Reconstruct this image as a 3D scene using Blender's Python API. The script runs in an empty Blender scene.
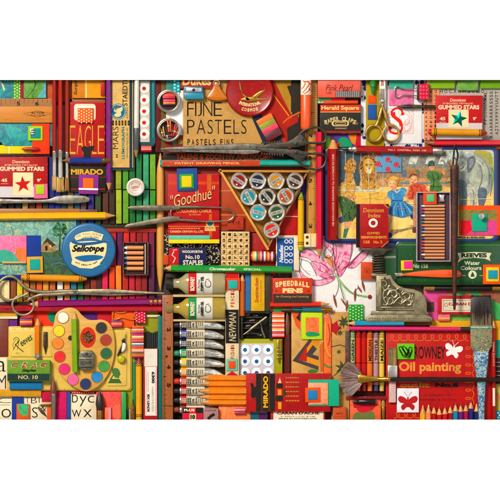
import bpy, bmesh, math, random
from mathutils import Vector, Matrix
from mathutils.geometry import tessellate_polygon
random.seed(7)
S = 0.001                      # one layout unit is a millimetre, y runs down the table
SC = bpy.context.scene
COL = SC.collection
# ---------------------------------------------------------------- camera
cam = bpy.data.objects.new('camera', bpy.data.cameras.new('camera')); COL.objects.link(cam)
cam.location = (0, 0, 4.012); cam.data.sensor_width = 36; cam.data.lens = 36*4.0/0.5
cam.data.clip_start = 0.5; cam.data.clip_end = 20
SC.camera = cam
# ---------------------------------------------------------------- world
W = bpy.data.worlds.new('World'); SC.world = W; W.use_nodes = True
_w = W.node_tree; _bg = _w.nodes['Background']       # made-up noise surroundings, bright and dark, so the metals reflect unevenly
_tc = _w.nodes.new('ShaderNodeTexCoord'); _no = _w.nodes.new('ShaderNodeTexNoise'); _no.inputs['Scale'].default_value = 2.6
_no.inputs['Detail'].default_value = 1.5; _rp = _w.nodes.new('ShaderNodeValToRGB')
for _i, (_p, _c) in enumerate(((.34, (.12, .1, .09, 1)), (.62, (1.0, .95, .88, 1)))):
    _rp.color_ramp.elements[_i].position = _p; _rp.color_ramp.elements[_i].color = _c
_w.links.new(_tc.outputs['Generated'], _no.inputs['Vector']); _w.links.new(_no.outputs['Fac'], _rp.inputs[0]); _w.links.new(_rp.outputs[0], _bg.inputs[0])
_bg.inputs[1].default_value = 0.58
# ---------------------------------------------------------------- lamps
def area(loc, size, energy, col):
    d = bpy.data.lights.new('softbox', 'AREA'); d.shape = 'SQUARE'; d.size = size; d.energy = energy; d.color = col
    o = bpy.data.objects.new('softbox', d); COL.objects.link(o); o.location = loc
    o.rotation_euler = (-Vector(loc)).to_track_quat('-Z', 'Y').to_euler()
    return o
area((-1.5, 1.6, 2.6), 0.95, 146, (1.0, 0.95, 0.88))
area((1.7, 0.6, 2.6), 1.6, 14, (0.92, 0.96, 1.0))
SC.view_settings.view_transform = 'Standard'; SC.view_settings.look = 'None'
SC.view_settings.exposure = 0.2; SC.view_settings.gamma = 1.0
SC.cycles.max_bounces = 6; SC.cycles.use_denoising = True

# ---------------------------------------------------------------- materials
def lin(h):
    h = h.lstrip('#')
    out = []
    for i in (0, 2, 4):
        c = int(h[i:i+2], 16)/255
        out.append(c/12.92 if c <= .04045 else ((c+.055)/1.055)**2.4)
    if min(out) > .99: return (1, 1, 1, 1)
    g = sum(out)/3                                   # every colour deepened and warmed here, standing in for dimmer, warmer light
    out = [max(.004, (g+(c-g)*1.06)) for c in out]
    sat = 1-min(out)/max(out); w = min(1, sat*1.4)
    return (out[0]**1.1*.84, out[1]**1.1*.84*(1-.03*w), out[2]**1.1*.84*(1-.2*w), 1)
_M = {}
def M(spec):
    if not isinstance(spec, str): return spec
    if spec in _M: return _M[spec]
    f = spec.split(':'); kind = f[0]; cols = f[1].split(',')
    arg = [float(a) for a in f[2].split(',')] if len(f) > 2 else []
    m = bpy.data.materials.new(spec.replace(':', '_').replace('#', '').replace(',', '_')); m.use_nodes = True
    nt = m.node_tree; N = nt.nodes; L = nt.links; b = N['Principled BSDF']
    tc = N.new('ShaderNodeTexCoord')
    oi = N.new('ShaderNodeObjectInfo'); om = N.new('ShaderNodeMath'); om.operation = 'MULTIPLY'; om.inputs[1].default_value = 4
    L.new(oi.outputs['Random'], om.inputs[0])
    def noise(scale, detail=3, stretch=None, dist=0, rough=.55):
        n = N.new('ShaderNodeTexNoise'); n.inputs['Scale'].default_value = scale
        n.inputs['Detail'].default_value = detail; n.inputs['Distortion'].default_value = dist
        n.inputs['Roughness'].default_value = rough
        va = N.new('ShaderNodeVectorMath'); L.new(om.outputs[0], va.inputs[1])
        mp = N.new('ShaderNodeMapping'); L.new(tc.outputs['Object'], mp.inputs[0])
        if stretch: mp.inputs['Scale'].default_value = stretch
        mp.inputs['Location'].default_value = (random.uniform(-3, 3),)*3
        L.new(mp.outputs[0], va.inputs[0]); L.new(va.outputs[0], n.inputs['Vector']); return n.outputs['Fac']
    def ramp(fac, stops, interp='LINEAR'):
        r = N.new('ShaderNodeValToRGB'); r.color_ramp.interpolation = interp
        el = r.color_ramp.elements
        while len(el) < len(stops): el.new(.5)
        for e, (p, c) in zip(el, stops): e.position = p; e.color = c
        L.new(fac, r.inputs[0]); return r.outputs[0]
    def mul(c, k): return tuple(min(1, v*k) for v in c[:3]) + (1,)
    def bump(fac, s, d=.0003):
        u = N.new('ShaderNodeBump'); u.inputs['Strength'].default_value = s; u.inputs['Distance'].default_value = d
        L.new(fac, u.inputs['Height']); L.new(u.outputs[0], b.inputs['Normal'])
    c = lin(cols[0])
    R = b.inputs['Roughness']; Sp = b.inputs['Specular IOR Level']
    if kind in ('card', 'paper', 'ink'):
        v = {'card': .17, 'paper': .09, 'ink': .15}[kind]
        n1 = noise(60, 5, rough=.7)
        col = ramp(n1, [(.3, mul(c, 1-v*1.5)), (.52, c), (.72, mul(c, 1+v*.6))])
        n2 = noise(900, 2)
        mx = N.new('ShaderNodeMixRGB'); mx.blend_type = 'MULTIPLY'; mx.inputs[0].default_value = .5 if kind == 'card' else .25
        L.new(col, mx.inputs[1]); L.new(ramp(n2, [(.3, (.62, .6, .57, 1)), (.6, (1, 1, 1, 1))]), mx.inputs[2])
        if kind == 'card':      # rubbed, scuffed spots where the board shows through
            n3 = noise(150, 6, rough=.8)
            m2 = N.new('ShaderNodeMixRGB'); L.new(ramp(n3, [(.68, (0, 0, 0, 1)), (.78, (.3, .3, .3, 1))]), m2.inputs[0])
            L.new(mx.outputs[0], m2.inputs[1]); m2.inputs[2].default_value = mul(tuple(.5*x+.3 for x in c[:3]), 1)
            L.new(m2.outputs[0], b.inputs['Base Color'])
        else: L.new(mx.outputs[0], b.inputs['Base Color'])
        R.default_value = .5 if kind == 'card' else .75; Sp.default_value = .18
        if kind != 'ink': bump(noise(500, 3), .25)
    elif kind == 'edge':        # rubbed arris of an old printed box
        L.new(ramp(noise(220, 5, rough=.8), [(.42, mul(c, .8)), (.56, c), (.64, tuple(.45*x+.26 for x in c[:3])+(1,))]), b.inputs['Base Color']); R.default_value = .8
    elif kind == 'wood':        # grain along x unless arg 1 -> along y
        st = (.05, 1, 1) if not arg else (1, .05, 1)
        n1 = noise(400, 6, st, 1.2, .7); n2 = noise(35, 3, st, .5)
        a = ramp(n1, [(.3, mul(c, .72)), (.5, c), (.75, mul(c, 1.15))])
        mx = N.new('ShaderNodeMixRGB'); mx.blend_type = 'MULTIPLY'; mx.inputs[0].default_value = .6
        L.new(a, mx.inputs[1]); L.new(ramp(n2, [(.35, (.7, .62, .55, 1)), (.65, (1, 1, 1, 1))]), mx.inputs[2])
        L.new(mx.outputs[0], b.inputs['Base Color']); R.default_value = .45; bump(n1, .3, .0002)
    elif kind in ('metal', 'oldmetal'):
        b.inputs['Metallic'].default_value = 1 if kind == 'metal' else .75
        n1 = noise(120, 6, (1, 1, 1), 0, .7)
        k = .8 if kind == 'metal' else .35
        L.new(ramp(n1, [(.32, mul(c, k)), (.62, c)]), b.inputs['Base Color'])
        r = N.new('ShaderNodeMapRange'); r.inputs['To Min'].default_value = .22 if kind == 'metal' else .32
        r.inputs['To Max'].default_value = .45 if kind == 'metal' else .65
        L.new(noise(300, 4), r.inputs['Value']); L.new(r.outputs[0], R); bump(noise(260, 5), .3, .0002)
    elif kind == 'foil':        # crumpled soft metal tube
        b.inputs['Metallic'].default_value = .9
        L.new(ramp(noise(150, 5, (.5, 1, 1), 1.2), [(.36, mul(c, .5)), (.5, mul(c, .9)), (.6, c)]), b.inputs['Base Color'])
        R.default_value = .24; bump(noise(95, 4, (.35, 1, 1), 1.5), 1.0, .0016)
    elif kind == 'gloss':       # lacquered wood, painted tin
        n1 = noise(90, 5, rough=.7)
        L.new(ramp(n1, [(.25, mul(c, .8)), (.6, c), (.85, mul(c, 1.1))]), b.inputs['Base Color'])
        R.default_value = .28; b.inputs['Coat Weight'].default_value = .15; b.inputs['Coat Roughness'].default_value = .2; Sp.default_value = .3
        bump(noise(180, 4), .12)
    elif kind == 'plastic':
        L.new(ramp(noise(70, 3), [(.3, mul(c, .9)), (.7, c)]), b.inputs['Base Color']); R.default_value = .38
    elif kind in ('chalk', 'wax'):
        n1 = noise(260, 5, rough=.75); n0 = noise(40, 3)
        mx = N.new('ShaderNodeMixRGB'); mx.blend_type = 'MULTIPLY'; mx.inputs[0].default_value = .7
        L.new(ramp(n1, [(.28, mul(c, .68)), (.5, c), (.78, mul(c, 1.2))]), mx.inputs[1])
        L.new(ramp(n0, [(.35, (.8, .78, .76, 1)), (.6, (1, 1, 1, 1))]), mx.inputs[2])
        L.new(mx.outputs[0], b.inputs['Base Color']); R.default_value = .9 if kind == 'chalk' else .4
        bump(n1, .5 if kind == 'chalk' else .2)
    elif kind == 'glass':
        b.inputs['Base Color'].default_value = c; b.inputs['Transmission Weight'].default_value = .55
        R.default_value = .06; b.inputs['IOR'].default_value = 1.45; b.inputs['Coat Weight'].default_value = .6
        b.inputs['Coat Roughness'].default_value = .04
    elif kind == 'film':        # clear plastic sheet
        b.inputs['Base Color'].default_value = c; b.inputs['Alpha'].default_value = .25; R.default_value = .1
    elif kind == 'art':         # brushed paint in several hues
        sc = arg[0] if arg else 50; ds = arg[1] if len(arg) > 1 else 1.5
        st = (1, arg[2], 1) if len(arg) > 2 else None
        n1 = noise(sc, 6, st, ds, .62)
        k = len(cols)
        col = ramp(n1, [(.3+.4*i/max(1, k-1), lin(x)) for i, x in enumerate(cols)])
        mx = N.new('ShaderNodeMixRGB'); mx.blend_type = 'MULTIPLY'; mx.inputs[0].default_value = .6
        L.new(col, mx.inputs[1]); L.new(ramp(noise(sc*8, 4, (1, .3, 1), 1), [(.3, (.66, .66, .66, 1)), (.6, (1, 1, 1, 1))]), mx.inputs[2])
        L.new(mx.outputs[0], b.inputs['Base Color']); R.default_value = .6; bump(noise(sc*5, 4), .35)
    elif kind == 'rust':
        n1 = noise(110, 6, None, .6, .75)
        L.new(ramp(n1, [(.34, lin(cols[0])), (.5, lin(cols[1])), (.66, lin(cols[-1]))]), b.inputs['Base Color'])
        R.default_value = .55; b.inputs['Metallic'].default_value = .25; bump(n1, .4)
    _M[spec] = m; return m

def A(h, sc=230):
    """printed gouache: a hue broken into a darker, a plain and a lighter stroke"""
    h = h.lstrip('#'); v = [int(h[i:i+2], 16) for i in (0, 2, 4)]
    f = lambda k, w, u=0: '#'+''.join('%02x' % max(0, min(255, int(a*k+w+u*j))) for j, a in enumerate(v))
    return f'art:{f(.56, 0, 9)},{f(.9, 0)},#{h},{f(1.1, 22, -8)}:{sc},1.8'
# ---------------------------------------------------------------- text glyphs
_T = {}
def glyphs(s, bold=0, shear=0):
    k = (s, bold, shear)
    if k not in _T:
        cu = bpy.data.curves.new('t', 'FONT'); cu.body = s; cu.resolution_u = 3; cu.offset = bold; cu.shear = shear
        ob = bpy.data.objects.new('t', cu); COL.objects.link(ob)
        dg = bpy.context.evaluated_depsgraph_get(); dg.update()
        me = bpy.data.meshes.new_from_object(ob.evaluated_get(dg))
        v = [(p.co.x, p.co.y) for p in me.vertices]; f = [tuple(q.vertices) for q in me.polygons]
        bpy.data.objects.remove(ob); bpy.data.curves.remove(cu); bpy.data.meshes.remove(me)
        _T[k] = (v, f)
    return _T[k]

# ---------------------------------------------------------------- one node = one Blender object
NODES = []
class N:
    def __init__(s, name, parent=None, label=None, cat=None, group=None, x=0, y=0, z=0, rot=0, kind=None):
        s.name = name; s.parent = parent; s.label = label; s.cat = cat; s.group = group; s.kind = kind
        s.v = []; s.f = []; s.m = []; s.mats = []
        if parent: s.root = parent.root; s.x, s.y, s.z, s.rot = s.root.x, s.root.y, 0, 0; s.top = parent.top
        else: s.root = s; s.x, s.y, s.z, s.rot = x, y, z, rot; s.lift = 0; s.top = 0
        NODES.append(s)
    def p(s, name, label=None):
        return N(name, s, label)
    def mi(s, m):
        m = M(m)
        if m not in s.mats: s.mats.append(m)
        return s.mats.index(m)
    def add(s, vs, fs, m):
        o = len(s.v); i = s.mi(m)
        s.v += vs
        for f in fs: s.f.append(tuple(o+k for k in f)); s.m.append(i)
    def zz(s, z):
        if z is None:
            s.root.lift += .003; return s.top + .03 + s.root.lift
        return z
    # solids -----------------------------------------------------------
    def prism(s, out, z0, z1, m, bev=.5, side=None):
        """solid from an outline; its top edge is rounded by bev"""
        n = len(out)
        A = sum(out[i][0]*out[(i+1) % n][1]-out[(i+1) % n][0]*out[i][1] for i in range(n))
        if A < 0: out = out[::-1]
        def inset(d):
            r = []
            for i in range(n):
                p, q, t = Vector(out[i-1]), Vector(out[i]), Vector(out[(i+1) % n])
                a, b_ = q-p, t-q
                a = Vector((-a.y, a.x)).normalized() if a.length else Vector((0, 0)); b_ = Vector((-b_.y, b_.x)).normalized() if b_.length else a
                h = a+b_
                if h.length < .2: h = a*1.0; k = 1
                else: h.normalize(); k = 1/max(.45, h.dot(a))
                w = q+h*d*k; r.append((w.x, w.y))
            return r
        bev = min(bev, (z1-z0)*.45)
        rings = [[(x, y, z0) for x, y in out], [(x, y, z1-bev) for x, y in out],
                 [(x, y, z1-bev*.3) for x, y in inset(bev*.3)], [(x, y, z1) for x, y in inset(bev)]]
        if bev <= 0: rings = rings[:2]
        vs = [p for r in rings for p in r]; fs = []
        for k in range(len(rings)-1):
            for i in range(n):
                j = (i+1) % n; fs.append((k*n+i, k*n+j, (k+1)*n+j, (k+1)*n+i))
        s.add(vs, fs[:n], side or m)
        if fs[n:]: s.add(vs, fs[n:], m.replace('card:', 'edge:') if isinstance(m, str) and m.startswith('card:') else (side or m))
        last = (len(rings)-1)*n
        tri = tessellate_polygon([[Vector(p) for p in rings[-1]]]) if n > 4 else [tuple(range(n))]
        s.add([tuple(p) for p in rings[-1]], [tuple(t) for t in tri], m)
        s.add([tuple(p) for p in rings[0]], [tuple(reversed(t)) for t in tri], side or m)
        s.top = max(s.top, z1) if s.v else z1
        return s
    def box(s, x0, y0, x1, y1, z0, z1, m, bev=.5, side=None):
        return s.prism([(x0, y0), (x1, y0), (x1, y1), (x0, y1)], z0, z1, m, bev, side)
    def rbox(s, x0, y0, x1, y1, z0, z1, m, r=2, bev=.5, n=5):
        return s.prism(rr(x0, y0, x1, y1, r, n), z0, z1, m, bev)
    def cyl(s, cx, cy, r, z0, z1, m, bev=.4, n=32):
        return s.prism(circ(cx, cy, r, r, n), z0, z1, m, bev)
    def lathe(s, cx, cy, prof, m, n=40):
        vs = []; fs = []
        for r, z in prof:
            for i in range(n):
                a = 2*math.pi*i/n; vs.append((cx+r*math.cos(a), cy+r*math.sin(a), z))
        for k in range(len(prof)-1):
            for i in range(n):
                j = (i+1) % n; fs.append((k*n+i, k*n+j, (k+1)*n+j, (k+1)*n+i))
        s.add(vs, fs, m); return s
    def rod(s, prof, m, cy=0, cz=0, n=12, ph=0, sy=1, sz=1, flip=False):
        """solid of revolution along x: prof = [(x, r)]; flip lays it along y instead"""
        vs = []; fs = []
        for x, r in prof:
            for i in range(n):
                a = 2*math.pi*(i+ph)/n; q = (x, cy+r*sy*math.cos(a), cz+r*sz*math.sin(a))
                vs.append((q[1], q[0], q[2]) if flip else q)
        for k in range(len(prof)-1):
            for i in range(n):
                j = (i+1) % n; fs.append((k*n+i, k*n+j, (k+1)*n+j, (k+1)*n+i))
        e = (len(prof)-1)*n
        fs += [tuple(range(n)), tuple(range(e, e+n))]
        s.add(vs, fs, m); return s
    def tube(s, pts, r, m, n=8, closed=False, sq=1):
        P = [Vector(p) for p in pts]; L = len(P); vs = []; fs = []
        rs = r if isinstance(r, (list, tuple)) else [r]*L
        for i, p in enumerate(P):
            a = P[(i-1) % L] if (i or closed) else p; b_ = P[(i+1) % L] if (i < L-1 or closed) else p
            t = (b_-a).normalized(); u = Vector((0, 0, 1)).cross(t)
            if u.length < .05: u = Vector((1, 0, 0))
            u.normalize(); w = t.cross(u)
            for k in range(n):
                an = 2*math.pi*k/n; q = p+u*math.cos(an)*rs[i]+w*math.sin(an)*rs[i]*sq; vs.append(tuple(q))
        for i in range(L if closed else L-1):
            for k in range(n):
                j = (i+1) % L; l = (k+1) % n; fs.append((i*n+k, i*n+l, j*n+l, j*n+k))
        if not closed: fs += [tuple(range(n)), tuple(range((L-1)*n, L*n))]
        s.add(vs, fs, m); return s
    # printed sheets ----------------------------------------------------
    def poly(s, out, m, z=None):
        z = s.zz(z); n = len(out)
        tri = tessellate_polygon([[Vector((x, y, 0)) for x, y in out]]) if n > 4 else [tuple(range(n))]
        s.add([(x, y, z) for x, y in out], [tuple(t) for t in tri], m); return s
    def rect(s, x0, y0, x1, y1, m, z=None): return s.poly([(x0, y0), (x1, y0), (x1, y1), (x0, y1)], m, z)
    def dot(s, cx, cy, r, m, z=None, ry=None, n=20): return s.poly(circ(cx, cy, r, ry or r, n), m, z)
    def ring(s, cx, cy, r, w, m, z=None, ry=None): return s.line([(q[0], q[1]) for q in circ(cx, cy, r, ry or r, 28)], w, m, z, True)
    def line(s, pts, w, m, z=None, closed=False, smooth=0):
        if smooth: pts = spl(pts, smooth, closed)
        z = s.zz(z); L = len(pts); vs = []; fs = []
        for i, p in enumerate(pts):
            a = pts[(i-1) % L] if (i or closed) else p; b_ = pts[(i+1) % L] if (i < L-1 or closed) else p
            dx, dy = b_[0]-a[0], b_[1]-a[1]; d = math.hypot(dx, dy) or 1
            ww = w if not isinstance(w, (list, tuple)) else w[0]+(w[1]-w[0])*i/max(1, L-1)
            nx, ny = -dy/d*ww/2, dx/d*ww/2
            vs += [(p[0]+nx, p[1]+ny, z), (p[0]-nx, p[1]-ny, z)]
        for i in range(L if closed else L-1):
            j = (i+1) % L; fs.append((2*i, 2*i+1, 2*j+1, 2*j))
        s.add(vs, fs, m); return s
    def blob(s, pts, m, z=None, k=5): return s.poly(spl(pts, k, True), m, z)
    def text(s, t, x0, y0, x1, y1, m='ink:#111111', rot=0, bold=0, shear=0, z=None):
        V, F = glyphs(t, bold, shear)
        if not V: return s
        z = s.zz(z); xs = [v[0] for v in V]; ys = [v[1] for v in V]
        ax, bx, ay, by = min(xs), max(xs), min(ys), max(ys)
        w, h = x1-x0, y1-y0
        if abs(rot) == 90: w, h = h, w
        cx, cy = (x0+x1)/2, (y0+y1)/2; c, sn = math.cos(math.radians(rot)), math.sin(math.radians(rot))
        o = []
        for x, y in V:
            X = ((x-ax)/max(1e-6, bx-ax)-.5)*w; Y = -((y-ay)/max(1e-6, by-ay)-.5)*h
            o.append((cx+c*X+sn*Y, cy-sn*X+c*Y, z))
        s.add(o, F, m); return s
    def arc(s, t, cx, cy, r, a0, a1, h, w, m, bold=0):
        """letters on an arc; angles in degrees clockwise from the top, reading left to right"""
        n = len(t)
        for i, ch in enumerate(t):
            if ch == ' ': continue
            a = math.radians(a0+(a1-a0)*i/max(1, n-1)); up = 1 if a1 > a0 else -1
            x, y = cx+r*math.sin(a), cy-r*math.cos(a)
            V, F = glyphs(ch, bold); H = max(v[1] for v in glyphs('H')[0]); k = h/H; xs = [v[0] for v in V]; mx = (min(xs)+max(xs))/2
            th = -a+(0 if up == 1 else math.pi); c, sn = math.cos(th), math.sin(th); z = s.zz(None); kx = min(k*1.15, w/max(.2*H, (max(xs)-min(xs)))*1.05)
            s.add([(x+c*(vx-mx)*kx-sn*(vy-H/2)*k, y-sn*(vx-mx)*kx-c*(vy-H/2)*k, z) for vx, vy in V], F, m)
        return s
    def squig(s, x0, y0, x1, y1, n, m, w=.3):
        """a line of print too small to read"""
        x = x0
        while x < x1:
            l = random.uniform(1, 2.6); s.rect(x, y0, min(x+l, x1), y1, m); x += l+.7
        return s
    # to Blender ---------------------------------------------------------
    def build(s):
        if s.f:
            me = bpy.data.meshes.new(s.name)
            me.from_pydata([((x-s.x)*S, (s.y-y)*S, z*S) for x, y, z in s.v], [], s.f)
            for m in s.mats: me.materials.append(m)
            for p, i in zip(me.polygons, s.m): p.material_index = i
            bm = bmesh.new(); bm.from_mesh(me)
            bmesh.ops.remove_doubles(bm, verts=bm.verts, dist=1e-7)
            flat = [f for f in bm.faces if abs(f.normal.z) > .999 and all(len(e.link_faces) < 2 or all(abs(g.normal.z) > .999 for g in e.link_faces) for e in f.edges)]
            fl = set(flat)
            bmesh.ops.recalc_face_normals(bm, faces=[f for f in bm.faces if f not in fl])
            for f in flat:
                if f.normal.z < 0: f.normal_flip()
            bm.to_mesh(me); bm.free()
            me.shade_smooth(); me.set_sharp_from_angle(angle=math.radians(38))
            o = bpy.data.objects.new(s.name, me)
        else: o = bpy.data.objects.new(s.name, None); o.empty_display_size = .01
        COL.objects.link(o); s.ob = o
        if s.parent: o.parent = s.parent.ob
        else:
            o.location = ((s.x-250)*S, (250-s.y)*S, s.z*S); o.rotation_euler.z = -math.radians(s.rot)
        if s.kind: o['kind'] = s.kind
        if s.label: o['label'] = s.label
        if s.cat: o['category'] = s.cat
        if s.group: o['group'] = s.group

def T(name, label, cat, x, y, z=0, rot=0, group=None): return N(name, None, label, cat, group, x, y, z, rot)
def circ(cx, cy, rx, ry=None, n=24): return [(cx+rx*math.cos(2*math.pi*i/n), cy+(ry or rx)*math.sin(2*math.pi*i/n)) for i in range(n)]
def rr(x0, y0, x1, y1, r, n=5):
    o = []
    for cx, cy, a in ((x1-r, y0+r, -90), (x1-r, y1-r, 0), (x0+r, y1-r, 90), (x0+r, y0+r, 180)):
        for i in range(n+1):
            t = math.radians(a+90*i/n); o.append((cx+r*math.cos(t), cy+r*math.sin(t)))
    return o
def spl(P, k=6, closed=False):
    o = []; L = len(P); g = (lambda i: P[i % L]) if closed else (lambda i: P[max(0, min(L-1, i))])
    for i in range(L if closed else L-1):
        a, b, c, d = g(i-1), g(i), g(i+1), g(i+2)
        for j in range(k):
            t = j/k
            o.append(tuple(.5*(2*b[q]+(c[q]-a[q])*t+(2*a[q]-5*b[q]+4*c[q]-d[q])*t*t+(3*b[q]-a[q]-3*c[q]+d[q])*t**3) for q in range(len(b))))
    if not closed: o.append(tuple(P[-1]))
    return o
def star(cx, cy, R, r, n=5, a0=0):
    return [(cx+(R if i % 2 == 0 else r)*math.sin(math.radians(a0)+math.pi*i/n), cy-(R if i % 2 == 0 else r)*math.cos(math.radians(a0)+math.pi*i/n)) for i in range(2*n)]

def scratches(q, inside, n, m, seed=1):
    """fine scratches and chips in old enamel; inside() gives a random point on the face"""
    R = random.Random(seed)
    for k in range(n):
        x, y = inside(R); a = R.uniform(0, 6.28); l = R.uniform(.6, 4) if k % 3 else .5
        q.line([(x, y), (x+l*math.cos(a)*.5, y+l*math.sin(a)*.5+.1), (x+l*math.cos(a+.2), y+l*math.sin(a+.2))], R.uniform(.08, .2) if k % 3 else R.uniform(.3, .6), m)
def disc_at(cx, cy, r): return lambda R: (lambda a, u: (cx+r*u*math.cos(a), cy+r*u*math.sin(a)))(R.uniform(0, 6.28), math.sqrt(R.random()))
def box_at(x0, y0, x1, y1): return lambda R: (R.uniform(x0, x1), R.uniform(y0, y1))
# ---------------------------------------------------------------- kinds of thing
def card(name, label, cat, x0, y0, x1, y1, z0, z1, m, rot=0, r=0, group=None, bev=.35, side=None):
    """a flat card, board or plain box that can be printed on"""
    t = T(name, label, cat, (x0+x1)/2, (y0+y1)/2, z0, rot, group)
    if r: t.rbox(x0, y0, x1, y1, 0, z1-z0, m, r, bev)
    else: t.box(x0, y0, x1, y1, 0, z1-z0, m, bev, side)
    t.top = z1-z0
    return t
def pencil(label, xa, ya, xb, yb, w, z, col, cat='pencil', group=None, name='pencil', tip=9, lead=None, hexa=True,
           ferrule=None, eraser=None, bare='wood:#d9a066', finish='gloss'):
    """lies from its blunt end (xa, ya) to its point (xb, yb); lettering is drawn in its own x axis"""
    L = math.hypot(xb-xa, yb-ya); a = math.degrees(math.atan2(yb-ya, xb-xa))
    t = T(name, label, cat, (xa+xb)/2, (ya+yb)/2, z, a, group); cx, cy = t.x, t.y
    r = w/2/math.cos(math.pi/6) if hexa else w/2; n, ph = (6, 0) if hexa else (16, 0)
    ap = r*math.cos(math.pi/6) if hexa else r     # flat side up: vertices at +-y
    x0, x1 = cx-L/2, cx+L/2
    s0 = x0
    if eraser:
        t.p('eraser').rod([(x0, r*.6), (x0+.8, r*.86), (x0+5, r*.86)], eraser, cy, ap, 16); s0 = x0+4.5
    if ferrule:
        fl = 5; t.p('ferrule').rod([(s0, r*.9), (s0+1, r*.98), (s0+1.2, r*.88), (s0+2, r*.98), (s0+3, r*.88), (s0+fl, r*.98)], ferrule, cy, ap, 16); s0 += fl-.3
    xt = x1-tip
    t.p('barrel').rod([(s0, r*.94), (s0+.4, r), (xt, r)], finish+':'+col if ':' not in col else col, cy, ap, n, ph)
    if tip:
        t.p('wood_tip').rod([(xt-.05, r*.985), (xt+.3, r*.93), (x1-tip*.3, r*.3)], bare, cy, ap, 12)
        t.p('lead').rod([(x1-tip*.32, r*.31), (x1-.3, r*.08), (x1, .05)], lead or ('wax:'+col if ':' not in col else col), cy, ap, 10)
    t.top = 2*ap; t.ap = ap; t.L = L
    return t
def crayon(label, xa, ya, xb, yb, w, z, col, group=None, both=False, band='ink:#1d1510', words=None, tipc=None, name='crayon'):
    L = math.hypot(xb-xa, yb-ya); a = math.degrees(math.atan2(yb-ya, xb-xa)); r = w/2
    t = T(name, label, 'crayon', (xa+xb)/2, (ya+yb)/2, z, a, group); cx, cy = t.x, t.y; x0, x1 = cx-L/2, cx+L/2
    wx = 'wax:'+(tipc or col)
    t.p('wax').rod([(x0, r*.5), (x0+.3, r*.8), (x0+5, r*.88), (x1-5, r*.88), (x1-4.4, r*.75), (x1-.5, r*.38), (x1, r*.2)], wx, cy, r, 18)
    w_ = t.p('wrapper'); w_.rod([(x0+3.5, r*.97), (x0+3.6, r), (x1-5.4, r), (x1-5.3, r*.97)], 'paper:'+col, cy, r, 18)
    t.top = 2*r
    for e in (x0+6, x1-8):      # zigzag bands that wrap the paper
        for off in (0, 1.8):
            pts = []
            for k in range(13):
                an = math.radians(-80+160*k/12); rr_ = r+.06
                pts.append((e+off+(.9 if k % 4 == 2 else (-.2 if k % 4 == 0 else .4)), cy+rr_*math.sin(an), r+rr_*math.cos(an)))
            w_.tube(pts, .32, band, 4)
    if words: t.p('lettering').text(words, cx-L*.22, cy-r*.45, cx+L*.2, cy+r*.45, band, bold=.02, z=2*r+.08)
    return t
def stick(label, x0, y0, x1, y1, z, h, col, cat='pastel stick', name='pastel_stick', group=None, kind='chalk', jit=.0):
    t = T(name, label, cat, (x0+x1)/2, (y0+y1)/2, z, random.uniform(-jit, jit), group)
    t.box(x0, y0, x1, y1, 0, h, kind+':'+col, .7); return t
def nested(label, boxes, z, name='paper_square', cat='paper square', rot=0, th=1.0):
    """cut paper squares glued on each other: first is the backing, the others its parts"""
    rot = rot or random.uniform(-1.6, 1.6); b = boxes[0]; t = card(name, label, cat, *b[:4], z, z+th, b[4], rot); t.top = th
    for i, q in enumerate(boxes[1:]):
        c = t.p('inset_square'); c.box(*q[:4], th+i*.8, th+(i+1)*.8, q[4], .2); t.top = th+(i+1)*.8
    return t
def tuft(node, cx0, cy, w0, cx1, w1, z0, h, m, n=70, tips=1.5, flip=False, bulge=0):
    """bristles from a ferrule at cx0 (width w0) to their ends at cx1 (width w1)"""
    for i in range(n):
        u = random.uniform(-1, 1); q = random.uniform(-1, 1)*math.sqrt(1-u*u*.8)
        ya = cy+u*w0/2; yb = cy+u*w1/2; za = z0+h/2+q*h*.42; zb = z0+h/2+q*h*.3
        xe = cx1+random.uniform(-tips, tips*.3)*(1 if cx1 > cx0 else -1)*(1+bulge*abs(u)*6)
        xm = (cx0+xe)/2; ym = (ya+yb)/2+u*bulge*w0*.5
        P = [(cx0, ya, za), (xm, ym, (za+zb)/2+.3), (xe, yb, zb)]
        if flip: P = [(b, a, c) for a, b, c in P]
        node.tube(P, [.32, .3, .1], m if isinstance(m, str) else random.choice(m), 4)

# ================================================================= the setting
t = N('tabletop', kind='structure', x=250, y=250); t.box(-700, -700, 1200, 1200, -12, -.02, 'wood:#4a2414', .1)
t = N('white_surround', kind='structure', x=250, y=250)     # white board round the collection
for q in ((-300, -320, 800, 80), (-300, 419.6, 800, 820)): t.box(*q, 14.4, 15.1, 'plastic:#ffffff', .05)

# ================================================================= top left
G_STRIP = None
t = card('painted_paper', 'teal mottled painted paper in the top left corner above the long ruler', 'painted paper', -4, 77, 13, 99, 0, 8, 'art:#0e7f9a,#12a0a6,#0b6f93,#58bfb8:60')
t.p('brushed_mark').line([(-1, 81), (2, 84), (4, 90)], (1, 1.6), 'ink:#e9d9a8', smooth=4)
t = card('washi_tape', 'green washi tape strip with white polka dots at the top left', 'tape strip', 13, 77, 20.3, 99, 0, 8.4, 'paper:#5fa62a')
for i in range(3):
    for j in range(7): t.dot(14.6+i*2.4, 79.5+j*3+(1.5 if i % 2 else 0), .65, 'ink:#f2f0d0', n=10)
card('paper_strip', 'narrow crimson paper strip beside the green dotted tape', 'paper strip', 20.3, 77, 23.2, 99, 0, 7.6, 'paper:#b01f55')
t = card('painted_card', 'green leaf painting with blue edge above the ruler marked five and six', 'painted card', 23.4, 77, 46, 98, 0, 9, 'art:#4a8a26,#6aa534,#2f6f2a:70')
t.poly([(45.8, 79), (45.8, 97.6), (37, 97.6), (42, 90), (44, 82)], 'art:#1f7fae,#59b2c8,#2f4f9a:90')
t.line([(34, 78), (35, 85), (32, 91), (27, 97)], (.9, .4), 'ink:#1d4a18', smooth=5); t.line([(35, 85), (39, 80)], .5, 'ink:#1d4a18')
card('card', 'plain rust orange card behind the three red brush handles', 'card', 46, 77, 72, 102, 0, 6, 'card:#c05c28')
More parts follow.
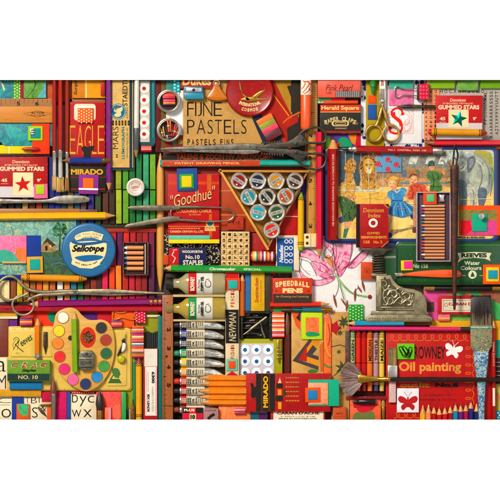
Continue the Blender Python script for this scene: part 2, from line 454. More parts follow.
def ruler_ticks(p, x0, x1, y, l, step, m='ink:#3a1c08', w=.3, vert=False, every=4):
    k = 0; x = x0
    while x < x1:
        ll = l*(1 if k % every == 0 else .62)
        if vert: p.rect(min(y, y+ll), x-w/2, max(y, y+ll), x+w/2, m)
        else: p.rect(x-w/2, min(y, y+ll), x+w/2, max(y, y+ll), m)
        x += step; k += 1
t = card('ruler', 'wide wooden ruler with stamped emblem lying above the red gummed stars box', 'ruler', -20, 98.6, 52.5, 122.6, 0, 9.5, 'wood:#cf8a38')
t.rect(-20, 98.9, 52.3, 106.5, 'wood:#a9743c')
q = t.p('scale_marking'); ruler_ticks(q, 1, 52, 99, 6.5, 4.6, every=4)
q.text('5', 16.5, 101.5, 20, 105.5, bold=.02); q.text('6', 35, 101.5, 38.8, 105.5, bold=.02)
q = t.p('emblem'); q.line([(23, 113.5), (31, 112.2), (37, 110.6), (43, 112.2), (51.5, 113.5), (43, 115.6), (37, 117.2), (31, 115.6)], .35, 'ink:#2a1405', closed=True)
q.text('ACTIDE', 31, 111.8, 44, 114, 'ink:#2a1405', bold=.02); q.text('TRADE MARK REG', 30, 114.6, 45, 116, 'ink:#2a1405')
# teal board and its trimmings
t = T('painted_board', 'teal mottled painted board with rounded corner below the wide ruler', 'painted board', 20, 134)
t.prism([(-6, 122), (52, 122), (52, 146), (5, 146), (2.5, 145), (1, 142), (-6, 142)], 0, 7, 'art:#0f8da6,#23a9ae,#0d7391,#5cc4c0:55')
card('card', 'flat vermilion card between teal painted board and red box of stars', 'card', 32, 123.5, 49.5, 154, 7.1, 8.3, 'paper:#e2471f')
t = nested('lime framed teal square holding a tiny metal clasp under the wide ruler', [(28, 126, 42.5, 140.5, 'paper:#a5cc2c'), (30.4, 128.2, 40.2, 138, 'paper:#168f96')], 8.4)
t = T('metal_clasp', 'tiny silver letter shaped clasp on the teal square', 'clasp', 32.5, 131.5, 10.3)
t.box(30.2, 128.6, 31.4, 134.6, 0, 1, 'metal:#d8d0c0', .3)
for k in range(3): t.box(31.3, 128.6+k*2.3, 34.6, 130+k*2.3, 0, 1, 'metal:#d8d0c0', .3)
t = card('paper_strip', 'yellow paper strip with a white crease under the teal board', 'paper strip', -5, 145, 32, 153.5, 0, 6.5, 'paper:#f0cf1c'); t.rect(8.4, 145, 9.2, 153.5, 'ink:#f7efc8')
card('ribbon', 'dark brown scalloped edging above the red gummed stars box', 'ribbon', -5, 153.5, 50, 157, 0, 6, 'card:#3a2216')
t = T('pastel_stick', 'short dark red oil pastel tapered at both ends on the vermilion card', 'pastel stick', 30.5, 149, 8.4)
t.rod([(21.5, .3), (23, 1.2), (26, 1.8), (36, 1.8), (38.5, 1.3), (39.8, .3)], 'wax:#b3161c', 149, 1.8)

def dennison(label, x0, y0, x1, y1, z1, fold, starcol, sx0, sy0, sx1, sy1, red='card:#b0161c'):
    t = card('gummed_stars_box', label, 'box', x0, y0, x1, y1, 0, z1, red)
    t.rect(x0+.3, fold, x1-.3, y1-.3, 'paper:#cfc6c8')
    q = t.p('lettering'); w = x1-x0; f = lambda a: x0+a*w
    q.text('Dennison', f(.30), y0+3, f(.64), y0+6.2, 'ink:#e8c8ac', bold=.02, shear=.1)
    q.text('EMBOSSED METALLIC', f(.15), y0+7.2, f(.8), y0+8.8, 'ink:#e8c8ac', bold=.01)
    q.text('GUMMED STARS', f(.05), y0+9.6, f(.93), y0+13.9, 'ink:#ecd2b6', bold=.045)
    q.text('45', f(.08), y0+21.5, f(.2), y0+25, 'ink:#e8c8ac', bold=.04); q.squig(f(.08), y0+26.4, f(.22), y0+27, 3, 'ink:#e8c8ac')
    q.text("9'", f(.79), y0+21.5, f(.87), y0+25, 'ink:#e8c8ac', bold=.04)
    q = t.p('label_square'); q.rect(sx0, sy0, sx1, sy1, 'paper:#efd9b4')
    cx, cy = (sx0+sx1)/2, (sy0+sy1)/2; r = (sx1-sx0)*.43
    if starcol.startswith('metal'):
        e = t.p('foil_star'); P = star(cx, cy+.5, r, r*.42, a0=12); zz = t.top
        vs = [(x, y, zz+.3) for x, y in P]+[(cx, cy+.5, zz+1.7)]; e.add(vs, [(i, (i+1) % 10, 10) for i in range(10)], starcol)
    else: t.p('printed_star').poly(star(cx, cy+.6, r, r*.4, a0=-6), starcol)
    return t
dennison('red and white box of gummed stars with a red star at the far left', -3, 157, 47.5, 197.6, 10, 186.5, 'ink:#c5161f', 12.8, 172.5, 33, 195)
nested('pink square with lime centre on the corner of the red star box', [(34, 184, 47.6, 198.5, 'paper:#ee6fa6'), (36, 184.8, 44.2, 194, 'paper:#aecb1d')], 10.2)

# three red handled brushes hanging down
def flat_brush(label, x, y0, yf, yb, y1, wh, wf, wb, z, col, bcol, fer='metal:#d5d0c6', group=None):
    t = T('paint_brush', label, 'paint brush', x, (y0+y1)/2, z, 0, group); r = wh/2
    t.p('handle').rod([(y0, r*.8), ((y0+yf)/2, r), (yf-6, r*.95), (yf+.5, r*.8)], 'gloss:'+col, x, r, 14, flip=True)
    f = t.p('ferrule'); f.rod([(yf, r*.85), (yf+1, r*1.02), (yf+1.6, r*.9), (yf+3, r*1.02), (yf+3.6, r*.92), ((yf+yb)/2, wf/2*.95), (yb, wf/2)], fer, x, r, 16, flip=True)
    b = t.p('bristles'); b.box(x-wb*.42, yb-1, x+wb*.42, y1-2.5, r*.5, r*1.4, 'wood:'+bcol[0]+':1', .5)
    tuft(b, yb-.6, x, wf*.85, y1, wb*.95, 0, wh, ['wood:'+c+':1' for c in bcol], 110, 1.6, flip=True)
    return t
G = 'red handled brushes hanging at the left'
flat_brush('left brush of the red handled three, its bristles beside the stars box', 54.4, 70, 151, 176, 190, 4.4, 4.6, 5, 9.6, '#a02018', ['#d8b27a', '#c79b62', '#e8cf9d'], group=G)
flat_brush('middle and widest bristled brush of the red handled three', 60.4, 70, 150, 178, 192, 4.8, 5.6, 8.2, 9.6, '#b0261a', ['#d9b67c', '#c89f66', '#ecd3a2'], group=G)
flat_brush('right brush of the red handled three, next to the eagle box', 67, 70, 152, 178, 191, 4.2, 3.6, 4.2, 9.6, '#9a2a18', ['#b99058', '#d0aa72', '#a87e48'], group=G)

# orange tin + box behind eagle box
t = card('box', 'ochre box with vertical black script and a white stripe at the top edge', 'box', 72, 77, 105, 98, 0, 9, 'card:#cf8420')
t.rect(84.5, 77, 105, 97.6, 'ink:#df9a20'); t.rect(85.6, 77, 86.4, 97.6, 'ink:#fff3d0'); t.p('lettering').text('Script', 73.6, 80, 78, 95, rot=90, shear=.3, bold=.02)
card('ledge', 'brown slatted wooden edge above the red eagle box', 'wood strip', 69, 98.3, 105, 103, 0, 6, 'wood:#a8642a')
card('eraser', 'small brick red eraser end beside the purple pencil at the top', 'eraser', 100.6, 82, 104.8, 95.5, 9.1, 11.5, 'card:#b03028')
t = card('eagle_pencil_box', 'red box with thin gold lettering and black eagle outline, orange dotted patch on it', 'box', 68, 102, 105, 158.5, 0, 10, 'card:#b5201f', r=3)
q = t.p('frame_label'); q.poly(rr(74, 103.8, 95.5, 120.5, 3), 'paper:#e8d9c4'); q.poly(rr(76.6, 106.3, 93, 118, 2), 'ink:#f6efe2')
q = t.p('lettering')
for ch, a, b in (('E', 69.6, 75.4), ('A', 76.6, 83.6), ('G', 84.6, 90.8), ('L', 92, 96.6), ('E', 97.8, 104)): q.text(ch, a, 125.5, b, 154, 'ink:#e3b24c', bold=-.022)
q = t.p('eagle_print'); q.poly([(81, 148), (84, 145.5), (87, 147), (90, 146), (94.5, 145.5), (93.6, 150), (91, 152), (90.5, 158), (84, 158), (83, 152)], 'ink:#2b2723')
t = card('dotted_patch', 'orange patch with white polka dots on the red eagle box', 'paper square', 77.6, 108, 93, 122.5, 10.3, 12.4, 'paper:#f06a10')
for i in range(6):
    for j in range(5): t.dot(79+i*2.5, 109.6+j*2.9+(1.4 if i % 2 else 0), .62, 'ink:#fff2dd', n=10)
pencil('stubby blue pencil with brown tips lying under the eagle lettering', 111, 160.6, 61, 160.6, 6, 10.2, '#1e3a96', lead='wax:#7a4a28', tip=9, bare='wood:#7b4d2c', ferrule='gloss:#6b4426', eraser='gloss:#6b4426')
t = card('pencil_box', 'black box with yellow block lettering and red pinstripes under the blue pencil', 'box', 70, 163, 105.5, 192, 0, 9, 'card:#282523')
t.p('lettering').text('MIRADO', 70.8, 169, 103, 174.6, 'ink:#e3ac1a', bold=.04)
t.rect(70.3, 188.6, 105.2, 189.6, 'ink:#a8241f'); t.rect(70.3, 164.6, 105.2, 165.3, 'ink:#a8241f'); t.rect(70.3, 177, 105.2, 177.5, 'ink:#a8241f')
t = nested('purple square with orange centre and a white band on the black pencil box', [(78.6, 174.4, 98.4, 194, 'paper:#8d3a9c'), (83, 178.2, 93.4, 188.6, 'paper:#f4721a')], 9.3)
t.p('white_band').rect(78.8, 188.2, 98.2, 190, 'paper:#fdeef8', z=2.0)
pencil('long violet pencil pointing down between the eagle box and cream pencil box', 108.6, 70, 109, 192, 5, 9.2, '#7a2a86', lead='wax:#8a3a96', tip=9)
# cream artist pencil box
t = card('artist_pencil_box', 'cream box with blue head emblem and sideways lettering at the top left', 'box', 111, 77, 134, 170, 0, 10, 'card:#d9b473')
t.rect(129.4, 77, 133.7, 169.8, 'ink:#1c3a52'); t.rect(132.2, 77, 132.7, 169.8, 'ink:#dfc48a'); t.rect(111.2, 167.4, 133.8, 169.8, 'ink:#1c3a52')
t.rect(111.2, 77, 112, 169.8, 'ink:#3a3020')
q = t.p('lettering'); q.text('STAEDTLER', 122.4, 70, 127.4, 106, 'ink:#1d1a16', rot=90, bold=.015)
q.text('MARS', 112.6, 126.6, 118.4, 149, rot=90, bold=-.005); q.text('LUMOGRAPH', 121.6, 127, 124.6, 159, 'ink:#117a86', rot=90, bold=.04)
q.text('DRAWING PENCIL No 100', 126.4, 128, 128, 158, rot=90); q.text('H', 115.6, 154.5, 118, 157.5, bold=.04, rot=90); q.text('ACHTUNG', 126.2, 107, 128, 118.5, rot=90)
q = t.p('head_emblem'); q.dot(118.2, 111.4, 8, 'ink:#0e6f93'); q.ring(118.2, 111.4, 7, .4, 'ink:#cfe6e6')
q.blob([(115, 107), (118.5, 105), (122, 106.5), (122.4, 110), (120.8, 112), (121, 115.5), (117, 117), (114, 115), (116.4, 112.6), (114, 111)], 'ink:#e3cfa4')
q.blob([(114.6, 107.6), (117, 105.4), (121.8, 106.2), (120.4, 107.6), (117, 108.6), (115.6, 110.4)], 'ink:#4b6f7c')
for k in range(6): t.rect(112.2+k*3.1, 120.4, 113.9+k*3.1, 125.4, 'ink:#3a2a1c')
t.rect(112.2, 122.6, 129.2, 123.1, 'ink:#a97f3a')
pencil('white enamel pencil with graphite grey point beside the cream pencil box', 137, 70, 136.2, 160, 5, 9, '#d9d5cc', lead='plastic:#2c2a28', tip=10, hexa=False, bare='wood:#a57b4c').p('grey_collar').rod([(149.6, 2.55), (150, 2.7), (171, 2.7), (171.6, 2.5)], 'gloss:#55565a', 115, 2.5, 16)
# ================================================================= top middle
t = T('sticker_tin', 'teal rounded tin with a clear strip of five white circles with red dots', 'tin', 147, 110)
t.rbox(138, 70, 155.5, 147, 0, 9, 'gloss:#0d5f6c', 5, 1.2); t.top = 9
t.p('tin_band').box(152.4, 72, 153.6, 138, 9, 9.6, 'gloss:#2b9aa2', .2)
q = t.p('sticker_sheet'); q.box(139.8, 80.5, 149.6, 142, 9, 9.7, 'paper:#cfc3bb', .2)
for k in range(5):
    e = q.p('sticker'); y = 88.4+k*11.4; e.cyl(144.6, y, 5, 9.7, 10.1, 'paper:#f1e8e0', .1); e.top = 10.1; e.dot(144, y, 2, 'ink:#d0241f')
card('board', 'dark maroon board edge between the teal tin and the round metal tins', 'board', 155.5, 70, 161, 152, 0, 7, 'card:#6a1a18')
card('board', 'olive brown board edge running down behind the round metal tins', 'board', 161, 70, 166, 152, 0, 6.5, 'card:#6f5a24')
card('eraser', 'dark striped little eraser of pink and cream under the teal tin', 'eraser', 141, 145.5, 151.5, 151.5, 9.3, 12, 'paper:#b9284c')
t = NODES[-1]; t.rect(141.2, 146.6, 151.3, 147.8, 'ink:#f08d7a'); t.rect(141.2, 148.6, 151.3, 149.6, 'ink:#e9b8a0')
# white sheet and tape behind tins
card('sheet', 'white sheet behind the two round metal tins', 'paper', 166, 90, 186.5, 138, 0, 7, 'paper:#eef0ee')
t = card('paper_strip', 'maroon strip with green dots left of the kraft pastels lid', 'paper strip', 164, 135, 186, 153, 0, 7.5, 'card:#8d2a20'); t.dot(174.5, 143, 2.4, 'ink:#5c7a58'); t.dot(180.5, 141.6, 2.4, 'ink:#8c8c3a'); t.dot(180.5, 149, 2.4, 'ink:#4d6a4a')
card('paper_strip', 'teal speckled strip above the upper round tin', 'paper strip', 166, 77, 172.6, 92, 0, 8, 'art:#1d6a70,#2a8a86,#164f5a:90')
t = card('washi_tape', 'turquoise strip with white dots above the upper round tin', 'tape strip', 172.6, 77, 180.2, 92, 0, 8.4, 'paper:#2ba3b8')
for i in range(2):
    for j in range(4): t.dot(174.6+i*3.6, 81+j*3.4+(1.6 if i else 0), .8, 'ink:#e4f4f2', n=10)
def round_tin(label, cx, cy, r):
    t = T('round_tin', label, 'tin', cx, cy, 7.1)
    t.lathe(cx, cy, [(0, 0), (r-.6, 0), (r, .6), (r, 6.6), (r-.3, 7.2), (r-.9, 7.4), (r-1.3, 7.0), (r-1.9, 6.7), (r-2.3, 7), (r-2.7, 6.6), (r-2.9, 1), (0, 1)], 'metal:#d9d2c6', 48)
    t.p('lining').dot(cx, cy, r-2.9, 'plastic:#2a1218', z=1.1, n=40); return t
round_tin('round silver tin without its lid holding two striped pastel cakes', 168.6, 101.2, 11.6)
round_tin('round silver tin without its lid holding tiny coloured clothes pegs', 168.8, 130, 12)
for (y0, cs, lb) in ((92.8, ['#d9345c', '#f0602a', '#e2284a', '#b21a4c'], 'upper striped pastel cake of magenta and orange in the round tin'), (99.4, ['#e85a6c', '#d4283c', '#f2992c', '#5c1636'], 'lower striped pastel cake of pink, red and orange in the round tin')):
    t = T('pastel_cake', lb, 'pastel', 169, y0+2.8, 8.2)
    for i, c in enumerate(cs): t.p('colour_band').box(162.6+(y0 > 95)*.6, y0+i*1.45, 175.2, y0+(i+1)*1.45, 0, 4-(i % 2)*.1, 'wax:'+c, .25)
def peg(label, x, y, rot, col, z=8.3, l=14):
    t = T('clothes_peg', label, 'peg', x, y, z, rot); h = l/2
    for s in (-1, 1):
        t.p('jaw').prism([(x+s*.3, y+h), (x+s*1.6, y+h-1), (x+s*1.9, y-1), (x+s*2.4, y-h), (x+s*1.3, y-h), (x+s*.35, y-2)], 0, 2.4, 'wood:'+col+':1', .3)
    t.p('spring').box(x-2.1, y+.6, x+2.1, y+2, .4, 3, 'metal:#c9b89a', .4)
peg('tiny yellow peg at the left of the lower round tin', 162.6, 131.5, -14, '#c99a38', 8.2, 11)
peg('tiny orange peg standing across the rim of the lower round tin', 169.2, 124.8, -4, '#e8702a', 11.4, 15)
peg('tiny scarlet peg right of the orange one in the lower round tin', 173, 130, 8, '#d12c22', 8.2, 13)
peg('tiny crimson peg at the right edge of the lower round tin', 176.6, 131, 24, '#a5182c', 8.6, 10)
peg('tiny plum peg lying at the bottom of the lower round tin', 168.6, 136.8, 80, '#5d2040', 8.1, 8)

# kraft lid "pastels"
t = card('pastels_box_lid', 'large kraft brown lid with thin art deco lettering and red and black bands', 'box lid', 183, 70, 306, 152, 0, 8.5, 'card:#c49a5e', r=1)
t.poly([(258, 72), (268, 72), (300, 119), (293, 133), (284, 148), (262, 138), (252, 118)], 'ink:#ad2a1d')
t.poly([(270, 72), (289, 72), (294, 98), (292, 116)], 'ink:#b0852e')
t.poly([(291, 74), (305.5, 74), (305.5, 151), (288, 151), (287, 128), (298, 122), (299, 114), (291, 112)], 'ink:#332c25')
t.poly([(287, 86), (296, 84), (302, 90), (304, 112), (292, 118), (292, 100)], 'ink:#332c25')
t.line([(263, 80), (289, 116)], .9, 'ink:#d8a13a'); t.line([(266, 80), (292, 116)], .7, 'ink:#7c1a14'); t.line([(283, 123), (287.5, 118.5), (300, 112)], (1.1, 1.8), 'ink:#d96a2a')
t.poly([(252, 118), (258, 112), (262, 114), (270, 150), (266, 150)], 'ink:#23304a'); t.poly([(276, 126), (281, 134), (286, 150), (275, 150)], 'ink:#2e3b58'); t.poly([(281, 138), (284, 136), (288, 146), (285, 149)], 'ink:#c8372a')
q = t.p('lettering')
def word(q, s, x0, y0, x1, y1, m, bold, gaps=None, wd=None):
    wd = wd or {}; tot = sum(wd.get(c, 1) for c in s); g = (x1-x0)*.035; u = ((x1-x0)-g*(len(s)-1))/tot; x = x0
    for c in s:
        w = u*wd.get(c, 1)
        if c != ' ': q.text(c, x, y0, x+w, y1, m, bold=bold)
        x += w+g
word(q, 'FIJNE', 187, 102, 222, 116, 'ink:#1a140e', -.012, wd={'I': .16, 'J': .5, 'N': 1.1, 'F': .8})
word(q, 'PASTELS', 187, 119.6, 246.5, 133.8, 'ink:#1a140e', -.012, wd={'A': 1.15, 'L': .75, 'S': .7, 'T': .9})
word(q, 'PASTELS FINS', 187.4, 139, 233.5, 145, 'ink:#1a140e', .02, wd={'I': .2, ' ': .5})
t = card('label_card', 'red card with cream lettering cut off at the top edge of the kraft lid', 'card', 180.6, 77, 213, 88.5, 8.6, 11, 'card:#a83424')
t.p('lettering').text('Dukes', 182.5, 75, 211, 85.4, 'ink:#e8c48e', bold=.03)
t = T('sharpener', 'blue wedge pencil sharpener with silver blade under the red label card', 'sharpener', 194, 92.6, 8.6)
t.box(184, 86.6, 203, 98, 0, 6, 'plastic:#14739b', .8); t.prism([(184, 93), (190, 92.4), (203.4, 93.4), (204, 99), (184.4, 99.4)], 5.5, 7, 'plastic:#1f8ab0', .8)
e = t.p('blade'); e.box(186.4, 88, 201.6, 92, 6, 6.8, 'metal:#e9ecef', .15); e.p('screw').cyl(193.6, 90, 1.6, 6.8, 7.6, 'metal:#4a4a52', .4, 16)
t = T('metal_tag', 'amber bell shaped weight with silver ring hanging at the top edge of the kraft lid', 'weight', 217, 92, 8.6)
t.prism(spl([(214.5, 82), (218.6, 82), (221, 89), (227.4, 97.5), (226, 100), (216, 101), (207.6, 99), (207, 96), (212, 89)], 4, True), 0, 6, 'gloss:#c9781c', 2.2)
t.p('ring').tube([(q_[0], q_[1], 6.2) for q_ in circ(216.4, 83.2, 3.2, 2.8, 20)], .55, 'metal:#d8d4cc', 6, True)
# red round tin lid with swallow
t = T('round_red_tin', 'round glossy red tin with a gold swallow at the top of the kraft lid', 'tin', 249.8, 92, 0)
t.lathe(249.8, 92.5, [(0, 0), (23.6, 0), (24, .5), (24, 12), (23.3, 13.3), (22.4, 13.9), (21.4, 13.6), (20.8, 13.3), (0, 13.4)], 'gloss:#a30f16', 72); t.top = 13.4
scratches(t, disc_at(249.8, 96, 18), 50, 'ink:#7a0c10', 3); scratches(t, disc_at(249.8, 96, 19), 26, 'ink:#d06a5c', 4)
q = t.p('swallow_emblem')
g = 'metal:#d9b45a'
for P in ([(239, 80), (240, 88), (243, 94), (248, 97.5), (251, 100.4), (247, 100.6), (242.5, 95)], [(240.4, 99.4), (245, 97.4), (252, 97), (258, 98.2), (268, 98.8), (268.5, 99.6), (258, 100.8), (250, 101.8), (243, 100.6)],
          [(252, 97), (256, 94), (260, 91.4), (266, 89.6), (262, 93.4), (258, 97), (255, 99)]): q.prism(P, 13.3, 14.1, g, .3)
q = t.p('lettering'); q.arc('INTERNATIONAL', 249.8, 84, 21, 208, 152, 3, 2, 'ink:#e6c79a', .05); q.arc('COSMOS', 249.8, 84.5, 25.5, 196, 164, 3, 2.2, 'ink:#e6c79a', .05)
# striped eraser on the lid
t = T('striped_eraser', 'tilted eraser striped orange, lime and pink on the kraft lid', 'eraser', 269, 127, 8.6, -29)
for i, (c, a, b) in enumerate((('#e87c1c', 115.6, 121), ('#8fa02a', 121, 126.2), ('#e8476c', 126.2, 131.6), ('#641420', 131.6, 139.6))):
    t.p('colour_band').box(260.5, a, 277.5, b, 0, 6-.12*i, 'wax:'+c, .4)
t = card('card', 'narrow navy and maroon card below the big antique shears', 'card', 240, 137, 300, 152.4, 0, 8.2, 'card:#28222a')
# marker
t = T('marker_pen', 'fat orange marker standing out beside the vertical ruler, white patterned cap', 'marker', 306, 104, 8.6)
t.p('barrel').rod([(94, 5.1), (94.5, 5.4), (126, 5.4), (128.6, 5.1), (129.6, 4.2), (129.8, 0)], 'plastic:#ef6022', 306, 5.4, 24, flip=True)
c = t.p('cap'); c.rod([(80.2, 5.3), (94, 5.5), (95, 5.4)], 'plastic:#efe2d2', 306, 5.4, 24, flip=True)
for P in ([(303, 81), (305, 83), (303.6, 87), (301.8, 89)], [(307, 81), (309, 84), (306, 89), (302.6, 93)], [(311, 82), (310.6, 86), (308, 91.5), (304, 94)], [(303, 81.4), (308, 82.4), (311, 85)], [(308.6, 88.6), (310.8, 91)]):
    for k in range(len(P)-1):
        pass
    Q = spl(P, 4); c.tube([(x, y, 5.4+math.sqrt(max(.2, 5.5**2-(x-306)**2))) for x, y in Q], .42, 'ink:#d9521f', 4)
# vertical ruler
t = card('ruler', 'upright yellow wooden ruler behind the shear handles, left of the magenta pencil', 'ruler', 306.6, 70, 317.5, 240, 0, 9, 'wood:#c08c3c:1')
q = t.p('scale_marking'); ruler_ticks(q, 82, 239, 317.2, -4.5, 1.9, vert=True, every=8); q.rect(306.9, 80, 308.2, 239.6, 'ink:#8f5f22')
for k in range(7): q.text(str(9-k), 308.8, 88+k*22.6, 312, 92.6+k*22.6, bold=.02, rot=-90)
# shears 1
def spread(pts, n=5): return spl(pts, n)
t = T('antique_shears', 'large antique grey shears with serrated ornate shank pointing left across the top', 'scissors', 250, 148, 15.7)
OM = 'oldmetal:#8d867c'
b = t.p('blade'); b.prism([(160, 149.2), (166, 147.4), (200, 145.6), (247, 143.2), (262, 144.5), (268, 147), (262, 149.8), (246, 150.2), (200, 150.6), (168, 150.9), (161, 150.6)], 0, 3, OM, 1.2)
b.p('lower_edge').prism([(164, 150.6), (200, 150.2), (247, 149.8), (262, 150.2), (258, 153.4), (246, 154.4), (210, 152.9), (170, 151.7)], .2, 2.2, 'oldmetal:#aaa39a', .8)
HM = 'oldmetal:#5d564f'
for s in (-1, 1):
    h = t.p('handle'); yc = 148.5
    P = [(262, yc-s*.5), (276, yc+s*5.2), (286, yc+s*7.4), (292, yc+s*10.5), (298, yc+s*16.5)]
    h.prism([(256, yc+s*1), (272, yc+s*5.6), (286, yc+s*6), (293, yc+s*9.5), (300, yc+s*15), (304, yc+s*11.5), (307, yc+s*6.6), (311, yc+s*5), (306, yc+s*3.6), (297, yc+s*1), (284, yc+s*.2), (258, yc-s*.6)], .6, 3.8, HM, .8)
    for k in range(9): h.box(261+k*2.6, yc+s*4.4+k*s*.15, 262.6+k*2.6, yc+s*(6.2+k*.2), .8, 3.4, HM, .3) if s > 0 else h.box(261+k*2.6, yc-6.2-k*.2, 262.6+k*2.6, yc-4.4-k*.15, .8, 3.4, HM, .3)
    lp = spl([(303, yc+s*5.2), (311, yc+s*5.4), (321, yc+s*5.4), (325.6, yc+s*8), (325.4, yc+s*14), (322, yc+s*19), (314.5, yc+s*21), (305, yc+s*18.5), (299, yc+s*13.5)], 5)
    h.p('finger_loop').tube([(x, y, 2.2) for x, y in lp]+[(300, yc+s*9, 2.2)], 1.15, HM, 8)
    for (x, y, r) in ((296.6, yc+s*4.4, 2.1), (303, yc+s*9, 1.2)): h.p('pierced_hole').cyl(x, y, r, 3.6, 3.95, 'plastic:#14100e', .1, 18)
t.p('pivot').cyl(290, 148.5, 1.3, 3.8, 4.6, 'metal:#8a3020', .4, 16)
for x, y in ((250, 147), (256.4, 147.4)): t.p('stamped_mark').cyl(x, y, .8, 3, 3.1, 'oldmetal:#4a443e', .05, 12)
# strips below shears
t = card('box', 'dark box with worn orange lettering between the shears and the turquoise pencil', 'box', 163, 152.6, 305, 160, 0, 7.6, 'card:#3a2820')
t.p('lettering').text('TALENS & ZOON NV APELDOORN', 176, 154, 273, 159.4, 'ink:#b5481f', bold=.03)
t = pencil('long turquoise pencil with an orange printed section under the shears', 310, 163, 160, 163.4, 6, 7.8, '#22aba6', tip=0)
t.p('printed_sleeve').box(t.x-25, t.y-2.9, t.x+73, t.y+2.9, .5, 6.4, 'card:#c2481f', .6); t.top = 6.4
t.p('lettering').text('PATENT DRAWING PENCIL', t.x-5, t.y-1, t.x+60, t.y+1.1, 'ink:#e3b98a', rot=180, bold=.02)
# magenta pencil
pencil('long magenta pencil pointing down at the lily drawing, right of the upright ruler', 319.4, 132, 319.4, 259, 6.2, 9.2, '#d3274c', lead='wax:#c9305c', tip=10)
# pink eraser box etc
t = card('eraser', 'coral pink eraser with black script and a checked grey patch at the top', 'eraser', 317.8, 77, 360.6, 97.5, 0, 13.5, 'wax:#e4604e')
q = t.p('lettering'); q.text('Pink Pearl', 325.6, 84.8, 353, 91, 'ink:#2c1814', shear=.35); q.text('100', 326, 91.6, 331.4, 94, 'ink:#2c1814')
q = t.p('checked_patch'); q.rect(335.4, 91, 360.2, 97.2, 'ink:#4c4a4a')
for i in range(12):
    for j in range(3):
        if 1: q.rect(336+i*2, 91.5+j*1.9, 337.3+i*2, 92.9+j*1.9, 'ink:#a7a3a0')
card('card', 'strip of light green and coral stock under the coral eraser', 'card', 317.8, 97.4, 345, 101.2, 0, 9, 'paper:#4fa86a')
NODES[-1].rect(331, 97.4, 345, 101, 'ink:#cf3b45')
pencil('thin orange pencil with silver end squeezed above the brown paper clip box', 318, 102.4, 358, 102.2, 4, 7, '#d2502a', tip=0, ferrule='metal:#d9d3c8', hexa=False)
t = card('paper_clip_box', 'dark grey paper clip box with orange lid strip and oval clip emblem', 'box', 320, 104.6, 361, 133.4, 0, 11, 'card:#33302c')
t.rect(320.3, 104.8, 360.7, 112, 'ink:#c6431c'); t.rect(320.3, 111.6, 360.7, 112.4, 'ink:#d9a55a'); t.rect(320.3, 130.8, 360.7, 133, 'ink:#9a2c1a')
q = t.p('lettering'); q.text('Herald Square', 321.4, 105.6, 359, 111, 'ink:#eec893', bold=.03); q.arc('PAPER CLIPS', 340.4, 150, 31.5, -27, 27, 3.6, 2.5, 'ink:#d8c08c', .04)
q.text('100', 324.4, 122.4, 328.4, 124.4, 'ink:#c8a878', bold=.02); q.text('No.2', 352.6, 122.4, 357.6, 124.4, 'ink:#c8a878', bold=.02); q.text('ORDINARY', 335, 127.6, 347, 129, 'ink:#c8a878', bold=.02)
q = t.p('clip_emblem'); q.poly(rr(331.6, 120.6, 349, 126.2, 2.7), 'ink:#d8c08c'); q.poly(rr(333.4, 121.6, 347.4, 125.2, 1.7), 'ink:#3a342c'); q.line(rr(335.4, 122.4, 345.6, 124.4, .9), .5, 'ink:#d8c08c', closed=True)
t = card('painted_card', 'abstract card of purple, green and orange shapes under the paper clip box', 'painted card', 322, 133.4, 361, 150, 0, 6, 'paper:#5a3f9c')
t.poly([(322, 134), (330, 136), (334, 148), (322, 150)], 'ink:#5c8a2a'); t.blob([(338, 141), (342, 137), (348, 138.5), (352, 145), (347, 149), (339, 148)], 'ink:#1a9a72'); t.poly([(348, 134.5), (357, 134), (357, 146), (352, 143)], 'ink:#e08a2c'); t.poly([(357, 133.8), (360.8, 133.8), (360.8, 149), (355, 147)], 'ink:#c8203a'); t.poly([(334, 144), (340, 142), (342, 150), (334, 150)], 'ink:#e05a2a')
# ================================================================= top right
t = card('printed_sheet', 'white sheet with dark blue brushed pattern behind the gold embroidery scissors', 'printed paper', 361, 70, 425, 149, 0, 6, 'paper:#dfdfe2')
random.seed(3)
for i in range(46):
    x, y = random.choice([(random.uniform(361.5, 366), random.uniform(80, 147)), (random.uniform(384, 424), random.uniform(143, 148)), (random.uniform(384, 392), random.uniform(80, 106)), (random.uniform(416, 424), random.uniform(80, 147))])
    r = random.uniform(.8, 2.2); t.blob([(min(424.6, max(361.2, x+r*random.uniform(.5, 1.3)*math.cos(a))), min(148.5, y+r*1.3*random.uniform(.5, 1.3)*math.sin(a))) for a in (0, 1.1, 2.2, 3.3, 4.4, 5.4)], 'ink:#1f2f6e', k=3)
card('paper_strip', 'mustard yellow paper strip behind the left scissor loop', 'paper strip', 366, 77, 384.5, 146, 6.1, 7, 'paper:#b39a1f')
t = T('crayon', 'short green crayon point facing down on the mustard strip', 'crayon', 373, 90, 7.2)
t.rod([(79, 2.9), (86.6, 3.1), (87.2, 2.2), (93, 1.5), (94.6, .6)], 'wax:#178a3a', 373, 3, 20, flip=True); t.p('wrapper').rod([(74, 3.2), (84, 3.2)], 'paper:#2c8f3c', 373, 3, 20, flip=True)
card('paper_square', 'small orange square on the mustard strip above the blue one', 'paper square', 368.4, 95.2, 376.2, 103, 7.1, 8, 'paper:#f05a1c')
card('paper_square', 'royal blue rectangle on the mustard strip beside the scissor shank', 'paper square', 368, 104.4, 376.4, 119.2, 7.1, 8.4, 'paper:#2a5cae')
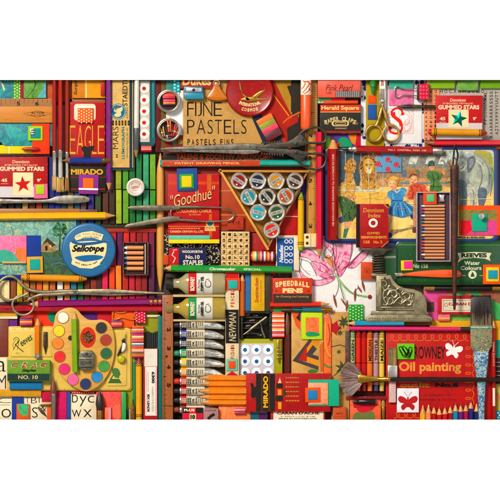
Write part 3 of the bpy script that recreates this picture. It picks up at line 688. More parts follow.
# letter card
t = card('letter_card', 'white card with a red ornamental initial S and scrollwork', 'card', 385, 89, 422, 143.6, 6.1, 7, 'paper:#ece8e6')
q = t.p('scrollwork'); R_ = 'ink:#d96a5c'
q.line([(386.4, 107.6), (413.6, 107.6), (413.6, 133.6), (386.4, 133.6)], .3, R_, closed=True); q.line([(387, 108.2), (413, 108.2), (413, 133), (387, 133)], .2, R_, closed=True)
for cx, cy, r in ((391, 113, 4.4), (391, 127.5, 4.6), (407, 127, 5), (407.4, 128, 3), (404.5, 119, 5.5), (407.5, 122, 2.4), (391, 127.5, 2.4), (391, 113, 2.2), (402, 112, 3.2)): q.ring(cx, cy, r, .35, R_)
q.ring(399.6, 120.6, 12.6, .3, R_)
q = t.p('initial'); q.line([(403.2, 114), (401.4, 109.6), (397, 108), (392.6, 110.4), (392, 114.6), (395.6, 118.4), (400, 122.4), (402.2, 127), (400.4, 131.8), (395.6, 133.4), (390.8, 131.6), (389.8, 127.8)], 2.1, 'ink:#e0301e', smooth=5)
q.line([(393.4, 112), (394.6, 116.6), (400, 121), (401.4, 126)], 3.4, 'ink:#e0301e', smooth=5); q.dot(402.8, 113.6, 1.6, 'ink:#e0301e'); q.dot(390.4, 128, 1.6, 'ink:#e0301e')
t = card('painted_card', 'card painted turquoise above and pink below, under a wire clip', 'painted card', 389, 77, 413.6, 105.6, 7.1, 8.2, 'art:#e05aa0,#e884b4,#c8408c:70')
t.rect(389.2, 77, 413.4, 89.2, 'art:#139a86,#22b09a,#0f8a7a:70')
def binder(label, x0, y0, x1, y1, z, col, wx, side=-1, tail=None):
    t = T('binder_clip', label, 'binder clip', (x0+x1)/2, (y0+y1)/2, z)
    t.p('clip_body').box(x0, y0, x1, y1, 0, 5, col, 1); yc = (y0+y1)/2
    t.p('spine').box(x0-1 if side < 0 else x1-1, y0-.3, x0+1 if side < 0 else x1+1, y1+.3, .2, 5.4, 'plastic:#2a1c24', .5)
    xs = x0 if side < 0 else x1
    P = [(xs, yc+4, 3.4), (wx-side*9, yc+3, 2.4), (wx-side*4, yc+5, 2.2), (wx-side*.8, yc+4.8, 2), (wx, yc, 2), (wx-side*.8, yc-4.8, 2), (wx-side*4, yc-5, 2.2), (wx-side*9, yc-3, 2.4), (xs, yc-4, 3.4)]
    t.p('wire_lever').tube(spl(P, 5), .6, 'metal:#a9a39c', 8); return t
t = binder('crimson patterned binder clip with its wire lever over the pink card', 418, 84, 429, 100, 8.3, 'card:#cf1e48', 394.6)
for i in range(3):
    for j in range(4): t.p('printed_spot').dot(420.6+i*3, 86.6+j*3.6, .9, 'ink:#e86a8a', z=5.1)
# round dark brush
t = T('paint_brush', 'pointed dark brush lying level over the letter card, tip to the left', 'paint brush', 414, 106.6, 8.4)
t.p('bristles').rod([(396.6, .15), (400, 1), (404, 1.9), (409, 2.3), (413, 1.9)], 'wood:#2a1f18', 106.6, 2.3, 14)
t.p('ferrule').rod([(412.6, 2), (413.6, 2.1), (420, 1.8), (424, 1.6)], 'oldmetal:#6b5a44', 106.6, 2.3, 14); t.p('handle').rod([(423.8, 1.7), (426, 1.8), (435.4, 1.7)], 'gloss:#3a3026', 106.6, 2.3, 14)
# embroidery scissors
t = T('embroidery_scissors', 'small embroidery scissors with gold loops and silver blades pointing up', 'scissors', 382, 110, 8.6)
b = t.p('blade'); b.prism([(379.8, 68), (385, 68), (386.4, 95), (386, 112), (383.4, 112), (381, 104), (379.2, 90)], 0, 2.2, 'metal:#cfc8bd', .8)
b = t.p('blade'); b.prism([(380.4, 68), (384, 68), (383.4, 100), (381, 108), (378.4, 106), (379, 92)], 1.4, 3.2, 'oldmetal:#b9b0a2', .7)
t.p('pivot').cyl(382.4, 101, 1.5, 2.8, 4, 'metal:#e8ddc8', .5, 18)
GM = 'metal:#d6b070'
t.p('handle').tube(spl([(383, 104, 2), (380.6, 112, 2), (378.6, 120, 2), (376, 125.6, 2)], 5), [1.5]*5+[1.9]*5+[1.6]*6, GM, 10)
t.p('handle').tube(spl([(381, 104, 2.4), (384.6, 112, 2), (386.4, 120, 2), (389, 125.6, 2)], 5), [1.5]*5+[1.9]*5+[1.6]*6, GM, 10)
for cx in (374.2, 390.2):
    t.p('finger_loop').tube([(x, y, 2) for x, y in circ(cx+(.8 if cx > 380 else -.4), 133.4, 7.9, 8.2, 32)], 1.25, GM, 9, True)
t = card('ticket', 'white ticket with tiny red print over the scissor tips', 'ticket', 379.4, 77, 385.2, 89, 11.9, 12.4, 'paper:#f0ebe4'); t.p('lettering').text('SIR', 380.8, 79, 383.8, 86, 'ink:#b02a20', rot=90, bold=.04)
# letterset sheets
def letters(t, rows, x0, y0, dx, dy, h, m='ink:#1a1512', rot=0):
    q = t.p('lettering')
    for j, r in enumerate(rows):
        for i, c in enumerate(r): q.text(c, x0+j*dx-h*.4, y0+i*dy-h/2, x0+j*dx+h*.4, y0+i*dy+h/2, m, rot=rot, bold=.01)
t = card('lettering_sheet', 'salmon rub down letter sheet left of the second gummed stars box', 'letter sheet', 424, 70, 440, 140, 0, 6.6, 'paper:#e29a78')
letters(t, ['AAAAAAAAAAAAA', 'BBCCCDDDEEEEF', 'FGGGHHIIIIJKK'], 426.4, 87, 4.8, 4.3, 2.8, rot=90)
t = card('lettering_sheet', 'grey rub down letter sheet right of the second gummed stars box', 'letter sheet', 440, 70, 506, 140, 0, 6, 'paper:#b4aca4')
letters(t, ['XOUSYR', 'SAEOLL', 'RRETNN', 'AAOSEE'], 486.5, 100, 0, 0, .01)
NODES[-1].v = []; NODES[-1].f = []; NODES[-1].m = []
q = NODES[-1]
for j, (x, s) in enumerate(((485.6, 'LMMNNNOOPP'), (491.6, 'SSSSRRRRRRRAAA'), (497, 'TTUUVVWWWXYZA'))):
    for i, c in enumerate(s): q.text(c, x-1.6, 91+i*3.4, x+1.6, 93.6+i*3.4, 'ink:#3a3532', rot=90, bold=.01)
for i, c in enumerate('HOCXOHSOEO'): q.text(c, 440+i*4.6, 89.4, 443+i*4.6, 92.6, 'ink:#3a3532', bold=.01)
t = card('paper_strip', 'pale lime strip at the top right above the letter sheets', 'paper strip', 427, 77, 455, 88.4, 6.8, 9, 'paper:#86b42a'); t.rect(427, 77, 429.4, 88.2, 'ink:#c9a98a')
t = card('painted_card', 'hand painted green leaf card between the two lime strips at top right', 'painted card', 457.6, 77, 478.4, 90.4, 6.8, 9.4, 'art:#3a7a26,#6aa53a,#8fb84a:80')
card('paper_strip', 'bright lime strip in the top right corner', 'paper strip', 480.6, 77, 506, 88.4, 6.8, 9, 'paper:#74a526')
t = dennison('red and grey gummed stars box with raised teal star, behind the ochre crayon', 436, 95.4, 482.6, 139.6, 11, 123, 'metal:#1f9a8c', 448.6, 109.6, 468.6, 127, 'card:#c41c24')
t.rect(436.3, 133, 482.2, 134, 'ink:#c8b8b4')
crayon('ochre crayon with red ends and black bands below the teal star', 428, 131.8, 487, 133, 6.8, 11.3, '#d99a2a', tipc='#c92a26')
pencil('slim coral red pencil under the ochre crayon, brown point at its left end', 512, 142.8, 425, 143.2, 5, 6.2, '#d5323e', lead='wax:#4b2a20', tip=9, bare='wood:#8f5a34')
card('card', 'rust brown card strip under the coral red pencil', 'card', 422, 139.6, 506, 149, 0, 5.6, 'card:#b4562a')
# clutch pencil
t = T('clutch_pencil', 'thick red clutch pencil with silver cap over the picture tin', 'pencil', 392, 150, 12, 1.2)
t.p('barrel').rod([(356, 3.2), (357, 3.7), (432, 3.9), (433, 3.6)], 'gloss:#a5161c', 150, 3.8, 6); t.p('cap').rod([(432.8, 3.4), (433.4, 3.7), (441.6, 3.6), (442.4, 2.6)], 'metal:#cfc8c0', 150, 3.8, 18)
t.p('jaw').rod([(348, 1.6), (351, 3), (352, 2.4), (354, 3.4), (356.2, 3.3)], 'metal:#d8d2c4', 150, 3.8, 16); t.p('lead').rod([(340.6, .3), (343, 1.6), (348.4, 1.9)], 'plastic:#26241f', 150, 3.8, 14)
t.p('lettering').text('No.1  CASTELL 9500  HB', 388, 149.2, 426, 150.8, 'ink:#e0b8a8', z=7.3, bold=.02)

# ================================================================= the picture tin
t = T('picture_tin', 'large blue rimmed tin lid printed with children, lion and elephant at a zoo', 'tin', 412, 195)
t.rbox(324.5, 146.6, 499, 243.4, 0, 9, 'gloss:#1d2f66', 6, 1.4, 8); t.rbox(329, 148.6, 497, 241.4, 8.8, 9.8, 'gloss:#28489a', 5, .5, 8); t.rbox(334, 150, 494, 238.8, 9.8, 10.2, 'paper:#e6cd88', 4, .1, 8)
t.top = 10.2; t.name = 'picture_tin'
q = t.p('printed_picture')
q.rect(338, 150.5, 374, 190, A('#2f4a5c')); q.rect(372, 150.5, 493, 163, A('#c4cfc4')); q.rect(374, 160, 452, 186, A('#b98a56')); q.rect(374, 172, 452, 180, A('#a88060'))
q.poly([(374, 152), (445, 152), (452, 168), (374, 168)], A('#8f8d80'))
for x in (380, 394, 411, 428, 441): q.poly([(x, 156), (x+8, 156), (x+5, 164), (x-3, 164)], A('#d9dccf'))
for x in (402, 414.6, 428): q.poly([(x, 177)]+[(x+2.6-2.6*math.cos(math.radians(a)), 172-2.6*math.sin(math.radians(a))) for a in range(0, 181, 30)]+[(x+5.2, 177)], A('#5b6f86'))
q.rect(374, 178, 452, 187, A('#c99a6a')); q.rect(400, 182, 452, 184, A('#6d8a94'))
q.poly([(338, 189), (378, 188), (430, 186), (493, 190), (493, 238), (338, 238)], 'art:#e6c25e,#f0d78a,#d9a844:30')
q.poly([(338, 186), (376, 186), (376, 192), (338, 192)], A('#c9bfa6')); q.rect(338, 192, 392, 205, 'art:#d9a82c,#e8c25a,#b98420:60,1,3')
for (x, y) in ((395, 164), (401, 160)): pass
# right side trees and sky
q.blob([(474, 152), (486, 151), (492, 156), (493, 176), (484, 186), (478, 170)], 'art:#c9a53c,#8fa05a,#d8b86a:60'); q.blob([(484, 172), (493, 168), (493, 186), (486, 188)], A('#7f9a5c'))
# cubs and lion
q.blob([(339, 193), (340, 184), (346, 180), (346, 172), (344, 168), (349, 160), (355, 161), (356, 168), (353, 174), (355, 182), (356, 190), (352, 196), (342, 198)], 'art:#d9a028,#b97f1c,#e8bf58:150')
q.blob([(346, 163), (351, 158), (356, 162), (355, 167), (350, 170), (346, 168)], A('#c98f2a')); q.blob([(339, 202), (344, 196), (350, 199), (350, 206), (344, 210), (339, 208)], 'art:#c88f1e,#e3b23a:150'); q.blob([(340, 188), (344, 184), (345, 192), (341, 196)], A('#e8c46a'))
q.blob([(346, 196), (354, 192), (356, 199), (350, 204)], A('#d9ab3e'))
q.blob([(360, 176), (359, 166), (362, 158), (367, 154.5), (373, 155), (376, 161), (377, 170), (376, 181), (370, 187), (362, 185)], 'art:#8a5a16,#b9822a,#5f3a10:170')
q.blob([(363.6, 164), (366, 159), (371, 159), (374, 164), (372.6, 171), (369, 174), (365, 171)], A('#e0ad48')); q.blob([(367, 168), (371.4, 168), (371, 173), (367.6, 173)], A('#f1dca6'))
for x in (366.6, 371.4): q.dot(x, 164.6, .7, A('#2a1606'))
q.poly([(368, 167.6), (370.6, 167.6), (369.4, 169.4)], A('#4a2410')); q.blob([(360, 182), (366, 178), (378, 184), (378, 189), (362, 189)], A('#cf982c'))
for x in (345.5, 353.2, 361, 368.6, 376, 383): q.line([(x, 150.5), (x, 190)], .55, A('#c9ccc0'))
q.line([(338, 190.5), (384, 190.5)], .9, A('#ddd8c4'))
q.line([(370, 193), (370, 205)], .5, A('#8a6a2a')); q.line([(362, 199), (378, 198)], .5, A('#c99a3c'))
# bending child in green trousers
q.blob([(338.5, 198), (346, 194), (354, 197), (355, 203), (346, 205), (339, 206)], A('#e9b84e')); q.blob([(346, 196), (355, 197), (354, 205), (348, 203)], A('#e3a07c'))
q.blob([(338.5, 198), (344, 196.5), (354, 202), (357, 208), (356, 216), (351, 222), (344, 223), (341, 210)], A('#3a6b2c')); q.poly([(344, 222), (352, 221), (349, 230), (345, 232)], A('#e8a884')); q.poly([(344, 229), (349, 228), (346, 238), (343, 238)], A('#2f7a4a'))
q.blob([(339, 218), (344, 216), (343, 222), (340, 223)], A('#33508c'))
# girl in blue
q.blob([(386, 235), (389, 230), (402, 229), (414, 226), (412, 229), (400, 232), (390, 237)], A('#a5885c'))
q.line([(393, 214), (391, 220), (389.2, 226), (389.8, 234)], (2.6, 1.3), A('#eab088', 300)); q.line([(404, 214), (408, 217), (411.4, 216)], (2.2, 1.3), A('#eab088', 300))
q.line([(388.4, 194), (384.8, 199), (382.6, 205), (384, 208)], (1.9, 1.1), A('#eab088', 300)); q.line([(404.6, 194), (409, 196.4), (412, 193)], (1.7, 1.1), A('#eab088', 300))
q.blob([(387.4, 233), (391.4, 233), (392, 236.4), (389, 238.4), (387, 237)], 'ink:#1f3f8c'); q.blob([(409.6, 213.6), (412.6, 213), (413.6, 217), (411.8, 219.4)], 'ink:#1f3f8c')
q.blob([(392, 200), (402, 200), (409, 204), (415, 208), (415, 211.6), (411, 215), (403, 218), (396, 216.6), (389, 214.6), (388, 211), (390.6, 205)], A('#2a86cc', 260)); q.blob([(390, 191), (396, 189.6), (404, 189), (403.4, 196), (402.4, 200.6), (391.6, 200.6)], A('#2f8ed2', 260))
q.blob([(399.6, 188.8), (404, 187.6), (406.8, 190.6), (406.4, 195.4), (402, 196.4), (400, 193)], A('#3a9ada', 300)); q.blob([(388, 192), (391, 190.8), (392.6, 194), (391.6, 198), (388, 197.4)], A('#3a9ada', 300))
for P in ([(395, 202), (391.6, 208), (390.6, 213.6)], [(398.6, 202), (397.6, 209), (399, 216.6)], [(402, 202), (405, 209), (407, 215)], [(404, 203), (409.6, 207), (413.6, 211)]): q.line(spl(P, 4), (.3, 1.3), 'ink:#124f98')
for P in ([(396.6, 202), (394, 209), (394, 215.4)], [(400.4, 202), (401.6, 209), (403, 216)], [(403.4, 202.4), (408, 208), (411, 213)], [(402, 190), (404.6, 191), (405, 194)], [(393, 193), (393, 199)]): q.line(spl(P, 4), (.3, .9), 'ink:#8ed0ee')
q.line([(391.4, 200.6), (402.6, 200.4)], .8, 'ink:#154f90'); q.line([(394, 190), (397, 192.6), (400.4, 189.4)], .9, 'ink:#e9e6d8')
q.blob([(386.8, 184), (387, 178.4), (391, 175.4), (396.4, 175), (400, 178.4), (400.4, 183.6), (398.4, 187), (396, 184)], A('#b98430', 330)); q.blob([(388.4, 182), (391.4, 180), (395.6, 181.4), (396.6, 185.6), (394.6, 188.6), (391, 189), (388.6, 186.4)], 'ink:#f0bb92'); q.blob([(392, 187.6), (396, 186.4), (396.6, 190), (393, 190.6)], 'ink:#dc9c74')
q.blob([(394.4, 183), (396.4, 183.4), (396, 187.4), (394.6, 188)], 'ink:#dd9a72'); q.blob([(387.4, 180.6), (391, 177.4), (396, 177.8), (396.6, 180.4), (391, 180.4), (388.4, 183)], A('#dcaa4c', 400))
q.line([(390, 178), (394, 176.6), (398, 178.4)], .6, 'ink:#f0cf82'); q.line([(398.6, 180), (399, 184)], .6, 'ink:#7a4e1a'); q.line([(397, 183.6), (397.6, 186.4)], .7, 'ink:#8a5c20')
q.line([(389.6, 183.6), (391, 183.4)], .5, 'ink:#3f2416'); q.line([(393, 183.6), (394.4, 183.8)], .5, 'ink:#3f2416'); q.line([(390.6, 186.6), (393, 186.8)], .5, 'ink:#b8342a')
# boy in orange
q.blob([(408, 178), (410, 172), (415, 171), (419, 174.6), (418, 180), (413, 178)], A('#a8702a')); q.blob([(409.6, 180), (412, 176), (416.6, 177), (417, 182), (413, 185), (410, 184)], A('#eeb084'))
q.blob([(409, 187), (415, 183), (424, 184.6), (428, 190), (427, 196), (416, 199), (408, 199), (406, 193)], A('#e0562c')); q.line([(409, 188), (406, 195), (408, 202)], (2, 1.4), A('#eeb084')); q.line([(426, 188), (432, 193)], (2, 1.4), A('#eeb084'))
q.dot(412, 179.6, .4, A('#3a1f16')); q.dot(415.2, 180, .4, A('#3a1f16'))
q.blob([(414, 198), (417, 198), (417, 228), (414, 231), (413, 214)], A('#d99a78')); q.blob([(412.6, 228), (416.6, 227), (416.6, 232), (413, 232.6)], A('#6a2a22'))
# keeper in green
q.blob([(428, 166), (429, 161.6), (433, 160.4), (434.8, 164), (432, 166)], A('#2b5a54')); q.blob([(429.4, 166), (433.6, 165), (434.4, 169), (432, 171.6), (429.8, 170)], A('#e2a47a'))
q.blob([(427, 173), (431, 170.6), (438, 172), (442, 178), (439, 181), (442, 186), (441, 191), (430, 191), (431, 182), (427, 178)], A('#4a8030')); q.line([(428, 175), (434, 180), (441, 176), (444, 171)], 1.7, A('#386824')); q.blob([(442, 172), (444, 168), (446, 171), (444, 175)], A('#e0a860'))
# elephant
q.blob([(459, 178), (456, 168), (461, 158), (468, 153.6), (476, 155), (484, 159), (490, 168), (492, 180), (490, 192), (484, 197), (478, 196), (470, 197), (462, 190)], A('#98a29e', 60))
q.blob([(470, 158), (480, 158), (487, 168), (488, 184), (480, 190), (472, 186), (468, 172)], A('#b4baa8', 70)); q.blob([(459, 180), (467, 184), (467, 200), (465.6, 210), (460, 210), (459, 196)], A('#66788c'))
q.blob([(468, 184), (477, 186), (477, 200), (476, 212), (469, 212), (470, 200), (467, 192)], A('#c2c3b2')); q.blob([(479, 188), (487, 190), (485, 203), (480, 208), (478, 198)], A('#5d6f86'))
q.blob([(455, 160), (461, 154.6), (468, 156), (469.6, 163), (466, 172), (460, 175), (456, 169)], A('#a7aea6')); q.blob([(468, 158), (474, 156), (475.6, 162), (472, 170), (468, 173), (467, 166)], A('#68707c')); q.blob([(469.6, 160), (473.4, 159), (473, 164), (470, 168)], A('#8f959c'))
q.line([(456, 165), (452, 172), (447.6, 170), (445.6, 164), (442, 160), (440.6, 161.6)], (3, 1), A('#8b949a'), smooth=5); q.line([(460, 171), (464, 169), (467, 165)], (1.6, .7), A('#efe8d0')); q.dot(462.6, 162.4, .7, A('#262c34'))
q.line([(491, 176), (492, 188), (490, 196)], .8, A('#767e86')); q.rect(456, 210, 492, 238, 'art:#e3bd5a,#f0d98c:40')
# strokes that finish the printed figures
for k in range(110):
    x, y = random.choice([(random.uniform(340, 356), random.uniform(170, 206)), (random.uniform(345, 355), random.uniform(161, 172)), (random.uniform(361, 377), random.uniform(172, 187))])
    a = random.uniform(.6, 2.4); l = random.uniform(1, 2.6); q.line([(x, y), (x+l*math.cos(a), y+l*math.sin(a))], (random.uniform(.5, 1), .2), random.choice(['ink:#8a5a14', 'ink:#f0cf6c', 'ink:#b97f1c', 'ink:#5a3a10', 'ink:#e3b040']))
for x, y in ((349.4, 165), (352.8, 165.2), (345, 200), (342, 199.4)): q.dot(x, y, .45, 'ink:#2a1606', n=8)
for k in range(34):
    x, y = random.uniform(341, 355), random.uniform(201, 220); q.line([(x, y), (x+random.uniform(-1, 1), y+random.uniform(1.5, 3.5))], (.7, .2), random.choice(['ink:#234c1c', 'ink:#5a8a3c', 'ink:#1a3a18', 'ink:#4a7a34']))
for k in range(60):
    x = random.uniform(376, 450); y = random.uniform(163, 186); q.line([(x, y), (x+random.uniform(1.5, 5), y)], random.uniform(.25, .6), random.choice(['ink:#8a5c34', 'ink:#d3a878', 'ink:#6a5a4c', 'ink:#e0c49a'])) if not (406 < x+2 < 446 or x < 402 and y > 173) else None
for P in ([(411, 186), (413, 192), (412, 198)], [(420, 186), (422, 192), (420, 197)], [(414, 184.6), (416, 187), (419, 185)]): q.line(P, .6, 'ink:#a8341c')
q.line([(409.6, 177), (412, 174), (417, 174.6)], 1, 'ink:#7a4a1c'); q.line([(411.6, 182.4), (414, 182.8)], .4, 'ink:#a8322a')
for P in ([(432, 173), (434, 180), (433, 189)], [(438, 174), (438, 180)], [(430, 186), (441, 186.6)]): q.line(P, .5, 'ink:#274c1c')
q.line([(428.6, 165.6), (434.6, 165.4)], .6, 'ink:#12302c'); q.dot(430.8, 167.6, .3, 'ink:#2a1a12'); q.dot(433, 167.6, .3, 'ink:#2a1a12')
for k in range(22):
    a = random.uniform(-2.6, 2.6); q.line([(368.4+6*math.sin(a), 164-6*math.cos(a)), (368.4+8.6*math.sin(a), 165-9*math.cos(a)+1)], .7, random.choice(['ink:#5f3a10', 'ink:#c98f2a', 'ink:#7a4a14']))
for P in ([(474, 158), (480, 166), (482, 178), (479, 188)], [(484, 160), (489, 170), (489, 184)], [(462, 184), (464, 194), (462, 206)], [(473, 190), (474, 200), (472, 210)], [(459, 158), (463, 157), (466, 159)], [(457, 167), (461, 169), (464, 166)]): q.line(P, (.3, .9), 'ink:#7c8688', smooth=3)
for P in ([(476, 160), (484, 168), (486, 180)], [(470, 188), (475, 190), (474, 198)]): q.line(P, (1.4, .5), 'ink:#d0d0be', smooth=3)
for k in range(40):
    x, y = random.uniform(392, 460), random.uniform(200, 237); q.line([(x, y), (x+random.uniform(2, 6), y+random.uniform(-.4, .4))], .35, random.choice(['ink:#c9923c', 'ink:#f2e0a0', 'ink:#b8843c']))
t.p('lettering').text('MADE IN ENGLAND', 457.4, 236.4, 485, 238.2, 'ink:#3a2814', bold=.04)
t.p('gloss_scratch').line([(460, 199.6), (492, 198.6)], .4, 'ink:#f2ecd8')
pencil('thick dark red pencil with silver print on the left rim of the picture tin', 333, 240, 333, 136, 9.4, 10.4, '#a3171b', tip=13, lead='plastic:#3a2a20')
q = NODES[-4].p('lettering'); r = NODES[-1].root
q.text('HB KOH-I-NOOR DRAWING No 314 MADE IN USSR', r.x-38, r.y-1, r.x+34, r.y+1, 'ink:#d9b0a0', z=2*r.ap+.08, bold=.02)
t = card('floral_card', 'blue card with red roses on the picture tin beside the lion', 'card', 376.2, 150, 401.6, 172.4, 10.5, 11.6, 'paper:#6b9fd0')
for x, y in ((379, 154), (388, 159.6), (397, 154.6), (378.4, 164), (396.4, 164.6), (388, 169.4)):
    t.dot(x, y, 2.6, 'ink:#c8303c'); t.ring(x, y, 1.4, .5, 'ink:#e8707c'); t.dot(x+.4, y-.4, .6, 'ink:#8a1a26'); t.blob([(x+2, y+2), (x+4, y+1.6), (x+3, y+3.4)], 'ink:#3a6b3c')
t = card('reinforcements_box', 'red gold lettered box with white ring on the lower edge of the picture tin', 'box', 356, 204, 388.4, 247.6, 10.4, 18, 'card:#b01a1d')
t.rect(356.2, 204.2, 359.8, 247.4, 'ink:#201412'); t.line([(384, 204.3), (388, 208)], .8, 'ink:#c9a050'); t.poly([(385, 204.3), (388.2, 204.3), (388.2, 207.4)], 'ink:#1c1412'); t.poly([(388.2, 242), (388.2, 247.2), (382, 247.2)], 'ink:#1c1412'); t.line([(381.4, 247.2), (388.2, 241.2)], .6, 'ink:#c9a050')
q = t.p('lettering'); q.text('Dennison', 363, 208, 383.6, 212.4, 'ink:#d9a24c', shear=.1, bold=.01); q.text('Index', 368, 213.4, 380.6, 217.6, 'ink:#d9a24c', shear=.1, bold=.01); q.text('GUMMED', 366.8, 232, 379.6, 234.4, 'ink:#d9a24c', bold=.02)
q.text('REINFORCEMENTS', 361, 236, 386.4, 238.6, 'ink:#d9a24c', bold=.04); q.text('125', 363.4, 240.6, 369.6, 243.4, 'ink:#d9a24c', bold=.03); q.text('No. 2', 373.4, 240.6, 382, 243.4, 'ink:#d9a24c', bold=.03)
t.p('paper_ring').ring(373, 223, 3.5, 2, 'ink:#f4ede0')
# mini pencil tray
t = T('pencil_tray', 'plum tray holding a column of tiny pencils beside the long dark pen', 'tray', 433, 226, 10.4)
t.box(416, 192, 450.6, 261.6, 0, 4, 'card:#5c4454', .5); t.box(416, 192, 417.2, 261.6, 0, 8, 'card:#b8a4ac', .3); t.box(449.4, 192, 450.6, 261.6, 0, 8, 'card:#b8a4ac', .3); t.box(417.2, 192, 449.4, 193, 0, 8, 'card:#b8a4ac', .3); t.box(417.2, 260.6, 449.4, 261.6, 0, 8, 'card:#b8a4ac', .3)
cols = ['#e8e0e0', '#d8246c', '#7a3a9c', '#e8e8f0', '#2c6ab0', '#1d8a4c', '#e8862c', '#2f4fa0', '#5aa0c8', '#e3c41f', '#1f3a8c', '#d12c2c', '#c02030', '#e05a8c', '#b81f2c', '#f0e8e0', '#2a2422']
nm = 'white deep-pink purple ivory blue green orange navy sky-blue yellow indigo scarlet brick-red rose-pink crimson off-white black'.split()
for i, c in enumerate(cols):
    y = 206+i*3.24; o = 'st nd rd'.split()[i] if i < 3 else 'th'
    t = T('tiny_pencil', f'tiny pencil with {nm[i]} point, {i+1}{o} from the top in the plum tray', 'pencil', 433, y, 14.5, 0, 'tiny pencils in the plum tray')
    t.p('barrel').rod([(424.4, 1.25), (444.4, 1.25)], 'wood:#d99a72', y, 1.2, 8); t.p('lead').rod([(421, .4), (424.5, 1.2)], 'wax:'+c, y, 1.2, 8)
nested('orange square with green centre at the top of the plum pencil tray', [(423, 191.4, 436.4, 204.4, 'paper:#e8501c'), (426.6, 194.6, 434, 202, 'paper:#5cc08c')], 16.6)
t = T('sharpener', 'tiny silver pencil sharpener at the top right of the plum tray', 'sharpener', 441.6, 198, 14.5)
t.prism([(438.8, 194.6), (444.4, 194.6), (443.6, 198), (444.4, 201.8), (438.8, 201.8), (439.6, 198)], 0, 3, 'metal:#c9c4bc', .5); t.p('blade').box(440.4, 195.4, 442.6, 201, 3, 3.5, 'metal:#f0eeea', .1)
# long dark pen with forked wire
t = T('ribbon_pen', 'long mottled dark pen holder with wire loop nib crossing the picture tin', 'pen', 454, 228, 16.8)
t.p('holder').rod([(168, 3.2), (169, 4.2), (172, 4.3), (230, 3.4), (300, 1.8), (309, 1.2), (310, .4)], 'rust:#1c100c,#4a2412,#6b3418', 454, 4.3, 16, flip=True)
t.p('collar').rod([(165.6, 3.8), (166, 4.3), (169, 4.4)], 'rust:#2a1a12,#6a3c22,#8a5632', 454, 4.3, 16, flip=True)
t.p('wire_loop').tube(spl([(452.4, 168, 4.3), (453, 158, 4.3), (454, 149, 4.3), (455, 144.6, 4.3), (456, 149, 4.3), (457.4, 155, 4.3), (456.6, 160, 4.3), (455.6, 168, 4.3)], 5), .9, 'metal:#3a3634', 8)
t.p('wire_loop').tube(spl([(451, 168, 4.3), (448.6, 163, 4.3), (450, 158, 4.3), (453.6, 157.4, 5), (456.4, 162, 4.6), (457.6, 168, 4.3)], 5), .6, 'metal:#8d8880', 8)
# painting card, square, push pin
t = card('painted_card', 'orange framed card painted olive above magenta, holding a push pin', 'painted card', 459.6, 205.4, 502, 235.4, 10.4, 12, 'paper:#ea5a1c')
t.rect(460.4, 210, 497, 221, 'art:#7a6a1c,#93822e,#6a5a14:60'); t.rect(461, 220.6, 497, 235, 'art:#d4208c,#e0409c,#b8187a:80'); t.poly([(461, 220.6), (470, 220.6), (472, 230), (466, 235), (461, 235)], 'ink:#e0243c')
card('paper_square', 'turquoise square pinned onto the olive and magenta card', 'paper square', 472, 213.6, 487, 231.4, 12.2, 13, 'paper:#22ab90')
t = T('push_pin', 'silver push pin stuck in the turquoise square', 'push pin', 481, 216.4, 13)
t.lathe(481, 216.4, [(0, 0), (2.2, 0), (2.4, .6), (1.4, 1.4), (1.2, 4), (2.6, 4.8), (3.1, 5.4), (2.9, 6), (0, 6.4)], 'metal:#e2e0dc', 24)

# ================================================================= middle left
t = T('palette_knife', 'long worn steel palette knife with rounded end below the red star box', 'palette knife', 45, 200, 10.4)
t.p('blade').prism(spl([(-6, 198.6), (20, 199.4), (46, 199.4), (56, 196.4), (66, 195.2), (82, 195.6), (88.4, 197.2), (89.6, 199.6), (88, 201.8), (80, 203), (66, 203.6), (56, 203.2), (46, 202.6), (20, 203.2), (-6, 203.4)], 4, True), 0, 2, 'oldmetal:#a59f94', .8)
t = T('folding_rule', 'tan wooden rule strip with brown end under the palette knife', 'wood strip', 40, 211.4, 8)
t.box(-6, 208.6, 80, 214, 0, 3.6, 'wood:#a9702c', .6); t.p('brown_end').box(80, 209.4, 97.6, 213.4, 0, 3.2, 'wood:#6b3c24', .6)
pencil('yellow pencil pointing right above the painted landscape', -22, 217, 115.4, 215.6, 6.4, 8.2, '#e8b413', lead='wax:#d9a813', tip=10)
# dark sticks behind
random.seed(11)
names = {}
def row(specs, y0, y1, z, h, where, group, kind='chalk', w=5.6, jit=.3):
    n = len(specs)
    for i, (x, c, nm) in enumerate(specs):
        o = ('first second third fourth fifth sixth seventh eighth ninth tenth eleventh twelfth'.split()[i]) if i < 12 else f'{i+1}th'
        stick(f'{nm} stick, {o} from the left {where}', x, y0+random.uniform(-.4, .6), x+w, y1+random.uniform(-.6, .4), z, h+random.uniform(-.3, .3), c, group=group, kind=kind, jit=jit)
row([(1, '#1c1c22', 'black'), (8, '#2a2a2c', 'charcoal'), (15, '#1e2c34', 'blue black'), (22, '#b99a6c', 'sand'), (29, '#5f3a22', 'umber'), (36, '#9c3a22', 'rust'), (42.4, '#3a3a34', 'grey green')], 190, 214, 0, 6, 'in short dark row under star box', 'dark pastel sticks at the left')
row([(48.6, '#24308c', 'royal blue'), (54.8, '#2c3a9c', 'cobalt'), (61, '#3c4a5c', 'slate'), (67.4, '#8a705a', 'taupe'), (74, '#1d5a80', 'petrol blue'), (80.4, '#6a4a5a', 'mauve'), (88, '#3a2f8c', 'ultramarine violet'), (95, '#35492c', 'moss')], 157, 226, 0, 6.2, 'in row behind three red brushes', 'blue and earth pastel sticks')
row([(102.6, '#5c2f1c', 'russet brown'), (109, '#3f2618', 'dark umber')], 190, 224, 0, 6.4, 'in brown pair under violet pencil point', 'brown pastel sticks')
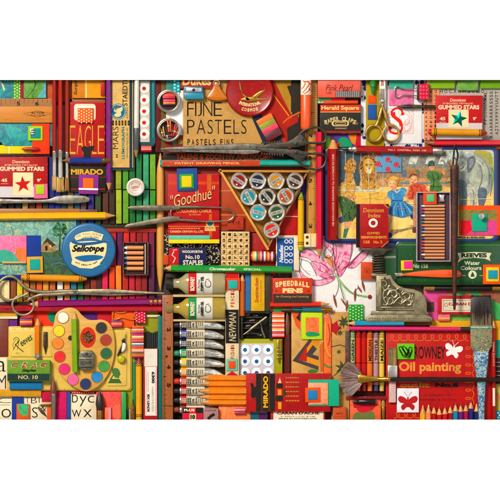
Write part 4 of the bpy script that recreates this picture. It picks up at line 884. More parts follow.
row([(115.6, '#93a52a', 'yellow green'), (122.6, '#4f9a2c', 'leaf green'), (129.2, '#17713a', 'forest green'), (136, '#0f7a4c', 'viridian'), (143, '#3fa27c', 'mint'), (149.8, '#6fa52a', 'lime')], 154, 189, 0, 7, 'in the upper green row', 'upper row of green pastel sticks')
row([(115.8, '#9fb02c', 'yellow green'), (122.8, '#6aa52a', 'grass green'), (129.4, '#147038', 'bottle green'), (136.2, '#12804a', 'emerald'), (143, '#47a584', 'sea green'), (149.8, '#3c8c2c', 'mid green')], 190, 224, 0, 7, 'in the lower green row', 'lower row of green pastel sticks')
card('box_edge', 'dark olive box edge below the green pastel sticks', 'box', 84, 224, 156, 229, 0, 4.4, 'card:#3a3018')
card('box_edge', 'thin red box edge above the row of red pastel sticks', 'box', 100, 228.6, 156, 232.4, 0, 7.6, 'card:#a8321c')
row([(104.6, '#c93a1c', 'vermilion'), (110.4, '#b01d2c', 'crimson'), (117, '#5c1c5c', 'plum'), (123.4, '#c8281c', 'scarlet'), (130, '#b8142c', 'ruby'), (136.4, '#8c1a14', 'dark red'), (142.4, '#a41c2a', 'cherry'), (148.6, '#7a1c4c', 'burgundy')], 232, 266, 0, 6.6, 'in upper red row right of blue tin', 'upper row of red pastel sticks')
row([(96, '#4c1f14', 'dark brown'), (102, '#d81f5c', 'rose'), (109, '#e0481c', 'red orange'), (115.6, '#f0861c', 'orange'), (122.4, '#b82c18', 'brick'), (129, '#c81c44', 'raspberry'), (135.4, '#a8241c', 'oxide red'), (141.4, '#8c1c24', 'maroon'), (148.6, '#5f1c4c', 'purple')], 266, 301, 0, 6.8, 'in lower red row behind long shears', 'lower row of red pastel sticks', jit=.6)
row([(-2, '#d9c79a', 'cream'), (3.6, '#efdcae', 'ivory'), (10.2, '#8a4a22', 'cinnamon'), (16.6, '#d9bf2c', 'lemon'), (23.2, '#c98a3c', 'ochre'), (29.8, '#a86a32', 'tan'), (36.2, '#e0672a', 'orange'), (42.8, '#d99a3c', 'golden'), (49.4, '#c86a3c', 'terracotta'), (57, '#e6e0d2', 'white'), (64, '#d98a4c', 'apricot'), (70.6, '#2c7aa0', 'sky blue'), (77.4, '#1f6a3a', 'green'), (84, '#6a2a1c', 'red brown'), (90.4, '#8a3020', 'brick brown')], 279, 302, 0, 6.6, 'in light row behind long shears', 'light row of pastel sticks', jit=.5)
card('tray_floor', 'dark ribbed box edge running below the light pastel sticks', 'box', -6, 302, 44, 307.4, 0, 6, 'card:#2a1a10')
# white lidded jar
t = T('small_jar', 'small jar with white printed lid on the green pastel sticks', 'jar', 135.5, 187, 7.2)
t.lathe(135.5, 187.2, [(0, 0), (8.2, 0), (8.6, .5), (8.6, 4), (8.9, 4.2)], 'glass:#b8c8c0', 32)
l = t.p('lid'); l.lathe(135.5, 187.2, [(8.9, 4), (9.1, 4.6), (9.0, 8), (8.4, 8.7), (7.6, 8.9), (7.2, 8.6), (0, 8.6)], 'plastic:#d9cfc6', 40); l.top = 8.6
q = l.p('printed_label'); q.ring(135.5, 187.2, 6.4, .3, 'ink:#b04038'); q.arc('ARTISTS', 135.5, 187.2, 4.9, -55, 55, 1.5, 1.1, 'ink:#b04038', .03); q.text('GESSO', 131.5, 186, 139.5, 188.6, 'ink:#b04038', bold=.03, rot=10); q.text('WHITE', 132, 189.8, 138.4, 191, 'ink:#b04038', rot=6)
# landscape painting
t = card('landscape_painting', 'small painted landscape of cottage and tree by a stream under the yellow pencil', 'painting', -6, 220, 76, 275, 0, 8, 'art:#4f9a94,#8fbcae,#3f8a90,#a9b98c,#5fa8a8:60,2')
q = t.p('painted_scene'); q.poly([(38, 252), (50, 250), (75, 251), (75, 274.6), (38, 274.6)], 'art:#0f3a1a,#2a6a30,#0c3018,#2f6a5a:90,2')
q.blob([(40, 249), (44, 241), (47, 238), (53, 244), (56, 250), (52, 252), (42, 252)], 'art:#8a6a3c,#a8824a,#6b4c2a:200'); q.poly([(42, 245), (47, 237.6), (55.4, 245), (52, 247), (47, 242)], 'ink:#4a3a2a'); q.rect(45, 246, 47.4, 250.6, 'ink:#2a1c14'); q.rect(49.4, 245, 51, 247.4, 'ink:#d9c48a')
q.line([(59.4, 251), (59.8, 240), (60.4, 230)], (1.6, .7), 'ink:#3a2a1c'); q.line([(60, 238), (56, 233)], .5, 'ink:#3a2a1c'); q.line([(60, 237), (64, 232)], .5, 'ink:#3a2a1c')
for k in range(46):
    a = random.uniform(0, 6.28); r = math.sqrt(random.random()); x, y = 59.6+r*6.8*math.cos(a), 231.6+r*9*math.sin(a)
    rr_ = random.uniform(.9, 2); q.blob([(x+rr_*random.uniform(.5, 1.2)*math.cos(b), y+rr_*random.uniform(.5, 1.2)*math.sin(b)) for b in (0, 1.3, 2.6, 3.9, 5.1)], random.choice(['ink:#2f6a45', 'ink:#1f5236', 'ink:#3f7f52']), k=2)
q.line([(39, 262), (48, 258), (58, 260), (66, 257), (75, 262)], (1, 2), 'ink:#3f6f86', smooth=4); q.line([(50, 265), (60, 263), (70, 267)], (.6, 1.4), 'ink:#4a7f94', smooth=4)
t = card('painted_paper', 'painted scrap of pink, orange and turquoise with bead chain over the landscape', 'painted paper', -6, 235.6, 26.4, 262.6, 8.2, 10, 'art:#e85a9a,#f07ab0,#e0609c:60')
t.poly([(-6, 252), (4, 249), (12, 252), (17, 258), (22, 262.4), (-6, 262.4)], 'art:#1f9a8c,#35b09c:90'); t.blob([(14, 251), (19, 247.6), (25.6, 249), (26.2, 256), (25, 261.8), (20, 261), (15.5, 256)], 'art:#f0641c,#f08a3c:90')
t = T('bead_chain', 'fine silver bead chain hanging on the pink painted scrap', 'chain', 12, 240, 10.1)
for k, (x, y) in enumerate(spl([(9.6, 226), (11.6, 232), (10.8, 238), (12, 244), (13.4, 250), (15, 254), (16, 248), (15.4, 240)], 4)): t.cyl(x, y, .42, 0, .8, 'metal:#d6d8d6', .3, 8)
card('card', 'cobalt blue card under the teal and gold square at the left', 'card', 26.4, 235.4, 40.6, 281, 8.2, 9, 'paper:#1f3f9c')
card('card', 'broad cobalt blue card below the pink painted scrap', 'card', -6, 263, 27, 280.4, 0, 7.4, 'paper:#1d3c98')
nested('gold square with turquoise centre between the blue card and landscape', [(26.8, 256.6, 42.8, 273, 'paper:#dba23a'), (29.8, 259.2, 40, 269.8, 'paper:#18a3a0')], 9.2, th=1.4)
t = card('paper_strip', 'cream embossed trim below the pink painted scrap', 'paper strip', 2, 261.4, 26, 263.4, 10.1, 11, 'paper:#c9a878')
# round tape tin
t = T('tape_tin', 'round bright blue flat tin of adhesive tape with cream banner', 'tin', 88.6, 250, 0)
t.lathe(88.6, 250, [(0, 0), (26.6, 0), (27.2, .7), (27.2, 12), (26.8, 13.2), (26, 14), (24.6, 14.2), (0, 14.2)], 'plastic:#0f6ba6', 96); t.top = 14.2
scratches(t, disc_at(88.6, 250, 24), 70, 'ink:#0b4a78', 5); scratches(t, disc_at(88.6, 250, 24), 44, 'ink:#7fb0cc', 6)
q = t.p('cream_banner'); q.poly([(75.4, 235.6), (82, 232.4), (92, 231), (103.6, 234.6), (101.4, 240.6), (93, 237.6), (83, 238.4), (76.6, 240.4), (74.6, 238)], 'ink:#ead9b0'); q.blob([(70, 243), (76, 242), (92, 241), (104, 242.6), (106.8, 245), (105, 256), (99, 264), (92, 267), (82, 266), (74, 262), (71, 254)], 'ink:#ead9b0', k=4)
q.blob([(72, 240.6), (80, 242.6), (92, 242), (104, 241), (105, 242.4), (92, 245), (80, 245.4), (72.4, 243)], 'ink:#1d5f9a'); q.blob([(74.6, 257.6), (84, 255.4), (96, 255), (103.6, 257), (95, 261), (84, 261.6)], 'ink:#0d6fb0')
q.poly([(72.6, 258), (84, 262), (99.4, 260), (100.2, 264.6), (92, 268.6), (80, 268), (71.4, 264)], 'ink:#ead9b0')
q = t.p('lettering'); q.text('Sellotape', 72, 244.8, 104.4, 254, 'ink:#14110e', shear=.35, bold=.05)
q.arc('ONE ROLL CLEAR', 90, 262, 28.4, -28, 22, 1.6, 1.3, 'ink:#2a241c', .01); q.arc('ADHESIVE TAPE', 91, 263, 26.2, -20, 16, 1.4, 1.1, 'ink:#2a241c', .01); q.arc('self adhesive tape', 86, 246, 18.8, 212, 146, 1.7, 1.6, 'ink:#2a241c', .02)
# crayon at left
crayon('amber crayon with black bands above the long shears at the left', 21, 277.4, 87, 279, 6.6, 8.6, '#dd9424', tipc='#c8862c')
# long shears
t = T('long_shears', 'long slim steel shears with round bows at far left and blades pointing right', 'scissors', 90, 293, 8.8)
MM = 'oldmetal:#b0a48c'
t.p('blade').prism([(72, 289.4), (110, 288.8), (164, 292.6), (110, 293.4), (72, 293.4)], .6, 3, MM, 1); t.p('blade').prism([(72, 292.4), (110, 292.6), (164, 292.8), (164, 293.6), (110, 296), (72, 294.6)], 0, 2, 'oldmetal:#a39b8c', .8)
t.p('shank').tube(spl([(18, 280, 3.2), (24, 286.4, 3), (32, 290.6, 2.6), (46, 292.2, 2.2), (60, 291.4, 1.8), (78, 291.2, 1.6)], 5), [1.7]*10+[1.9]*10+[2.2]*6, MM, 10)
t.p('shank').tube(spl([(28, 300, 3.2), (33, 297.4, 3), (40, 295, 2.6), (52, 294.4, 2.2), (64, 293.6, 1.8), (78, 292.8, 1.6)], 5), [1.5]*10+[1.8]*10+[2.1]*6, MM, 10)
t.p('finger_loop').tube([(x, y, 3) for x, y in spl([(18, 280), (12, 276.6), (5, 277.4), (-1, 283), (-2, 291), (2, 297.4), (9, 300), (18, 298), (28, 293)], 6)], 1.3, MM, 10)
t.p('finger_loop').tube([(x, y, 3) for x, y in spl([(20, 296), (28, 297), (33.4, 302), (33, 309), (28, 314), (21, 314.8), (14.6, 311), (12.4, 304), (15.4, 298)], 6, True)], 1.2, MM, 10, True)
t.p('pivot').cyl(75.4, 292.2, 2.2, 2.6, 3.7, 'oldmetal:#b5aa94', .5, 20)
t.p('stamped_mark').text('SK', 73.2, 290.8, 77.6, 293.6, 'ink:#3a3026', z=3.8, bold=.03)
# purple pencil and crimson pencil
pencil('long magenta purple pencil with gold striped ferrule pointing left at the shears', 162, 301.6, 27, 304.4, 6.4, 6.8, '#8a1f72', tip=11, lead='wax:#8a1f72', ferrule=None)
t = NODES[-1].root; q = t.p('gold_band')
for k in range(3): q.rod([(t.x-t.L/2+1+k*4.4, 3.45), (t.x-t.L/2+3.4+k*4.4, 3.45)], 'metal:#e3b23c', t.y, 3.2, 16)
q.rod([(t.x-t.L/2+.5, 3.3), (t.x-t.L/2+13, 3.3)], 'plastic:#1c1410', t.y, 3.2, 16)
t = pencil('long crimson pencil lying along the purple one, faint lettering on it', 162, 309, -30, 309, 6, 5.4, '#b51f33', tip=0)
t.p('lettering').text('CUMBERLAND', t.x+40, t.y-1, t.x+66, t.y+1, 'ink:#5c2030', rot=180, bold=.02); t.p('lettering').text('DERWENT', t.x-2, t.y-1, t.x+16, t.y+1, 'ink:#5c2030', rot=180, bold=.02)
# wooden stylus
t = T('wooden_stylus', 'tall pale wooden stylus pointed at both ends in the middle left', 'stylus', 160, 220)
t.rod([(153, .4), (158, 1.4), (168, 3.4), (176, 3.9), (262, 3.9), (274, 3.2), (284, 1.8), (290.4, .3)], 'wood:#d39a50:1', 160.2, 5, 18, flip=True)
# mini pencils box on red sticks
t = T('small_pencil_tray', 'small brown tray of five short pencils on the red pastel sticks', 'tray', 136, 258, 7.2)
t.box(123, 242, 148.6, 275.4, 0, 2.6, 'card:#4a2a30', .4); t.box(123, 242, 148.6, 243.2, 0, 5.6, 'card:#5f3a3c', .3); t.box(123, 274.2, 148.6, 275.4, 0, 5.6, 'card:#5f3a3c', .3); t.box(147.4, 243.2, 148.6, 274.2, 0, 5.6, 'card:#5f3a3c', .3); t.box(123, 243.2, 124, 274.2, 0, 5.6, 'card:#5f3a3c', .3)
t.p('divider').box(144.6, 244, 145.8, 274, 2.6, 4.4, 'plastic:#b9a8a0', .2)
for i, (c, nm) in enumerate((('#e8e4e4', 'white'), ('#d8dce8', 'pale grey'), ('#3a8ac4', 'sky blue'), ('#274fa0', 'dark blue'), ('#1d7a5c', 'green'))):
    y = 247.8+i*5.2; t = T('short_pencil', f'short natural pencil with {nm} lead in the small brown tray', 'pencil', 134, y, 9.9, 0, 'short pencils in the small brown tray')
    t.p('barrel').rod([(127, 1.9), (143.4, 1.9)], 'wood:#dd9a64', y, 1.85, 10); t.p('lead').rod([(124.4, .9), (127.2, 1.85)], 'wax:'+c, y, 1.85, 10)

# ================================================================= centre
card('board', 'dark brown board seen between the round tins and the red chalk box', 'board', 163.8, 160, 306.4, 246, 0, 4, 'card:#8a2c18')
t = card('chalk_box', 'red box of coloured chalk with cream script lettering', 'box', 168, 174, 219.4, 243, 0, 11, 'card:#bd1a1c')
t.rect(168.3, 181.6, 219, 184.4, 'ink:#c9502c'); t.rect(207, 174.3, 211.4, 190.6, 'ink:#c9602c'); t.rect(209, 214, 212, 238, 'ink:#c9602c'); t.rect(168.3, 226, 219, 226.8, 'ink:#cf7a3c')
q = t.p('lettering'); q.text('"Goodhue"', 170, 191, 217, 203.6, 'ink:#2a1418', shear=.4, bold=.02, rot=13); q.text('"Goodhue"', 170.4, 190.4, 216.8, 202.6, 'ink:#e8c88e', shear=.4, bold=-.005, rot=13)
q.text('COLOURED CHALK', 176.4, 209.2, 212, 212.6, 'ink:#e8a86a', bold=.02); q.text('56 STICKS', 189, 213.8, 200.6, 215.4, 'ink:#e8a86a'); q.text('CANADA CRAYON Co. LTD.', 170, 230.4, 203.6, 232.6, 'ink:#e8c094', bold=.03); q.squig(170, 228, 200, 228.8, 4, 'ink:#e8a86a')
q = t.p('printed_badge'); q.dot(210, 224, 4, 'ink:#d9b070'); q.dot(210, 223, 3, 'ink:#1c6a80'); q.poly([(205, 226), (215, 226), (215.8, 231), (204.4, 231)], 'ink:#d9b070'); q.squig(206, 227.6, 214.4, 228.2, 2, 'ink:#5a2c18')
nested('blue square holding green and yellow squares at the top of the red chalk box', [(177, 168.4, 197.4, 191, 'paper:#2c55a3'), (179.4, 174, 193.6, 188.4, 'paper:#3aa248'), (181.6, 176, 191.6, 187, 'paper:#e3c81f')], 11.3)
t = T('spring_snips', 'steel thread snips with bare wire bow crossing the red chalk box', 'snips', 180, 215, 12)
t.p('blade').prism([(126.4, 208), (131, 205.8), (150, 205), (180, 205.6), (180, 209.4), (172, 210.6), (150, 210.8), (132, 209.8)], 1, 3.4, 'oldmetal:#948a7a', 1); t.p('blade').prism([(124.4, 226.6), (127, 224.2), (150, 219.4), (170, 216), (180, 216.4), (180, 220.6), (172, 221.8), (150, 224.6), (130, 227.6), (125, 227.8)], 1, 3.4, 'oldmetal:#948a7a', 1)
t.p('wire_bow').tube(spl([(170, 207.4, 2), (190, 207, 2), (214, 207.4, 2), (227, 208.6, 2), (233, 213, 2), (232.6, 218, 2), (226, 220.8, 2), (206, 221.6, 2), (190, 220.4, 2), (170, 219.4, 2)], 5), [1.4]*8+[.75]*30+[1.4]*8, 'metal:#9d968c', 8)
t.p('neck').tube(spl([(180, 206, 2.4), (173, 208.4, 2.4), (170.4, 213.4, 2.4), (173, 218.4, 2.4), (180, 220, 2.4)], 5), .8, 'metal:#9d968c', 8)
# stacked strips on the box foot
card('paper_strip', 'pale turquoise paper strip across the foot of the red chalk box', 'paper strip', 168.6, 235.4, 210, 239.2, 11.2, 12.4, 'paper:#5fc4bc')
card('paper_strip', 'bright yellow paper strip across the foot of the red chalk box', 'paper strip', 168.6, 239.4, 219.4, 243.4, 11.2, 12.2, 'paper:#f2d21a')
t = card('patterned_paper', 'black paper with white squiggles around the staples box', 'printed paper', 163, 233, 221, 272, 0, 5.4, 'paper:#1c1815')
random.seed(5)
for k in range(420):
    x, y = random.uniform(163.6, 220), random.uniform(234, 271)
    if 170 < x < 204 and 249 < y < 265: continue
    a = random.choice((0, .8, 1.6, 2.4)); l = random.uniform(.6, 1.2); t.line([(x-l*math.cos(a), y-l*math.sin(a)), (x, y), (x+l*math.cos(a+.7), y+l*math.sin(a+.7))], .55, 'ink:#d8ccb8')
t = card('staples_box', 'small navy and red staples box on the black squiggle paper', 'box', 169, 247.8, 206, 267, 5.6, 11.4, 'card:#1b2358')
t.rect(169.3, 248.1, 178.6, 266.8, 'ink:#c42428'); q = t.p('printed_staple'); q.line([(174, 251), (172, 255), (175.4, 258), (173, 263)], .9, 'ink:#f2dcd2'); q.line([(173, 250), (176.8, 249.6)], .6, 'ink:#f2dcd2')
q = t.p('lettering'); q.text('WOOLWORTHS', 182, 250.4, 202.6, 253, 'ink:#e8dcc8', bold=.03); q.text('No.10', 185.6, 255, 199.6, 259, 'ink:#e8dcc8', bold=.02); q.text('STAPLES', 183, 260.2, 203, 265, 'ink:#e8dcc8', bold=.03)
card('tab', 'tiny orange red tab left of the staples box', 'tab', 163.4, 255, 168.6, 264.8, 5.6, 7, 'paper:#d2502a')
# terracotta panels
t = card('card', 'rust card with lighter fold line left of the triangular carton', 'card', 219.8, 172, 262, 232, 4.1, 7, 'card:#b04a24'); t.rect(220, 190.4, 262, 191, 'ink:#d9a06a'); t.rect(220, 214.6, 262, 215.2, 'ink:#d9a06a')
t = card('eraser', 'brick red eraser block with stamped mark beside the letter tiles', 'eraser', 227.6, 217, 243.6, 229.6, 7.2, 11, 'card:#b23c22'); t.p('stamped_mark').text('(-:)', 232.6, 220.6, 239.6, 224.6, 'ink:#5c1f12', bold=.03)
# rubber letter stamps
t = card('stamp_box_edge', 'dark purple tray under the cream letter tiles', 'tray', 220, 230.6, 250.6, 268, 0, 8, 'card:#4a1c30')
G = 'cream letter tiles in the purple tray'
gl = ['jipxw', 'ongst', 'd&6fa', 'ukqhb', 'reycm', '247vz']
for r in range(6):
    for c in range(5):
        x0, y0 = 221.2+c*5.7, 231.6+r*5.8; ch = gl[r][c]
        t = card('letter_tile', f'cream tile bearing the turned letter {ch} in the purple tray', 'letter tile', x0, y0, x0+5.5, y0+5.6, 8.1, 11.2, 'wood:#e6c48e', group=G)
        t.p('lettering').text(ch, x0+1.2, y0+1.2, x0+4.1, y0+4.6, 'ink:#2a1a10', rot=90, bold=.04)
# triangular carton with ink bottles
t = T('triangular_carton', 'open triangular brown carton holding ten round capped ink pots', 'carton', 263, 198, 7.2)
A, B, C = (218.5, 170), (309, 170.4), (267.4, 250.4)
t.prism([A, B, C], 0, 1.6, 'card:#b27a34', .2)
def wall(p, q, m, n, k=1.5, h=10):
    w = t.p(n); d = Vector(q)-Vector(p); L_ = d.length; nx, ny = -d.y/L_*k, d.x/L_*k
    w.prism([p, q, (q[0]+nx, q[1]+ny), (p[0]+nx, p[1]+ny)], 0, h, m, .3)
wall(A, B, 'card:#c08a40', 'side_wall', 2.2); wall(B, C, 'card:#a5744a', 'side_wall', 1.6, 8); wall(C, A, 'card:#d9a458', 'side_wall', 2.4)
t.p('grey_flap').poly([(304, 176), (300, 192), (272, 238), (268, 243), (268, 236), (292, 190)], 'paper:#a89a8c', z=1.7)
ink = [('#8f1420', 'crimson'), ('#1c2a52', 'navy'), ('#c9861a', 'amber'), ('#4a2a1f', 'dark brown'), ('#1590a8', 'turquoise'), ('#26221f', 'black'), ('#b8501c', 'burnt orange'), ('#1fa3bc', 'bright cyan'), ('#2f5a2a', 'bottle green'), ('#cf3018', 'vermilion')]
pos = [(239, 181), (257.6, 181), (276, 181), (295, 181), (248.6, 197), (267, 197), (285.6, 196.6), (258, 212.6), (276.6, 212.6), (271.4, 230)]
for (c, nm), (x, y) in zip(ink, pos):
    t = T('ink_pot', f'ink pot with {nm} lid disc in the triangular carton', 'ink pot', x, y, 8.9, 0, 'ink pots in the triangular carton')
    t.lathe(x, y, [(0, 0), (7.8, 0), (8, .6), (8, 6)], 'glass:#cfd0cc', 32)
    l = t.p('cap'); l.lathe(x, y, [(8, 5.6), (8.7, 6), (8.8, 7.6), (8.5, 8.6), (7.6, 9.3), (6.7, 9.2), (6.2, 8.7), (0, 8.7)], 'metal:#f6f2ea', 40); l.top = 8.7
    d = l.p('lid_disc'); d.dot(x, y, 5.9, 'gloss:'+c, z=8.75, n=32)
    l.root.rot = random.uniform(-28, 28)
    u = Vector((.78, .62)) if nm not in ('amber', 'bottle green', 'vermilion') else Vector((.9, -.3)); u.normalize(); v = Vector((-u.y, u.x))
    k = lambda a, b: (x+u.x*a+v.x*b, y+u.y*a+v.y*b)
    w = l.p('silver_band'); w.poly([k(-5.7, -1.8), k(5.7, -1.8), k(5.7, 1.8), k(-5.7, 1.8)], 'metal:#f2efe8', z=8.8)
    w.text('INK 2oz', x-4, y-1, x+4, y+1, 'ink:#555048', rot=-math.degrees(math.atan2(u.y, u.x)), z=8.84, bold=.03)
    w.dot(x+v.x*4.2, y+v.y*4.2, .8, 'ink:#e8e4de', z=8.84, n=10)
# striped cylinder
t = T('striped_eraser', 'striped rod shaped eraser of many colours right of the letter tiles', 'eraser', 262.6, 256.4, 4.2)
cs = ['#d92c5c', '#f0d23c', '#e8e0d0', '#3a8c4c', '#e85a2c', '#f4a8c4', '#7a2c6c', '#f0e8dc', '#c8401c', '#e8b83c', '#d82c84', '#f4dcd0', '#8c1c3c']
for i, c in enumerate(cs): t.p('colour_band').rod([(250.8+i*1.85, 5.1 if i else 4.4), (252.65+i*1.85, 5.1 if i < 12 else 4.4)], 'wax:'+c, 256.4, 5.1, 20)
card('card', 'red card with a pale line right of the triangular carton', 'card', 262.4, 200, 300, 250, 4.1, 6.2, 'card:#b51c20'); NODES[-1].rect(284, 216, 300, 216.8, 'ink:#e8c8b8')
card('card', 'deep red card under the striped rod and green pencil', 'card', 250.8, 232, 276, 276, 0, 4.7, 'card:#a5201c')
# needle packet
t = card('needle_packet', 'blue and white needle packet with ring pattern below the carton', 'packet', 276, 235.4, 299, 270.6, 6.4, 9, 'paper:#ead9bc'); t.rect(277, 237, 293.8, 270.4, 'ink:#1f52a0'); t.rect(278.4, 239.6, 283, 268, 'ink:#2a63b4')
t.p('lettering').text('Needles', 279.2, 245, 283.4, 262.6, 'ink:#e6e2da', rot=90, shear=.25, bold=.03)
q = t.p('printed_rings')
for i in range(4):
    for j in range(2): q.ring(286.4+j*4.4, 241.4+i*6.6, 1.7, .8, 'ink:#e6e2da')
q.rect(284.4, 249.4, 285, 260, 'ink:#e6e2da'); q.rect(278.2, 237.6, 293.4, 238.2, 'ink:#e6e2da')
crayon('yellow crayon with lime ends standing between the carton and the ruler', 300.8, 250.6, 301, 192, 6.2, 6.4, '#dcb21c', tipc='#8fae2c')
card('card', 'violet and navy card strip between yellow crayon and upright ruler', 'card', 300, 180, 306.4, 240, 4.1, 5.6, 'paper:#4a3a8c')
t = card('domino', 'cream domino tile with black pips beside the needle packet', 'domino', 304, 233.6, 317.6, 247, 9.2, 12.6, 'plastic:#e8d0a4', r=1)
for x, y in ((307.2, 237.2), (307.2, 243.2)): t.p('pip').dot(x, y, 1.5, 'plastic:#1a1512')
t.p('divider').rect(310.6, 234, 311, 246.6, 'ink:#7a5a34')
# green pencil
t = pencil('bright green pencil with white lettering above the two oil bottles', 292, 269.8, 163, 268.2, 6, 11.6, '#249a3c', tip=8, lead='wax:#2a8a3c')
t.p('lettering').text('Chromacolor', t.x-8, t.y-1.4, t.x+18, t.y+1.5, 'ink:#e8f0dc', rot=180, shear=.2, bold=.03); t.p('lettering').text('SPECIAL', t.x-34, t.y-1, t.x-16, t.y+1, 'ink:#c4e0b8', rot=180, bold=.03)

# ================================================================= lily drawing and what lies on it
t = card('lily_drawing', 'white sheet with a pink lily drawn in coloured pencil, lower centre right', 'drawing', 292, 236, 398, 320, 0, 6, 'paper:#e9e5e2')
q = t.p('lily_blossom'); PK = 'art:#d4448a,#e878ae,#f5c2d9,#e468a2,#c83a80:110,1.2'
PET = ([(333, 240), (341, 238), (350, 240), (353, 248), (350, 260), (345, 270), (340, 277), (336, 270), (335, 258)],
       [(299, 256), (303, 250), (310, 249.6), (317, 255), (324, 260), (329, 264), (334, 273), (328, 274), (320, 270), (313, 262), (307, 258)],
       [(311, 262), (317, 262), (326, 266), (334, 275), (329, 279), (321, 277), (314, 270)],
       [(299, 268), (304, 275), (311, 279), (320, 280), (330, 277), (335, 276), (334, 280), (327, 284), (316, 286), (307, 283), (301, 277)],
       [(348, 267), (352, 261), (359, 254), (371, 243), (372.6, 247), (367, 256), (361, 262), (354, 268)],
       [(330, 238), (336, 246), (336, 258), (332, 254), (326, 247), (318, 240)])
for P in PET: q.blob(P, PK, k=4)
q.blob([(305, 262), (309, 262), (313, 267), (316, 274), (313, 276), (308, 272), (304.4, 266)], 'ink:#f1ebea'); q.blob([(325, 258), (329, 255), (334, 261), (336, 271), (331, 266)], 'ink:#d99060')
q.blob([(317, 250), (323, 249), (326, 254), (322, 259), (318, 256)], 'ink:#efe9e6')
random.seed(4)
for k in range(130):
    P = random.choice(PET); a_, b_ = random.choice(P), (335, 274); u = random.uniform(.05, .7); v = u+random.uniform(.12, .28)
    cx = sum(p[0] for p in P)/len(P); cy = sum(p[1] for p in P)/len(P); w_ = random.uniform(.15, .9); a_ = (a_[0]*w_+cx*(1-w_), a_[1]*w_+cy*(1-w_))
    q.line([(a_[0]+(b_[0]-a_[0])*u, a_[1]+(b_[1]-a_[1])*u), (a_[0]+(b_[0]-a_[0])*v, a_[1]+(b_[1]-a_[1])*v)], (.2, .5), random.choice(['ink:#cc3a80', 'ink:#d2488c', 'ink:#f6cfe0', 'ink:#c42c74']))
q = t.p('pencil_outline'); O = 'ink:#4c4648'
for P in PET: q.line(spl(P, 4, True), .32, 'ink:#6a4a5c', closed=True)
for P in ([(300, 254), (299, 258), (304, 260), (309, 262), (313, 268), (317, 276)], [(299, 256), (302, 250), (309, 249), (316, 254)], [(302, 258), (301, 266), (305, 271), (310, 275)], [(327, 247), (324, 254), (329, 258), (334, 253), (330, 246)], [(334, 240), (333, 252), (336, 266), (339, 277)], [(352, 244), (350, 260), (344, 272)], [(349, 266), (358, 256), (371, 243)], [(324, 257), (331, 260), (334, 270), (336, 276)]): q.line(P, .45, O, smooth=4)
q = t.p('green_stem'); q.line([(336, 275), (340, 281), (346, 288), (352, 293), (362, 296), (369, 297)], (2.6, 1.8), 'art:#5f9a4a,#9cc08a,#3f7a3a:120', smooth=5); q.line([(338, 278), (341, 288), (344, 296), (346, 302)], (2.8, .8), 'art:#8fb07a,#b5cca4,#6a9a5c:120', smooth=4)
q.dot(370, 297, 2.2, 'ink:#8c3a34')
for P in ([(339, 280), (338, 290), (335, 297)], [(340, 282), (342, 292), (344, 300)], [(344, 286), (352, 293), (360, 296)], [(354, 292), (358, 288), (358, 285)]): q.line(P, .5, 'ink:#5c5a50', smooth=4)
q = t.p('stamens')
for a, b in (((333.4, 294), (336.8, 308)), ((341, 298), (347.6, 308)), ((347.4, 300), (346.6, 312)), ((355.6, 288), (355, 302)), ((358, 286), (362, 293)), ((362, 280), (365, 292))):
    mx, my = (a[0]+b[0])/2, (a[1]+b[1])/2; q.blob([a, (mx+1.2, my), b, (mx-1.2, my)], 'ink:#8a4a40', k=3)
t = card('eraser', 'small orange eraser with stamped shell, left of the press spring', 'eraser', 361, 262, 373.4, 279.6, 6.2, 10.4, 'card:#d2542c')
q = t.p('stamped_shell')
for k in range(5): q.line([(367.2, 273), (364.4+k*1.4, 267.6+abs(k-2)*.5)], .35, 'ink:#8c2f1c')
q.ring(367.2, 270.2, 2.8, .4, 'ink:#8c2f1c', ry=3.2)
t = card('dotted_patch', 'green square with white polka dots below the lily stem', 'paper square', 348.6, 304.6, 363.4, 320.6, 7.6, 9, 'paper:#2f9c35')
for i in range(5):
    for j in range(5): t.dot(350.2+i*2.9, 306.3+j*3.1+(1.2 if i % 2 else 0), .62, 'ink:#dff0d0', n=10)
card('card', 'blue violet sheet behind the spring of the cast press', 'card', 376, 244, 396, 282, 6.1, 6.8, 'art:#2f62b0,#5a4fb0,#4a7ac8:40'); NODES[-1].poly([(380, 272), (388, 268), (395.6, 271), (395.6, 281.6), (380, 281.6)], 'ink:#c8502c')
# cast iron press
t = T('embossing_press', 'antique grey cast iron embossing press with scrolled side plate and coil spring', 'press', 397, 290, 7)
IR = 'oldmetal:#a89e84'
t.p('base').prism([(366, 322), (366, 318), (370, 315), (376, 313.6), (425, 313.6), (430, 316), (432.6, 318), (432.6, 322)], 0, 8, IR, 1.2)
q = t.p('base_moulding')
for k in range(24): q.box(368.4+k*2.6, 317.2, 370.2+k*2.6, 318.6, 7.6, 8.6, IR, .4)
f = t.p('side_frame'); OUT = [(376, 275), (378.4, 274.6), (391, 275), (393.4, 280), (398, 285), (404, 287.6), (414, 289), (421, 292), (425.6, 297), (427, 304), (427, 314), (414, 314), (414, 310.8), (376, 310.8)]
f.prism(OUT, 1, 9, IR, 1.4); f.top = 9
f.p('dark_slot').box(384, 311, 413.4, 314.4, .4, 7.6, 'plastic:#120e0c', .3)
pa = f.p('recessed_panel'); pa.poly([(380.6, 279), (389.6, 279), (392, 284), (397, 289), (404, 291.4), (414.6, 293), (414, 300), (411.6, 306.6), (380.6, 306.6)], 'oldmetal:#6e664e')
sc = f.p('scrollwork')
def scroll(pts, w=.56): sc.tube([(x, y, 9.5) for x, y in spl(pts, 5)], [w*.5]+[w]*(5*(len(pts)-1)-1)+[w*.7], 'oldmetal:#c9bea2', 8)
scroll([(382, 281), (384, 280.4), (386.6, 283), (385.4, 286), (383.4, 285)]); scroll([(382, 286), (384, 290), (383, 296), (386, 303), (391, 304), (393, 300), (390, 297.6), (388.4, 300)])
